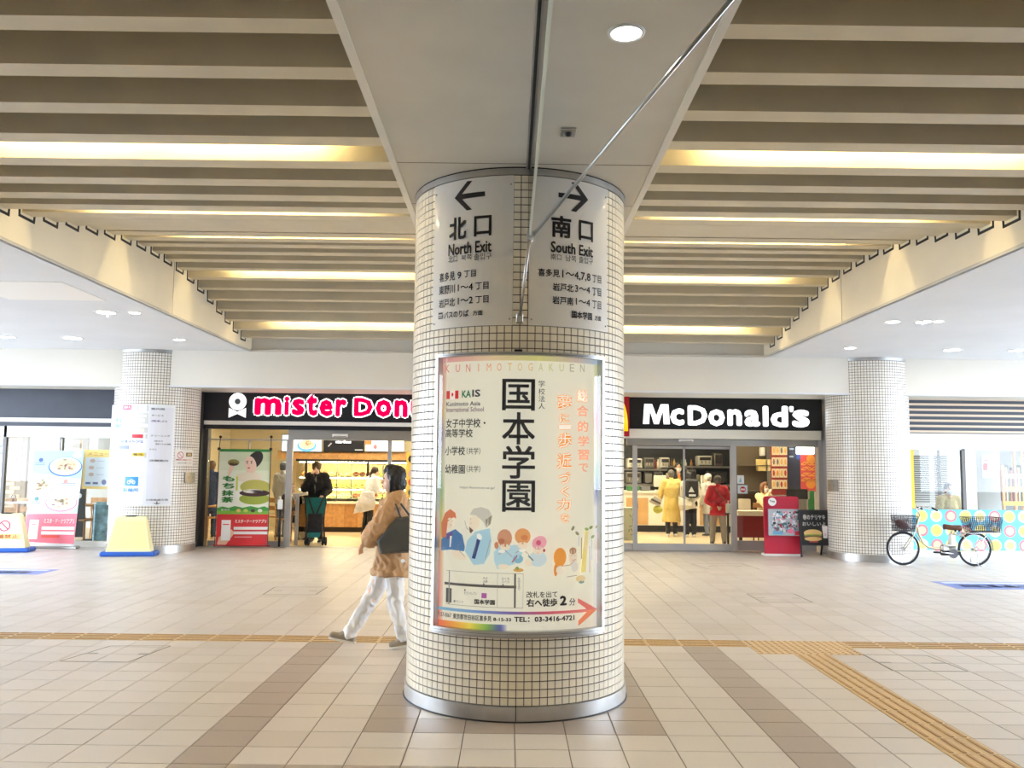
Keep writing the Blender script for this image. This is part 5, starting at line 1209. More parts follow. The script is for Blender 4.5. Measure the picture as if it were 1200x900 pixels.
for u0, u1, nm, base in ((330, 377.5, 'doughnut shop menu screen with plate of food', (206, 226, 240)), (379, 426.5, 'black doughnut shop menu screen in the middle', (26, 26, 28)), (428, 474, 'white doughnut shop menu screen with orange patch', (240, 242, 242))):
    Yq = YD+.55; uc = (u0+u1)/2; t = thing('menu_screen', nm, 'screen', P(uc, 529, Yq)); x0_, x1_, z0_, z1_ = PX(u0, 522, Yq), PX(u1, 522, Yq), PZ(uc, 529.5, Yq), PZ(uc, 515, Yq)
    z1_ += .12
    b = MB(); b.box(x0_, x1_, Yq, Yq+.05, z0_, z1_); b.build('frame', M_dark, t)
    for a in (.2, .8): b = MB(); b.cyl((x0_+(x1_-x0_)*a, Yq+.03, z1_), (x0_+(x1_-x0_)*a, Yq+.03, 3.05), .015, seg=6); b.build('hanger', M_alu, t)
    m = MB(); fn = flat(Yq-.002); wx, hz_ = x1_-x0_, z1_-z0_; q = lambda a: x0_+wx*a; r_ = lambda a: z0_+hz_*a
    rect_on(m, fn, q(.01), q(.99), r_(.03), r_(.97), base); fn.up()
    if base[0] == 206: disc_on(m, fn, q(.62), r_(.35), wx*.24, hz_*.34, (90, 150, 200)); fn.up(); disc_on(m, fn, q(.62), r_(.42), wx*.19, hz_*.26, (226, 196, 150)); disc_on(m, fn, q(.66), r_(.5), wx*.08, hz_*.14, (150, 80, 50)); rect_on(m, fn, q(.02), q(.3), r_(.1), r_(.6), (226, 240, 248))
    elif base[0] == 26: text_on(m, 'mister Donut', fn, q(.3), q(.68), r_(.5), r_(.66), (240, 240, 240), .03); rect_on(m, fn, q(.78), q(.97), r_(.1), r_(.14), (190, 190, 190)); line_on(m, fn, [(q(.12), r_(.3)), (q(.2), r_(.5))], .03, (150, 150, 150))
    else: rect_on(m, fn, q(.01), q(.16), r_(.4), r_(.97), (232, 106, 60)); disc_on(m, fn, q(.26), r_(.28), wx*.05, hz_*.14, (222, 90, 90)); text_on(m, '毎月おトクなクーポン', fn, q(.34), q(.95), r_(.16), r_(.34), (120, 170, 205), .01)
    m.build('picture', printmat('print_screen', .3, .9), t)
# poster and furniture
t = thing('wall_poster', 'yellow poster with doughnuts beside the doughnut counter, next to the front pillar', 'poster', P(484, 580, 20.2))
Yq = 20.2; b = MB(); b.box(PX(476, 555, Yq), PX(505, 555, Yq), Yq, Yq+.03, PZ(484, 582, Yq), PZ(484, 530, Yq)); b.build('board', mat('poster_gold', (240, 214, 110), .5), t)
m = MB(); fn = flat(Yq-.002)
for v, c in ((538, (60, 48, 44)), (555, (226, 190, 200)), (565, (226, 90, 70)), (577, (90, 90, 96))): disc_on(m, fn, PX(483, v, Yq), PZ(483, v, Yq), .09, .09, c); fn.up(.0005); disc_on(m, fn, PX(483, v, Yq), PZ(483, v, Yq), .03, .03, (240, 220, 140)); fn.up(.0005)
m.build('print', M_stk, t)
t = thing('low_partition', 'grey metal partition rail beside the stroller at the shop entrance', 'partition', P(349, 639, 17.7)); q = P(348.5, 639, 17.7)
for dy in (0, 1.0): b = MB(); b.box(q.x-.03, q.x+.03, 17.55+dy, 17.61+dy, 0, .98); b.build('post', M_frame, t)
b = MB(); b.box(q.x-.035, q.x+.035, 17.5, 18.7, .95, 1.0); b.build('rail', M_frame, t)
b = MB(); b.box(q.x-.008, q.x+.008, 17.62, 18.54, .08, .94); b.build('panel', M_glass, t)
def chair(x, y, rot, label, m=M_wood, group=None, sh=.45):
    t = thing('chair', label, 'chair', (x, y, 0), rot, group)
    b = MB(); b.bbox_(-.2, .2, -.2, .2, sh-.04, sh, .012); b.build('seat', m, t, local=True)
    for a in (-.17, .17):
        for c in (-.17, .17): b = MB(); b.cyl((a*1.1, c*1.1, 0), (a, c, sh-.03), .016, seg=8); b.build('leg', m, t, local=True)
    for a in (-.17, .17): b = MB(); b.cyl((a, .18, sh-.02), (a, .22, .84), .014, seg=8); b.build('back_post', m, t, local=True)
    for z in (.62, .79): b = MB(); b.bbox_(-.18, .18, .19, .23, z-.05, z+.05, .008); b.build('backrest', m, t, local=True)
def table(x, y, sx, sy, label, m_top, m_leg=M_rub, h=.72):
    t = thing('table', label, 'table', (x, y, 0))
    b = MB(); b.bbox_(-sx/2, sx/2, -sy/2, sy/2, h-.035, h, .008); b.build('top', m_top, t, local=True)
    b = MB(); b.cyl((0, 0, .02), (0, 0, h-.03), .03, seg=10); b.build('column', m_leg, t, local=True)
    b = MB(); b.lathe([(.0001, .03), (.2, .02), (.22, 0)], 18); b.build('foot', m_leg, t, local=True)
table(PX(262, 620, 18.2), 18.25, .6, .6, 'small oak table behind the hanging banner', M_wood)
chair(PX(322, 620, 19.6), 19.7, 2.6, 'oak chair behind the doughnut shop door frame')
chair(PX(248, 620, 18.9), 19.1, .5, 'oak chair at the left end of the doughnut shop')

# ================================================================== INSIDE THE BURGER RESTAURANT
YC = 22.3; zc = PZ(800, 576, YC); x0_, x1_ = .35, PX(862, 600, YC)
M_kraft = mat('kraft_panel', (204, 164, 112), .5, nz=(5, .06)); M_wcnt = mat('counter_white', (236, 232, 222), .35)
t = thing('service_counter', 'white burger counter with kraft brown front panels and black plinth', 'counter', ((x0_+x1_)/2, YC, 0))
b = MB(); b.box(x0_, x1_, YC+.03, YC+.7, 0, .16); b.build('plinth', M_dark, t)
b = MB(); b.box(x0_, x1_, YC, YC+.7, .16, zc-.05); b.build('body', M_wcnt, t)
b = MB(); b.box(x0_-.02, x1_+.02, YC-.05, YC+.75, zc-.05, zc); b.build('worktop', M_wcnt, t)
for u0, u1 in ((734, 759.5), (786, 797), (820, 845)): b = MB(); b.box(PX(u0, 600, YC), PX(u1, 600, YC), YC-.015, YC+.01, .18, zc-.17); b.build('front_panel', M_kraft, t)
m = MB(); fn = flat(YC-.017); text_on(m, '2', fn, PX(745.5, 591, YC), PX(748.5, 591, YC), PZ(747, 595, YC), PZ(747, 590, YC), (150, 150, 170), .03); m.build('number', M_stk, t)
t = thing('waste_cabinet', 'pale green patterned cabinet beside the front pillar in the burger restaurant', 'cabinet', P(735, 628, 20)); Yq = 19.6
b = MB(); b.box(PX(715, 610, Yq), PX(743, 610, Yq), Yq, Yq+.5, 0, PZ(735, 595, Yq)); b.build('body', mat('cabinet_green', (206, 214, 196), .5), t)
m = MB(); fn = flat(Yq-.002)
for i in range(14): a = rnd.uniform(0, PI); x, z = rnd.uniform(PX(717, 610, Yq), PX(741, 610, Yq)), rnd.uniform(.1, .75); line_on(m, fn, [(x, z), (x+.06*math.cos(a), z+.06*math.sin(a))], .025, (150, 160, 146))
m.build('print', M_stk, t)
M_eq = mat('machine_steel', (150, 146, 140), .35, .7); M_eqd = mat('machine_dark', (58, 54, 52), .4); M_eqw = mat('machine_white', (226, 222, 210), .4)
YK = 24.9
t = thing('back_counter', 'steel kitchen bench behind the burger counter', 'counter', (3, YK, 0))
b = MB(); b.box(.35, 6.6, YK-.3, YK+.5, PZ(760, 570, YK-.3), PZ(760, 567.2, YK-.3)); b.build('worktop', M_eq, t)
b = MB(); b.box(.4, 6.55, YK-.22, YK+.5, 0, PZ(760, 570, YK-.3)); b.build('body', M_eqd, t)
t = thing('kitchen_shelf', 'long steel shelf of machines behind the burger counter', 'shelf', (2.6, YK, 1.4))
b = MB(); b.box(.35, 4.4, YK-.15, YK+.5, PZ(760, 551.5, YK), PZ(760, 549.3, YK)); b.build('board', M_eq, t)
b = MB(); b.box(4.45, 6.6, YK-.15, YK+.5, PZ(835, 548.5, YK), PZ(835, 546.2, YK)); b.build('board', M_eq, t)
for x in (.6, 2.4, 4.3, 6.4): b = MB(); b.box(x-.02, x+.02, YK+.45, YK+.49, PZ(760, 567.2, YK-.3), PZ(760, 549, YK)); b.build('post', M_eq, t)
def machine(u0, u1, v0, v1, Y, m_body, label, style=0):
    uc, vc = (u0+u1)/2, (v0+v1)/2; a, c = PX(u0, vc, Y), PX(u1, vc, Y); z0, z1 = PZ(uc, v1, Y), PZ(uc, v0, Y); wd, hh = c-a, z1-z0
    t = thing('kitchen_machine', label, 'machine', ((a+c)/2, Y, z0))
    b = MB(); b.bbox_(a, c, Y, Y+.4, z0, z1, min(.03, wd*.1)); b.build('body', m_body, t)
    b = MB(); b.box(a+wd*.12, c-wd*.12, Y-.012, Y+.01, z0+hh*(.55 if style == 0 else .15), z0+hh*.85); b.build('panel', M_eqd if m_body is not M_eqd else M_eq, t)
    if style == 0:
        for i in range(3): b = MB(); x = a+wd*(.25+.25*i); b.cyl((x, Y-.05, z0+hh*.5), (x, Y-.05, z0+hh*.25), .018, seg=8); b.build('spout', M_chrome, t)
        b = MB(); b.box(a+wd*.08, c-wd*.08, Y-.1, Y, z0, z0+hh*.1); b.build('drip_tray', M_eqd, t)
    else:
        b = MB(); b.box(a+wd*.2, c-wd*.2, Y-.04, Y-.02, z0+hh*.1, z0+hh*.14); b.build('handle', M_chrome, t)
def small(kind, u, v, Y, r, h, m_, label):
    p = P(u, v, Y); t = thing(kind, label, kind.split('_')[-1], p)
    b = MB(); b.lathe([(.0001, 0), (r, 0), (r*1.05, h*.7), (r*.7, h*.85), (r*.5, h)], 12, p); b.build('body', m_, t, True)
    b = MB(); b.lathe([(r*.55, h), (r*.55, h*1.12), (.0001, h*1.14)], 12, p); b.build('cap', M_eqd, t, True)
zs1, zs2 = PZ(760, 549.3, YK), PZ(760, 567.2, YK-.3)
for i, (u, c, nm) in enumerate(((769, (150, 60, 50), 'red'), (772, (226, 222, 206), 'white'), (788, (120, 80, 50), 'brown'), (791, (206, 170, 90), 'amber'), (800, (90, 120, 90), 'green'), (804, (226, 222, 206), 'pale'), (811, (170, 120, 60), 'tan'))):
    x = PX(u, 549, YK); t = thing('syrup_bottle', f'{nm} syrup bottle on the kitchen shelf', 'bottle', (x, YK+.1, zs1))
    b = MB(); b.lathe([(.0001, 0), (.045, 0), (.045, .17), (.02, .22), (.02, .27)], 12, (x, YK+.1, zs1)); b.build('body', mat(f'syrup_{nm}', c, .35), t, True)
    b = MB(); b.lathe([(.024, .27), (.024, .31), (.0001, .315)], 12, (x, YK+.1, zs1)); b.build('cap', M_eqd, t, True)
for u, n in ((779, 5), (783, 7), (790, 6), (819, 6), (824, 4)):
    x = PX(u, 567, YK-.3); t = thing('cup_stack', f'stack of {n} white paper cups on the back bench, {["left of", "behind", "beside", "right of", "far right of"][[779, 783, 790, 819, 824].index(u)]} the staff', 'cups', (x, YK-.2, zs2))
    for q in range(n): b = MB(); z = zs2+.035*q; b.lathe([(.032, 0), (.045, .10), (.048, .10)], 12, (x, YK-.2, z)); b.build('cup', mat('paper_cup', (232, 226, 214), .5), t, True)
M_ref = mat('machine_black', (34, 34, 36), .3)
for a in ((735, 753, 537, 549, YK, M_eqw, 'white drinks machine at the left end of the kitchen shelf', 0), (755, 767, 536, 549, YK, M_eq, 'steel kettle machine on the kitchen shelf'), (774, 785, 536, 549, YK, M_eqw, 'cream juice machine behind the yellow coat'),
          (733, 752, 553, 567, YK-.2, M_eq, 'wide steel coffee machine on the back bench', 0), (755, 765, 553, 567, YK-.2, M_eqd, 'dark narrow grinder on the back bench', 1), (767, 777, 553, 567, YK-.2, M_eq, 'steel milk dispenser behind the yellow coat', 1),
          (818, 835, 534, 546, YK, M_eqw, 'white ice machine at the right of the kitchen', 0), (837, 847, 531, 546, YK, M_eq, 'steel shake machine at the right of the kitchen', 1), (830, 852, 552, 567, YK-.2, M_ref, 'black oven on the back bench', 1), (805, 816, 550, 567, YK-.2, M_eq, 'grey dispenser behind the masked staff', 1)): machine(*a)
def register(u0, u1, v0, v1, Y, label):
    uc = (u0+u1)/2; a, c = PX(u0, v0, Y), PX(u1, v0, Y); z1 = PZ(uc, v0, Y); t = thing('register', label, 'register', ((a+c)/2, Y, zc))
    b = MB(); b.bbox_(a, c, Y, Y+.05, zc+.1, z1, .02); b.build('monitor', M_eqw, t)
    b = MB(); b.box((a+c)/2-.03, (a+c)/2+.03, Y+.02, Y+.06, zc, zc+.12); b.build('stem', M_eqw, t)
    b = MB(); b.bbox_((a+c)/2-.12, (a+c)/2+.12, Y-.05, Y+.15, zc, zc+.03, .008); b.build('foot', M_eqw, t)
register(766, 781, 557, 575, YC+.25, 'white register monitor beside the yellow coat'); register(821, 832, 557, 575, YC+.25, 'white register monitor beside the white hat')
for u0, u1, c, nm in ((736, 750, (70, 130, 80), 'green'), (752, 763, (120, 120, 124), 'grey')):
    b = MB(); b.bbox_(PX(u0, 572, YC), PX(u1, 572, YC), YC+.1, YC+.4, zc, zc+.12, .02); tag(b.build('tray_stack', mat('tray_'+nm, c, .4)), f'{nm} plastic trays on the burger counter', 'tray')
# right hand end of the restaurant
Yq = 19.0
t = thing('window_counter', 'cream window counter with maroon front in the burger restaurant', 'counter', P(905, 634, Yq))
a, c = PX(864, 600, Yq), PX(956, 600, Yq); z_ = PZ(890, 599, Yq)
b = MB(); b.box(a, c, Yq-.05, Yq+.5, z_-.1, z_); b.build('worktop', mat('counter_cream2', (228, 222, 206), .4), t)
b = MB(); b.box(a, c, Yq, Yq+.04, PZ(880, 630, Yq), z_-.1); b.build('front', mat('maroon_panel', (122, 30, 40), .45), t)
for x in (a+.1, c-.1, (a+c)/2): b = MB(); b.box(x-.03, x+.03, Yq+.1, Yq+.16, 0, z_-.1); b.build('leg', M_rub, t)
Yw = 20.6
t = thing('toy_card_rack', 'rack of red edged toy cards on the burger restaurant wall', 'rack', P(913, 575, Yw))
b = MB(); b.box(PX(904, 550, Yw), PX(923, 550, Yw), Yw, Yw+.05, PZ(913, 580, Yw), PZ(913, 520, Yw)); b.build('back_board', mat('rack_red', (150, 50, 44), .5), t)
for r in range(4):
    for c_ in range(4):
        v = 528+13.2*r; u = 906.5+4.5*c_; b = MB(); b.box(PX(u-2, v, Yw), PX(u+2, v, Yw), Yw-.02, Yw, PZ(u, v+5.2, Yw), PZ(u, v-5.2, Yw)); cd = b.build('card', mat('card_cream', (232, 214, 180), .4), t)
        m = MB(); fn = flat(Yw-.022); disc_on(m, fn, PX(u, v, Yw), PZ(u, v, Yw), .026, .07, rnd.choice([(214, 140, 40), (190, 60, 50), (120, 110, 100), (226, 170, 90)]), 10); m.build('toy', M_stk, cd)
t = thing('wall_panel', 'dark navy panel between toy cards and red poster', 'panel', P(930, 575, Yw)); b = MB(); b.box(PX(923, 550, Yw), PX(938, 550, Yw), Yw, Yw+.04, PZ(930, 580, Yw), PZ(930, 518, Yw)); b.build('board', mat('navy_panel', (34, 38, 62), .5), t)
m = MB(); fn = flat(Yw-.002); [rect_on(m, fn, PX(925, v, Yw), PX(930, v, Yw), PZ(928, v+2, Yw), PZ(928, v, Yw), (150, 170, 190)) for v in (525, 534)]; rect_on(m, fn, PX(933, 530, Yw), PX(938, 530, Yw), PZ(935, 538, Yw), PZ(935, 520, Yw), (50, 70, 150)); m.build('print', M_stk, t)
t = thing('wall_poster', 'red poster with orange swirls inside the burger restaurant', 'poster', P(947, 575, Yw)); b = MB(); b.box(PX(938, 550, Yw), PX(955.5, 550, Yw), Yw, Yw+.03, PZ(947, 576, Yw), PZ(947, 533, Yw)); b.build('board', mat('poster_red', (216, 70, 66), .5), t)
m = MB(); fn = flat(Yw-.002)
for u, v, r in ((950, 538, .1), (950, 567, .11)): disc_on(m, fn, PX(u, v, Yw), PZ(u, v, Yw), r, r, (240, 150, 60))
for v in (543, 549, 556, 562):
    for q in (0, 1): line_on(m, fn, [(PX(939+i*1.6, v, Yw), PZ(940, v+2*math.sin(i*.9+q*2), Yw)) for i in range(11)], .02, (244, 176, 70))
m.build('print', M_stk, t)
b = MB(); b.cyl((PX(946, 528, Yw-.25), Yw-.25, PZ(946, 524, Yw-.4)), (PX(946, 528, Yw-.25), Yw-.25, 3.05), .01, seg=6); b.bbox_(PX(937, 528, Yw-.4), PX(955, 528, Yw-.4), Yw-.4, Yw-.1, PZ(946, 532.5, Yw-.4), PZ(946, 523, Yw-.4), .03); tag(b.build('pendant_lamp', emis('pendant_glow', (255, 250, 240), 3)), 'white glowing box lamp above the red poster', 'lamp')
t = thing('terminal', 'black monitor and grey box on the window counter behind the red display', 'monitor', P(935, 599, 19.2)); b = MB(); b.bbox_(PX(922, 580, 19.2), PX(947, 580, 19.2), 19.2, 19.24, PZ(935, 585, 19.2), PZ(935, 573, 19.2), .01); b.build('screen', M_dark, t); b = MB(); b.box(PX(924, 590, 19.2), PX(946, 590, 19.2), 19.22, 19.4, z_, PZ(935, 585, 19.2)); b.build('base', M_eq, t)
b = MB(); b.box(PX(948, 592, 19.2), PX(954.5, 592, 19.2), 19.2, 19.25, z_, PZ(951, 585, 19.2)); b.box(PX(949, 580, 19.2), PX(954, 580, 19.2), 19.2, 19.23, PZ(951, 585, 19.2), PZ(951, 575, 19.2)); tag(b.build('leaflet_holder', mat('leaflet_green', (60, 150, 90), .5)), 'green leaflet holder on the window counter', 'leaflets')
t = thing('menu_cabinet', 'brown shelf cabinet with cream boxes behind the seated woman', 'shelf', P(890, 590, 20.9)); Yq = 20.9
b = MB(); b.box(PX(866, 550, Yq), PX(903, 550, Yq), Yq+.3, Yq+.35, 0, 2.6); b.build('back', mat('cabinet_brown', (96, 84, 66), .5), t)
for v in (545, 575, 600): b = MB(); b.box(PX(866, v, Yq), PX(903, v, Yq), Yq, Yq+.3, PZ(885, v+1, Yq), PZ(885, v, Yq)); b.build('shelf', MATS['cabinet_brown'], t)
for u0, u1, v0, v1, c, nm in ((889, 898, 538, 552, (226, 200, 130), 'yellow'), (900, 904, 538, 552, (222, 206, 160), 'cream'), (893, 897, 524, 534, (232, 226, 214), 'white'), (868, 880, 585, 598, (200, 190, 170), 'beige')):
    b = MB(); b.bbox_(PX(u0, v0, Yq), PX(u1, v0, Yq), Yq+.02, Yq+.25, PZ(885, v1, Yq), PZ(885, v0, Yq), .01); tag(b.build('storage_box', mat('box_'+nm, c, .5)), f'{nm} box on the brown shelf cabinet', 'box')

# ================================================================== INSIDE THE LEFT CAFE AND THE CORNER SHOP
def brickwall(x0, x1, Y, z0, z1, label, c1=(196, 172, 140)):
    t = thing('brick_partition', label, 'wall', ((x0+x1)/2, Y, 0), kind='structure'); b = MB(); b.box(x0, x1, Y, Y+.1, z0, z1); b.build('backing', mat('brick_mortar', (150, 134, 112), .8), t)
    bw, bh = .24, .085; bm_ = []
    for c in (c1, tuple(x*.92 for x in c1), tuple(min(255, x*1.06) for x in c1)):
        q = MB(); q.bbox_(-bw/2+.006, bw/2-.006, -.012, .01, -bh/2+.005, bh/2-.005, .004); bm_.append(q.mesh('brick', mat(f'brick_{int(c[0])}', c, .7, nz=(20, .1))))
    n = 0; z = z0+bh/2; j = 0
    while z < z1-bh/2+.001:
        x = x0+bw/2+(bw/2 if j % 2 else 0)
        while x < x1-bw/2+.001:
            o = bpy.data.objects.new('brick', rnd.choice(bm_)); COL.objects.link(o); o.location = (x, Y, z); attach(o, t); x += bw; n += 1
        z += bh; j += 1
brickwall(PX(5, 560, 18.9), PX(30, 560, 18.9), 18.9, .2, 2.35, 'tan brick partition inside the pasta cafe')
brickwall(PX(82, 560, 19.6), PX(100, 560, 19.6), 19.6, .6, 2.5, 'pale brick partition behind the menu poster', (226, 206, 170))
table(PX(18, 600, 17.6), 17.7, 1.3, .6, 'white topped cafe table behind the left floor sign', M_offwhite, M_wood, .78)
chair(PX(4, 620, 17.4), 17.35, .3, 'oak cafe chair nearest the left edge', group='oak cafe chairs'); chair(PX(26, 620, 17.9), 18.1, 2.9, 'oak cafe chair next to the roll-up banner', group='oak cafe chairs')
for u, nm in ((15.5, 'beside the banner'), (2, 'at the left edge')):
    p = P(u, 588, 17.6); t = thing('glass_jar', f'jar with red sauce on the cafe table {nm}', 'jar', (p.x, 17.6, .78)); b = MB(); b.lathe([(.0001, .002), (.045, .002), (.045, .10), (.03, .13)], 14, (p.x, 17.6, .78)); b.build('body', M_glass, t, True); b = MB(); b.lathe([(.0001, .005), (.04, .005), (.04, .06), (.0001, .06)], 12, (p.x, 17.6, .78)); b.build('sauce', mat('sauce_red', (170, 70, 40), .4), t, True)
table(PX(108, 600, 18), 18.1, .9, .6, 'oak cafe table below the menu poster', M_wood); chair(PX(96, 620, 17.7), 17.8, 1.2, 'dark oak cafe chair below the menu poster', mat('oak_dark', (150, 106, 60), .5)); chair(PX(119, 620, 18.6), 18.7, 3.0, 'oak cafe chair behind the table under the menu poster')
t = thing('blackboard', 'small black menu board behind the menu poster', 'chalkboard', P(94, 600, 17.6)); Yq = 17.6; b = MB(); b.box(PX(89, 590, Yq), PX(99, 590, Yq), Yq, Yq+.03, .1, PZ(94, 573, Yq)); b.build('board', mat('chalk2', (44, 44, 46), .6), t); m = MB(); fn = flat(Yq-.002); disc_on(m, fn, PX(93, 581, Yq), PZ(93, 581, Yq), .05, .05, (230, 230, 226)); m.build('chalk', M_stk, t)
b = MB(); q = P(122, 600, 17.3)
b.bbox_(q.x-.2, q.x+.2, 17.25, 17.5, .0, .8, .05); tag(b.build('patterned_cushion_stool', mat('stool_blue', (150, 196, 220), .6, nz=(9, .5))), 'pale blue patterned stool below the menu poster', 'stool')
for u, v, nm in ((1.5, 516, 'upper'), (2, 527, 'lower')):
    p = P(u, v, 17.0); t = thing('picture_frame', f'{nm} small picture frame on the cafe end wall at the left edge', 'picture', p); b = MB(); b.box(p.x-.07, p.x+.05, 17.0, 17.03, p.z-.08, p.z+.08); b.build('frame', M_wood if nm == 'upper' else M_rub, t); b = MB(); b.box(p.x-.045, p.x+.025, 16.995, 17.0, p.z-.055, p.z+.055); b.build('picture', mat('picture_pale', (226, 220, 206), .5), t)
# corner shop: blinds, notice, shelves
Yq = 18.6
for u0, u1, nm in ((1072, 1098, 'left'), (1103, 1120, 'right')):
    x0_, x1_ = PX(u0, 560, Yq), PX(u1, 560, Yq); t = thing('window_blind', f'{nm} white slatted blind inside the shop behind the bicycle', 'blind', ((x0_+x1_)/2, Yq, 1))
    b = MB(); b.box(x0_, x1_, Yq-.03, Yq+.03, PZ(1090, 534, Yq), PZ(1090, 527, Yq)+.25); b.build('head_rail', M_offwhite, t); b = MB(); b.box((x0_+x1_)/2-.02, (x0_+x1_)/2+.02, Yq-.02, Yq+.02, PZ(1090, 527, Yq)+.2, 3.05); b.build('bracket', M_offwhite, t)
    z = PZ(1090, 536, Yq)
    while z > .9: b = MB(); b.box(x0_, x1_, Yq-.012, Yq+.012, z-.003, z+.003, M=Matrix.Translation((0, Yq, z)) @ Matrix.Rotation(.5, 4, 'X') @ Matrix.Translation((0, -Yq, -z))); b.build('slat', mat('blind_slat', (216, 216, 214), .5), t); z -= .045
    b = MB(); b.box(x0_+.02, x1_-.02, Yq+.3, Yq+.33, .9, 2.4); b.build('shade_board', mat('blind_back', (120, 116, 112), .7), t)
b = MB(); b.box(PX(1146, 545, 18.42), PX(1172, 545, 18.42), 18.42, 18.5, 0, 3.0); tag(b.build('wall_notice_pier', M_pale), 'pale pier carrying the notice in the corner shop', 'wall', kind='structure')
t = thing('notice_poster', 'white notice with red panel inside the shop behind the bicycle', 'notice', P(1157, 560, 18.4)); Yq = 18.4; b = MB(); b.box(PX(1151, 545, Yq), PX(1166, 545, Yq), Yq, Yq+.02, PZ(1158, 560, Yq), PZ(1158, 533, Yq)); b.build('board', M_offwhite, t); m = MB(); fn = flat(Yq-.002); rect_on(m, fn, PX(1152, 545, Yq), PX(1157, 545, Yq), PZ(1155, 551, Yq), PZ(1155, 543, Yq), (200, 60, 70)); text_on(m, 'お知らせ', fn, PX(1152, 538, Yq), PX(1164, 538, Yq), PZ(1158, 541, Yq), PZ(1158, 537.5, Yq), (200, 90, 100), .02); m.build('print', M_stk, t)
t = thing('book_shelf', 'orange wooden rack of striped magazines at the right edge', 'rack', P(1190, 600, 17.8)); Yq = 17.8
for u in (1176, 1190, 1199): b = MB(); b.box(PX(u-1.2, 560, Yq), PX(u+1.2, 560, Yq), Yq, Yq+.05, .5, 2.2 if u > 1180 else 1.72); b.build('post', mat('rack_orange', (226, 170, 110), .5), t)
for v, c in ((558, (236, 186, 120)), (573, (246, 200, 40)), (590, (240, 190, 60))): b = MB(); b.box(PX(1175, v, Yq), PX(1212, v, Yq), Yq-.03, Yq, PZ(1190, v+2.4, Yq), PZ(1190, v-2.4, Yq)); b.build('rail', mat(f'rail_{c[2]}', c, .5), t)
ORD = 'first second third fourth fifth sixth seventh eighth ninth tenth eleventh twelfth thirteenth fourteenth'.split()
for i in range(14):
    u = 1177+2.4*i; c = [(150, 70, 50), (226, 206, 150), (90, 90, 60), (200, 110, 60), (120, 60, 50), (236, 226, 200)][i % 6]; b = MB(); b.box(PX(u, 560, Yq), PX(u+1.7, 560, Yq), Yq+.01, Yq+.16, 1.0, 1.62+.05*(i % 3)); tag(b.build('magazine', mat(f'mag_{i % 6}', c, .5)), f'{ORD[i]} magazine from the left, {["rust", "cream", "olive", "orange", "brown", "ivory"][i % 6]} cover, in the orange rack', 'magazine', 'magazines in the orange rack')
b = MB(); q = P(1168, 545, 19.3); b.box(q.x-.1, q.x+1.2, 19.3, 19.4, 0, 3.0); tag(b.build('wall_dark_niche', mat('niche_grey', (104, 100, 96), .6)), 'dark grey wall panel behind the orange rack', 'wall', kind='structure')

# ================================================================== PEOPLE
def cap(mb, p0, r0, p1, r1, seg=14):
    p0, p1 = Vector(p0), Vector(p1)
    mb.ell(p0, r0, seg, 8); mb.ell(p1, r1, seg, 8)
    if (p1-p0).length > 1e-4: mb.cyl(p0, p1, r0, r1, seg)
def blob(name, mb, voxel, m, parent=None, sm=4, nz=0., nf=9., seed=0.):
    """one continuous skin over the overlapping volumes collected in mb"""
    me = mb.mesh('tmp', None); o = bpy.data.objects.new('tmp', me); COL.objects.link(o)
    r = o.modifiers.new('r', 'REMESH'); r.mode = 'VOXEL'; r.voxel_size = voxel
    s = o.modifiers.new('s', 'SMOOTH'); s.factor = .5; s.iterations = sm
    dg = bpy.context.evaluated_depsgraph_get(); res = bpy.data.meshes.new_from_object(o.evaluated_get(dg))
    bpy.data.objects.remove(o); bpy.data.meshes.remove(me)
    if nz:
        n = len(res.vertices); co = np.empty(n*3); no = np.empty(n*3); res.vertices.foreach_get('co', co); res.vertices.foreach_get('normal', no); co = co.reshape(-1, 3); no = no.reshape(-1, 3)
        d = np.array([noise.noise(Vector((c[0]*nf+seed, c[1]*nf, c[2]*nf*.55)))+.8*(.45-abs(noise.noise(Vector((c[0]*nf*1.9+c[2]*4, c[1]*nf*1.9+seed, c[2]*nf*1.5))))*2) for c in co])
        res.vertices.foreach_set('co', (co+no*(d*nz)[:, None]).ravel()); res.update()
    res.name = name; res.materials.clear(); res.materials.append(m); res.polygons.foreach_set('use_smooth', [True]*len(res.polygons))
    q = bpy.data.objects.new(name, res); COL.objects.link(q)
    if parent is not None: attach(q, parent)
    return q
def frame(fd):
    f = Vector((fd[0], fd[1], 0)).normalized(); return Vector((f.y, -f.x, 0)), f
STD = dict(head=(0, .03, 1.575), neck=(0, 0, 1.43), chest=(0, 0, 1.25), pelvis=(0, 0, .93))
for s, q in ((1, 'r'), (-1, 'l')):
    STD.update({'shoulder_'+q: (s*.165, 0, 1.385), 'elbow_'+q: (s*.215, -.03, 1.10), 'wrist_'+q: (s*.21, .07, .87), 'hip_'+q: (s*.085, 0, .90), 'knee_'+q: (s*.09, .02, .48), 'ankle_'+q: (s*.095, -.03, .075)})
def joints(x, y, h, fd, over=None, z0=0.):
    r, f = frame(fd); k = h/1.70; d = dict(STD); d.update(over or {})
    return {n: Vector((x, y, z0))+(r*p[0]+f*p[1]+Vector((0, 0, p[2])))*k for n, p in d.items()}
SEAT = dict(head=(0, .03, 1.13), neck=(0, 0, .98), chest=(0, 0, .80), pelvis=(0, 0, .50), **{a+'_'+q: (s*x, f, z) for s, q in ((1, 'r'), (-1, 'l')) for a, x, f, z in (('shoulder', .165, 0, .94), ('elbow', .23, .06, .68), ('wrist', .12, .30, .70), ('hip', .09, 0, .48), ('knee', .11, .42, .48), ('ankle', .11, .42, .08))})
M_skin = mat('skin', (232, 192, 166), .5); M_eye = mat('eye_dark', (34, 26, 24), .3); M_lip = mat('lip', (190, 106, 98), .5)
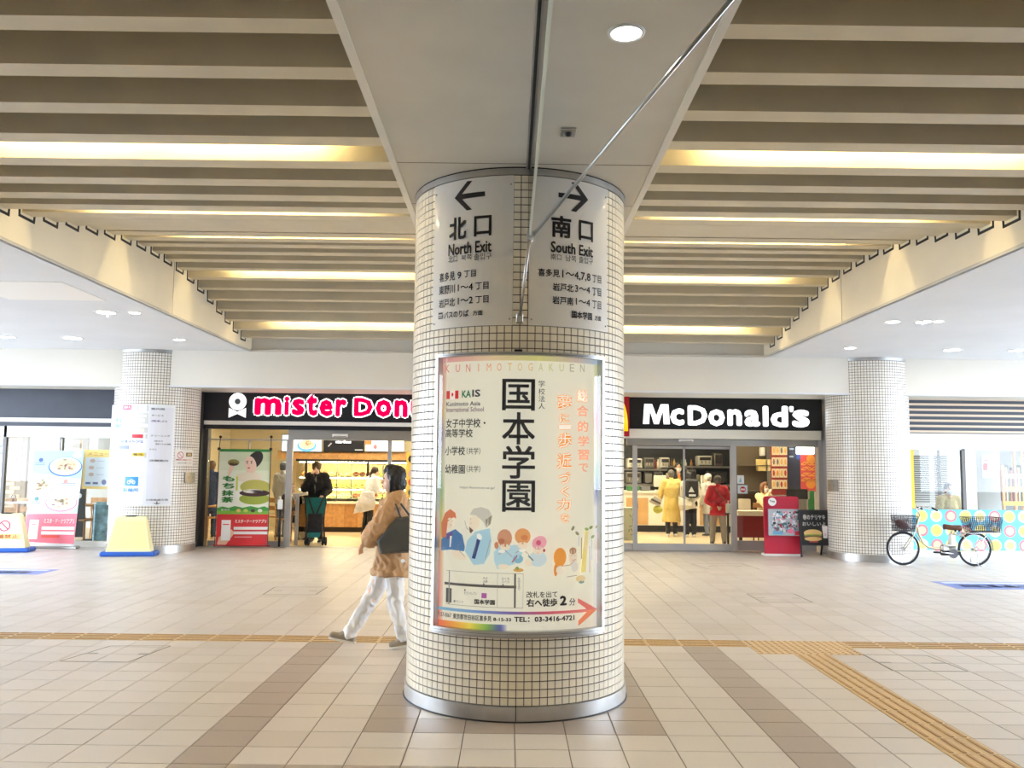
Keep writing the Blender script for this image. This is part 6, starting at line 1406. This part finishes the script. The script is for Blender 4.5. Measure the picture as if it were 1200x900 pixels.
def person(label, J, fd, top, bottom, hair, shoes=(60, 56, 54), k=1., voxel=.013, extra=None, toes=None, group=None, rot=None, folds=.010):
    r, f = frame(fd); U = Vector((0, 0, 1))
    base = (J['ankle_r']+J['ankle_l'])/2; t = thing('person', label, 'person', (base.x, base.y, 0), 0, group)
    Rm = Matrix((r, f, U)).transposed()                     # columns right, forward, up
    hd = J['head']
    hf_ = f if rot is None else Vector((rot[0], rot[1], 0)).normalized(); hr = Vector((hf_.y, -hf_.x, 0)); Rh = Matrix((hr, hf_, U)).transposed()
    def hp_(a, b_, c): return hd+(hr*a+hf_*b_+U*c)*k
    b = MB()
    b.ell(hp_(0, -.005, .025), (.074*k, .092*k, .095*k), 18, 12, R=Rh); b.ell(hp_(0, .022, -.045), (.056*k, .068*k, .07*k), 16, 10, R=Rh)          # skull, jaw
    cap(b, hp_(0, .088, .008), .010*k, hp_(0, .104, -.022), .013*k, 8)                                                                   # nose
    for s in (-1, 1): b.ell(hp_(s*.077, -.005, -.008), (.012*k, .02*k, .032*k), 8, 6, R=Rh)
    b.ell(hp_(0, .083, -.055), (.024*k, .014*k, .012*k), 8, 6, R=Rh)
    cap(b, J['neck']-U*.03*k, .055*k, hd-U*.06*k, .05*k)
    cap(b, J['shoulder_l'], .06*k, J['shoulder_r'], .06*k); cap(b, J['neck']-U*.06*k, .09*k, J['chest'], .11*k); cap(b, J['chest'], .115*k, J['pelvis'], .11*k)
    for q in 'rl':
        cap(b, J['shoulder_'+q], .052*k, J['elbow_'+q], .04*k); cap(b, J['elbow_'+q], .038*k, J['wrist_'+q], .026*k)
        cap(b, J['hip_'+q], .085*k, J['knee_'+q], .055*k); cap(b, J['knee_'+q], .052*k, J['ankle_'+q], .034*k)
        w_ = J['wrist_'+q]; d = (w_-J['elbow_'+q]).normalized(); sd = d.cross(U); sd = sd.normalized() if sd.length > .1 else r.copy(); nn = sd.cross(d)
        pm = w_+d*.055*k; b.ell(pm, (.038*k, .045*k, .02*k), 12, 8, R=Matrix((sd, d, nn)).transposed())
        for i, L in enumerate((.068, .078, .072, .056)):
            o_ = (i-1.5)*.019*k; a0 = w_+d*.085*k+sd*o_; a1 = a0+d*L*.5*k-nn*.008*k; a2 = a1+d*L*.4*k-nn*.03*k
            cap(b, a0, .0092*k, a1, .0088*k, 8); cap(b, a1, .0088*k, a2, .0075*k, 8)
        sg = 1 if q == 'r' else -1; a0 = w_+d*.03*k+sd*sg*.03*k; a1 = a0+d*.03*k+sd*sg*.024*k; a2 = a1+d*.032*k-nn*.012*k
        cap(b, a0, .012*k, a1, .0105*k, 8); cap(b, a1, .0105*k, a2, .0085*k, 8)
    body = blob('body', b, voxel, M_skin, t, 2)
    for s in (-1, 1):
        b = MB(); b.ell(hp_(s*.030, .083, .018), (.013*k, .008*k, .006*k), 8, 6, R=Rh); b.build('eye', M_eye, t, True)
        b = MB(); cap(b, hp_(s*.016, .092, .038), .003*k, hp_(s*.046, .084, .04), .003*k, 6); b.build('eyebrow', M_eye, t, True)
    b = MB(); b.ell(hp_(0, .094, -.055), (.02*k, .008*k, .006*k), 8, 6, R=Rh); b.build('mouth', M_lip, t, True)
    # upper garment
    if top:
        c_, hem = top['rgb'], top.get('hem', .80)*k; g_ = top.get('g', 1.); n = 20; b = MB(); rings = []
        neck, pel = J['neck'], J['pelvis']; zs_ = [hem, hem+.04*k, (hem+pel.z)/2, pel.z+.06*k, J['chest'].z, J['chest'].z+.12*k, neck.z+.005*k]
        fl_ = top.get('flare', 1.0); wl = [.185*fl_, .185*fl_, .175*fl_**.5, .155, .175, .15, .07]; wf = [.145*fl_, .145*fl_, .135*fl_**.5, .12, .135, .11, .07]
        for z, a, c in zip(zs_, wl, wf):
            s = (z-pel.z)/(neck.z-pel.z); cc = pel+(neck-pel)*max(0, s); cc = Vector((cc.x, cc.y, z)); sw = top.get('swing', (0, 0)); cc += Vector((sw[0], sw[1], 0))*max(0, -s)
            rings.append([cc+r*(a*g_*k*math.cos(2*PI*i/n))+f*(c*g_*k*math.sin(2*PI*i/n)) for i in range(n)])
        b.loft(rings); cap(b, J['shoulder_l'], .072*g_*k, J['shoulder_r'], .072*g_*k); sl = top.get('sleeve', 1.)
        for q in 'rl':
            e = J['elbow_'+q]; w_ = J['wrist_'+q]; cap(b, J['shoulder_'+q], .078*g_*k, e, .066*sl*g_*k); cap(b, e, .066*sl*g_*k, e+(w_-e)*top.get('cuff', .93), .052*sl*g_*k)
        blob(top.get('name', 'jacket'), b, voxel, mat(top['mat'], c_, .75, bump=(30, .35)), t, 3, folds*k, 9, zlib.crc32(label.encode()) % 50)
        if top.get('collar', True):
            b = MB(); cap(b, neck-U*.005*k-f*.01*k, .068*k, neck+U*.035*k-f*.012*k, .064*k); blob('collar', b, voxel, MATS[top['mat']], t, 2)
    if bottom:
        b = MB(); gb_ = bottom.get('g', 1.); b.ell(J['pelvis']-U*.02*k, (.15*gb_*k, .115*gb_*k, .12*k), 16, 10, R=Rm)
        for q in 'rl': cap(b, J['hip_'+q]-U*.02*k, .095*gb_*k, J['knee_'+q], .072*gb_*k); cap(b, J['knee_'+q], .072*gb_*k, J['ankle_'+q]+(J['knee_'+q]-J['ankle_'+q])*.07, .058*gb_*k)
        blob('trousers', b, voxel, mat(bottom['mat'], bottom['rgb'], .75, bump=(30, .35)), t, 3, folds*.8*k, 8, 3+zlib.crc32(label.encode()) % 40)
    for q in 'rl':
        a = J['ankle_'+q]; d = (toes or {}).get(q, f*.15*k+U*(.035*k-a.z) if a.z < .2 else f*.15*k-U*.04*k); tip = a+d if (toes or {}).get(q) is None else Vector(toes[q])
        dd = tip-a; dh = Vector((dd.x, dd.y, 0)); dh = dh.normalized() if dh.length > .01 else f
        heel = a-dh*.045*k-U*.03*k if (toes or {}).get(q) is None else a-dh*.04*k-U*.035*k
        b = MB(); cap(b, heel, .038*k, tip, .034*k, 12); cap(b, a+U*.01*k, .042*k, heel+(tip-heel)*.55+U*.012*k, .036*k, 12); sh_ = blob('shoe', b, voxel*.8, mat(f'shoe_{shoes[0]}_{shoes[1]}', shoes, .6), t, 3)
        b = MB(); sd = dh.cross(U); dn = (tip-heel).normalized(); up = sd.cross(dn); up = up if up.z > 0 else -up
        o0, o1 = heel-dn*.035*k-up*.036*k, tip+dn*.03*k-up*.032*k
        ol = [(o0, .022), (o0+(o1-o0)*.15, .036), (o0+(o1-o0)*.6, .042), (o0+(o1-o0)*.85, .036), (o1, .014)]
        poly = [p+sd*w_*k for p, w_ in ol]+[p-sd*w_*k for p, w_ in ol[::-1]]
        m_ = len(poly); b.add(poly+[p+up*.018*k for p in poly], [tuple(range(m_)), tuple(range(2*m_-1, m_-1, -1))]+[(i, m_+i, m_+(i+1) % m_, (i+1) % m_) for i in range(m_)]); so = b.build('sole', mat('sole_white', (224, 220, 212), .6), None); so.parent = sh_; so.matrix_parent_inverse = (PM[t.name]).inverted() @ Matrix() if False else Matrix()
        so.matrix_parent_inverse = Matrix()
    if hair:
        b = MB(); hc = mat('hair_%d_%d_%d' % hair['rgb'], hair['rgb'], .5, nz=(60, .25)); st = hair.get('style', 'short')
        b.ell(hp_(0, -.022, .045), (.088*k, .096*k, .092*k), 18, 12, R=Rh)
        if st in ('bob', 'long'):
            b.ell(hp_(0, -.045, -.02), (.093*k, .075*k, .10*k), 18, 12, R=Rh)
            for s in (-1, 1): cap(b, hp_(s*.072, -.005, .03), .034*k, hp_(s*.074, .005, -.085), .026*k)
            cap(b, hp_(0, .055, .085), .038*k, hp_(0, .03, .1), .05*k)
        if st == 'long': cap(b, hp_(0, -.06, -.02), .075*k, hp_(0, -.085, -.17), .06*k)
        if st == 'tail': cap(b, hp_(0, -.10, .03), .035*k, hp_(0, -.15, -.13), .022*k)
        if st == 'short': b.ell(hp_(0, -.05, -.01), (.08*k, .06*k, .07*k), 16, 10, R=Rh)
        blob('hair', b, voxel*.9, hc, t, 3, .006*k, 25, 1)
    ex = extra or {}
    if 'hat' in ex:
        b = MB(); b.ell(hp_(0, -.012, .065), (.1*k, .108*k, .088*k), 18, 12, R=Rh); cap(b, hp_(0, -.01, .03), .1*k, hp_(0, -.01, .045), .1*k)
        blob('hat', b, voxel, mat('hat_%d_%d' % ex['hat'][:2], ex['hat'], .85, bump=(60, .5)), t, 2)
        if ex.get('peak'): b = MB(); b.ell(hp_(0, .105, .035), (.075*k, .06*k, .012*k), 14, 6, R=Rh); b.build('hat_peak', MATS['hat_%d_%d' % ex['hat'][:2]], t, True)
    if 'mask' in ex: b = MB(); b.ell(hp_(0, .062, -.045), (.066*k, .052*k, .052*k), 14, 8, R=Rh); b.build('face_mask', mat('mask_white', (240, 240, 240), .7), t, True)
    if 'inner' in ex: b = MB(); q = J['chest']; b.ell(q+f*.085*k-U*.06*k, (.065*k, .07*k, .22*k), 14, 10, R=Rm); b.build('inner_shirt', mat('inner_%d_%d' % ex['inner'][:2], ex['inner'], .8), t, True)
    return t

# --- the woman striding past behind the front pillar
W = 7.85
def wp(u, v, dy=0.): return P(u, v, W+dy)
J = dict(head=wp(461, 563), neck=wp(463.5, 578), chest=wp(463, 604), pelvis=wp(459, 648),
         shoulder_l=wp(464, 586, -.15), elbow_l=wp(449, 614, -.19), wrist_l=wp(432, 632, -.15), shoulder_r=wp(465, 586, .15), elbow_r=wp(474, 612, .2), wrist_r=wp(466, 636, .18),
         hip_r=wp(456, 655, .08), knee_r=wp(431, 708, .07), ankle_r=wp(408, 744, .06), hip_l=wp(463, 655, -.08), knee_l=wp(463, 706, -.08), ankle_l=wp(473, 748, -.08))
tr_, tl_ = wp(390, 744.5, .06), wp(460, 756, -.08); tl_.z = .036; J['ankle_l'].z = .095
person('woman in khaki shirt jacket and white trousers striding past behind the front pillar', J, (-1, -.02), dict(rgb=(190, 150, 108), mat='khaki_cotton', hem=.64, flare=1.16, g=1.16, sleeve=1.3, name='shirt_jacket', swing=(.05, 0)), dict(rgb=(226, 224, 222), mat='white_cotton', g=1.02), dict(rgb=(22, 18, 18), style='bob'), (150, 138, 122), .97, .008, toes={'r': tr_, 'l': tl_}, folds=.022)
wk = bpy.data.objects['person']; mk = MATS['khaki_cotton']
b = MB(); e_, w_ = J['elbow_l'], J['wrist_l']; d_ = (w_-e_).normalized(); cap(b, e_+d_*(w_-e_).length*.82, .078, e_+d_*(w_-e_).length*.93, .074); blob('cuff', b, .008, mk, wk, 2, .006, 14)
b = MB(); b.tube([wp(456.5, 576, -.02), wp(455, 581, -.05), wp(459, 584, -.09), wp(466, 581, -.09), wp(470, 576, -.04)], .022, 8); blob('collar_flap', b, .007, mk, wk, 2)
t = thing('shoulder_bag', 'dark grey leather shoulder bag carried by the striding woman', 'bag', wp(465, 650, -.3))
b = MB(); pts = [(464, 607), (492, 603), (497, 645), (446, 650), (441, 634), (452, 622)]
n = len(pts); rings = []
for dy, sc_ in ((-.28, .93), (-.25, 1.0), (-.19, 1.0), (-.16, .93)):
    c = wp(469, 628, dy); rings.append([c+(wp(u, v, dy)-c)*sc_ for u, v in pts])
b.loft(rings); blob('bag_body', b, .010, mat('grey_leather', (72, 72, 70), .45), t, 3, .008, 8)
b = MB(); b.tube([wp(457, 579, -.12), wp(460, 585, -.20), wp(466, 596, -.25), wp(470, 608, -.25)], .009, 8); b.build('strap', MATS['grey_leather'], t, True)
b = MB(); b.tube([wp(459, 578, -.10), wp(468, 588, -.22), wp(480, 604, -.22)], .009, 8); b.build('strap', MATS['grey_leather'], t, True)

# --- doughnut shop
GR = lambda *a: a
p = P(371, 590, 18.15); hh = 1.63
J = joints(p.x, 18.15, hh, (0, -1), {'elbow_r': (.25, .05, 1.14), 'wrist_r': (.09, .16, 1.42), 'elbow_l': (-.25, .02, 1.10), 'wrist_l': (-.17, .22, 1.00), 'head': (.01, .06, 1.56)})
person('person in black jacket and brown cap pushing a teal stroller out of the doughnut shop', J, (0, -1), dict(rgb=(24, 23, 24), mat='black_nylon', hem=.80, g=1.16, sleeve=1.2), dict(rgb=(40, 40, 44), mat='dark_denim'), dict(rgb=(60, 46, 38), style='short'), (40, 40, 42), hh/1.7, extra=dict(hat=(112, 92, 66), peak=True, inner=(120, 118, 112)))
Ys = 17.72; sp = P(369, 637, Ys); t = thing('stroller', 'teal folding stroller with black pouch at the doughnut shop entrance', 'stroller', (sp.x, Ys, 0)); S = lambda u, v, dy=0.: P(u, v, Ys+dy)
M_teal = mat('teal_fabric', (22, 112, 110), .7, nz=(10, .12)); M_bks = mat('stroller_black', (20, 20, 22), .6)
b = MB(); b.loft([[S(358.5, 583, .1), S(382, 583, .1), S(382, 583, .14), S(358.5, 583, .14)], [S(359.5, 606, .02), S(379.5, 606, .02), S(379.5, 606, .06), S(359.5, 606, .06)]]); b.build('seat_back', M_teal, t)
b = MB(); b.loft([[S(361, 602, -.02), S(378, 602, -.02), S(378, 602, .12), S(361, 602, .12)], [S(360, 624, -.10), S(377, 624, -.10), S(377, 624, .12), S(360, 624, .12)]]); blob('pouch', b, .012, M_bks, t, 2, .01, 14)
b = MB(); b.loft([[S(360, 624, -.14), S(376, 624, -.14), S(376, 624, .1), S(360, 624, .1)], [S(362, 630, -.16), S(374, 630, -.16), S(374, 630, .06), S(362, 630, .06)]]); b.build('foot_panel', M_teal, t)
for u0, u1, u2 in ((361, 368, 365), (380, 371, 374)): b = MB(); b.tube([S(u0, 582, .08), S(u1, 603, -.01), S(u2, 606, -.02)], .018, 6); b.build('harness_strap', M_bks, t, True)
for u, w0 in ((357.5, 359), (382, 379.5)):
    b = MB(); b.tube([S(u, 582, .3), S(u, 586, .2), S(w0, 610, .04), S(w0-1 if u < 370 else w0+1, 632, -.2)], .011, 8); b.build('frame_tube', M_bks, t, True); b = MB(); b.tube([S(w0, 606, .04), S(w0, 632, .3)], .011, 8); b.build('frame_tube', M_bks, t, True)
b = MB(); b.tube([S(357.5, 582, .3), S(382, 582, .3)], .015, 8); b.build('handle', M_bks, t, True)
for u in (360, 380):
    for dy in (-.2, .3):
        c = S(u, 633.5, dy); c.z = .065
        wb = MB(); Mx = Matrix.Translation(c) @ Matrix.Rotation(PI/2, 4, 'Z')
        for q in (-.03, .03): torus(wb, (0, q, 0), .047, .018, 18, 8, Mx)
        wb.cyl((c.x-.045, c.y, c.z), (c.x+.045, c.y, c.z), .02, seg=8); wb.build('wheel', M_rub, t, True)
p = P(431, 590, 20.1); hh = 1.60
J = joints(p.x, 20.1, hh, (.75, .66), {'head': (0, .20, 1.50), 'neck': (0, .13, 1.38), 'chest': (0, .08, 1.22), 'shoulder_r': (.16, .12, 1.33), 'shoulder_l': (-.16, .12, 1.33), 'elbow_r': (.23, .12, 1.06), 'wrist_r': (.15, .36, 1.02), 'elbow_l': (-.22, .18, 1.08), 'wrist_l': (-.1, .40, 1.1)})
person('customer with dark ponytail and white shirt bending towards the doughnut showcase', J, (.75, .66), dict(rgb=(232, 234, 236), mat='white_shirt', hem=.82, g=1.05), dict(rgb=(36, 38, 44), mat='navy_trouser'), dict(rgb=(52, 36, 28), style='tail'), (60, 60, 64), hh/1.7)
b = MB(); q = lambda u, v, dy=0.: P(u, v, 19.75+dy); b.loft([[q(424, 576, -.04), q(438, 576, -.04), q(438, 576, .04), q(424, 576, .04)], [q(418, 590, -.09), q(440, 590, -.09), q(440, 590, .09), q(418, 590, .09)], [q(414, 602, -.07), q(438, 597, -.07), q(438, 597, .07), q(414, 602, .07)]])
t = thing('tote_bag', 'white bag hanging from the arm of the customer at the doughnut showcase', 'bag', q(428, 600)); blob('bag_body', b, .012, mat('white_bag', (234, 234, 236), .7), t, 3, .012, 9); b = MB(); b.tube([q(426, 577), q(428, 569), q(434, 569), q(436, 577)], .012, 6); b.build('handle', MATS['white_bag'], t, True)
p = P(331, 590, 19.2); J = joints(p.x, 19.2, 1.62, (.4, .9)); person('grey haired customer in pale patterned shirt behind the doughnut shop window', J, (.4, .9), dict(rgb=(214, 216, 222), mat='pale_print', hem=.76), dict(rgb=(120, 130, 150), mat='blue_jean'), dict(rgb=(110, 116, 122), style='short'), k=.95)
p = P(246.5, 590, 19.0); J = joints(p.x, 19.0, 1.62, (0, 1)); person('person in navy blue seen at the left end of the doughnut shop window', J, (0, 1), dict(rgb=(52, 72, 112), mat='navy_coat', hem=.6), dict(rgb=(60, 80, 120), mat='navy_jean'), dict(rgb=(120, 90, 60), style='short'), k=.95)
p = P(342, 600, 18.6); J = joints(p.x-.1, 18.75, 1.60, (.95, -.3), SEAT); person('seated customer in dark grey behind the doughnut shop door frame', J, (.95, -.3), dict(rgb=(96, 96, 98), mat='grey_knit', hem=.47), dict(rgb=(70, 72, 78), mat='grey_trouser'), dict(rgb=(70, 64, 62), style='short'), k=.94)
chair(p.x-.1, 18.75, -1.87, 'oak chair under the seated customer in the doughnut shop')

# --- burger restaurant
p = G(787, 629); hh = 1.54
J = joints(p.x, p.y, hh, (0, 1), {'elbow_l': (-.27, .04, 1.10), 'wrist_l': (-.24, .20, 1.0), 'elbow_r': (.24, .06, 1.12), 'wrist_r': (.17, .24, 1.1)})
person('customer in long yellow trench coat at the burger counter', J, (0, 1), dict(rgb=(222, 196, 116), mat='yellow_gabardine', hem=.38, g=1.15, flare=1.12, name='trench_coat'), dict(rgb=(40, 44, 52), mat='black_trouser'), dict(rgb=(104, 100, 96), style='short'), (226, 224, 220), hh/1.7)
bp = p.copy(); t = thing('shoulder_bag', 'grey and white striped bag at the elbow of the yellow coat', 'bag', P(769, 592, 20.2))
q = lambda u, v, dy=0.: P(u, v, 20.1+dy)
b = MB(); b.loft([[q(767, 580, -.06), q(776, 586, -.06), q(776, 586, .06), q(767, 580, .06)], [q(760, 588, -.07), q(773, 594, -.07), q(773, 594, .07), q(760, 588, .07)]]); blob('bag_body', b, .012, mat('bag_stripe_white', (226, 222, 212), .6), t, 2); b = MB(); b.loft([[q(764, 584, -.075), q(774.5, 589.5, -.075), q(774.5, 589.5, .075), q(764, 584, .075)], [q(762.5, 585.7, -.078), q(774, 591.2, -.078), q(774, 591.2, .078), q(762.5, 585.7, .078)]]); b.build('stripe', mat('bag_stripe_grey', (96, 98, 92), .6), t)
b = MB(); b.ell(q(771, 597), (.11, .07, .09), 14, 10); b.tube([q(769, 592), q(770, 583), q(774, 580)], .008, 6); tag(b.build('pouch_bag', mat('lime_bag', (222, 220, 110), .6), smooth=True), 'small lime yellow pouch hanging beside the yellow coat', 'bag')
p = G(809, 629.5); hh = 1.50
J = joints(p.x, p.y, hh, (0, 1), {'elbow_r': (.24, .04, 1.10), 'wrist_r': (.18, .2, 1.0)})
person('customer with long black hair and black trousers at the burger counter', J, (0, 1), dict(rgb=(226, 224, 214), mat='ivory_coat', hem=.74, g=1.05), dict(rgb=(22, 22, 26), mat='jet_trouser', g=1.15), dict(rgb=(20, 18, 20), style='long'), (222, 222, 222), hh/1.7)
t = thing('backpack', 'black backpack with white triangle on the long haired customer', 'backpack', P(810, 580, p.y-.25)); Yq = p.y-.22
b = MB(); b.bbox_(PX(803, 575, Yq), PX(818, 575, Yq), Yq-.12, Yq+.1, PZ(810, 583.5, Yq), PZ(810, 561, Yq), .05); blob('pack', b, .014, mat('pack_black', (30, 30, 32), .6), t, 3)
m = MB(); fn = flat(Yq-.128); poly_on(m, fn, [(PX(805.5, 576, Yq), PZ(809, 576.5, Yq)), (PX(812.5, 576, Yq), PZ(809, 576.5, Yq)), (PX(809, 576, Yq), PZ(809, 570, Yq))], (206, 216, 222)); rect_on(m, fn, PX(806, 580, Yq), PX(814, 580, Yq), PZ(809, 581.5, Yq), PZ(809, 579, Yq), (206, 216, 222)); m.build('badge', M_stk, t)
q = lambda u, v, dy=0.: P(u, v, p.y-.2+dy); t = thing('tote_bag', 'cream tote bag of the long haired customer at the burger counter', 'bag', q(803, 598)); b = MB(); b.loft([[q(796, 583, -.08), q(811, 588, -.08), q(811, 588, .08), q(796, 583, .08)], [q(795, 592, -.11), q(811, 593, -.11), q(811, 593, .11), q(795, 592, .11)], [q(797, 598.5, -.08), q(807, 597, -.08), q(807, 597, .08), q(797, 598.5, .08)]]); blob('bag_body', b, .012, mat('cream_bag', (232, 226, 208), .7), t, 3, .01, 9); b = MB(); b.tube([q(798, 584), q(798, 570), q(803, 566), q(808, 586)], .014, 6); b.build('handle', MATS['cream_bag'], t, True)
p = G(833, 629); hh = 1.45
J = joints(p.x-.02, p.y+.1, hh, (-.5, .85)); person('customer in white knitted hat half hidden behind the red jacket', J, (-.5, .85), dict(rgb=(206, 202, 196), mat='grey_wool', hem=.62, g=1.08), dict(rgb=(130, 140, 160), mat='pale_jean'), dict(rgb=(150, 140, 130), style='short'), (70, 66, 66), hh/1.7, extra=dict(hat=(236, 232, 222)))
p = G(842, 638); hh = 1.42
J = joints(p.x, p.y, hh, (0, 1), {'elbow_l': (-.27, .0, 1.08), 'wrist_l': (-.08, -.17, .96), 'elbow_r': (.27, -.02, 1.08), 'wrist_r': (.05, -.18, .95), 'hip_l': (-.10, 0, .90), 'ankle_l': (-.16, -.02, .075), 'ankle_r': (.15, -.02, .075), 'knee_l': (-.13, .02, .48), 'knee_r': (.13, .02, .48)})
person('customer in red puffy jacket with hands behind the back', J, (0, 1), dict(rgb=(200, 28, 44), mat='red_puffy', hem=.72, g=1.2, sleeve=1.1), dict(rgb=(160, 150, 134), mat='stone_chino', g=1.15), dict(rgb=(104, 96, 92), style='short'), (78, 74, 74), hh/1.7, extra=dict(hat=(96, 88, 84)))
b = MB(); b.tube([J['shoulder_l']+Vector((.05, -.13, .02)), J['chest']+Vector((0, -.19, -.02)), J['pelvis']+Vector((.16, -.19, .1))], .011, 6); tag(b.build('bag_strap', mat('strap_brown', (110, 70, 50), .6), smooth=True), 'brown strap across the back of the red jacket', 'strap')
p = P(795, 570, 23.25); J = joints(p.x, 23.25, 1.72, (0, -1)); person('masked staff member in black and orange behind the burger counter', J, (0, -1), dict(rgb=(34, 34, 38), mat='staff_black', hem=.8), dict(rgb=(36, 36, 40), mat='staff_trouser'), dict(rgb=(34, 26, 22), style='short'), extra=dict(mask=1, inner=(226, 140, 40)))
p = P(896, 590, 19.75); J = joints(p.x, 19.8, 1.66, (.5, -.85), {**SEAT, 'wrist_r': (.08, .22, 1.0), 'elbow_r': (.2, .22, .76)}, .06); person('woman with brown bob and cream jacket seated at the burger restaurant window', J, (.5, -.85), dict(rgb=(236, 222, 176), mat='cream_jacket', hem=.5, g=1.05), dict(rgb=(90, 80, 76), mat='brown_trouser'), dict(rgb=(124, 80, 46), style='bob'), extra=dict(mask=1), k=.98)
chair(p.x, 19.8, 2.6+PI*0, 'dark chair under the seated woman in the burger restaurant', MATS['oak_dark'], sh=.5)
# --- corner shop
p = P(1113, 590, 17.75); J = joints(p.x, 17.8, 1.72, (.1, -1), SEAT, .07); person('masked person with dark hair seated in the window above the bicycle', J, (.1, -1), dict(rgb=(196, 170, 110), mat='ochre_knit', hem=.55, g=1.1), dict(rgb=(80, 80, 90), mat='slate_trouser'), dict(rgb=(58, 44, 40), style='short'), extra=dict(mask=1), k=1.01)
chair(p.x, 17.85, PI, 'chair under the masked person in the shop behind the bicycle', sh=.5)
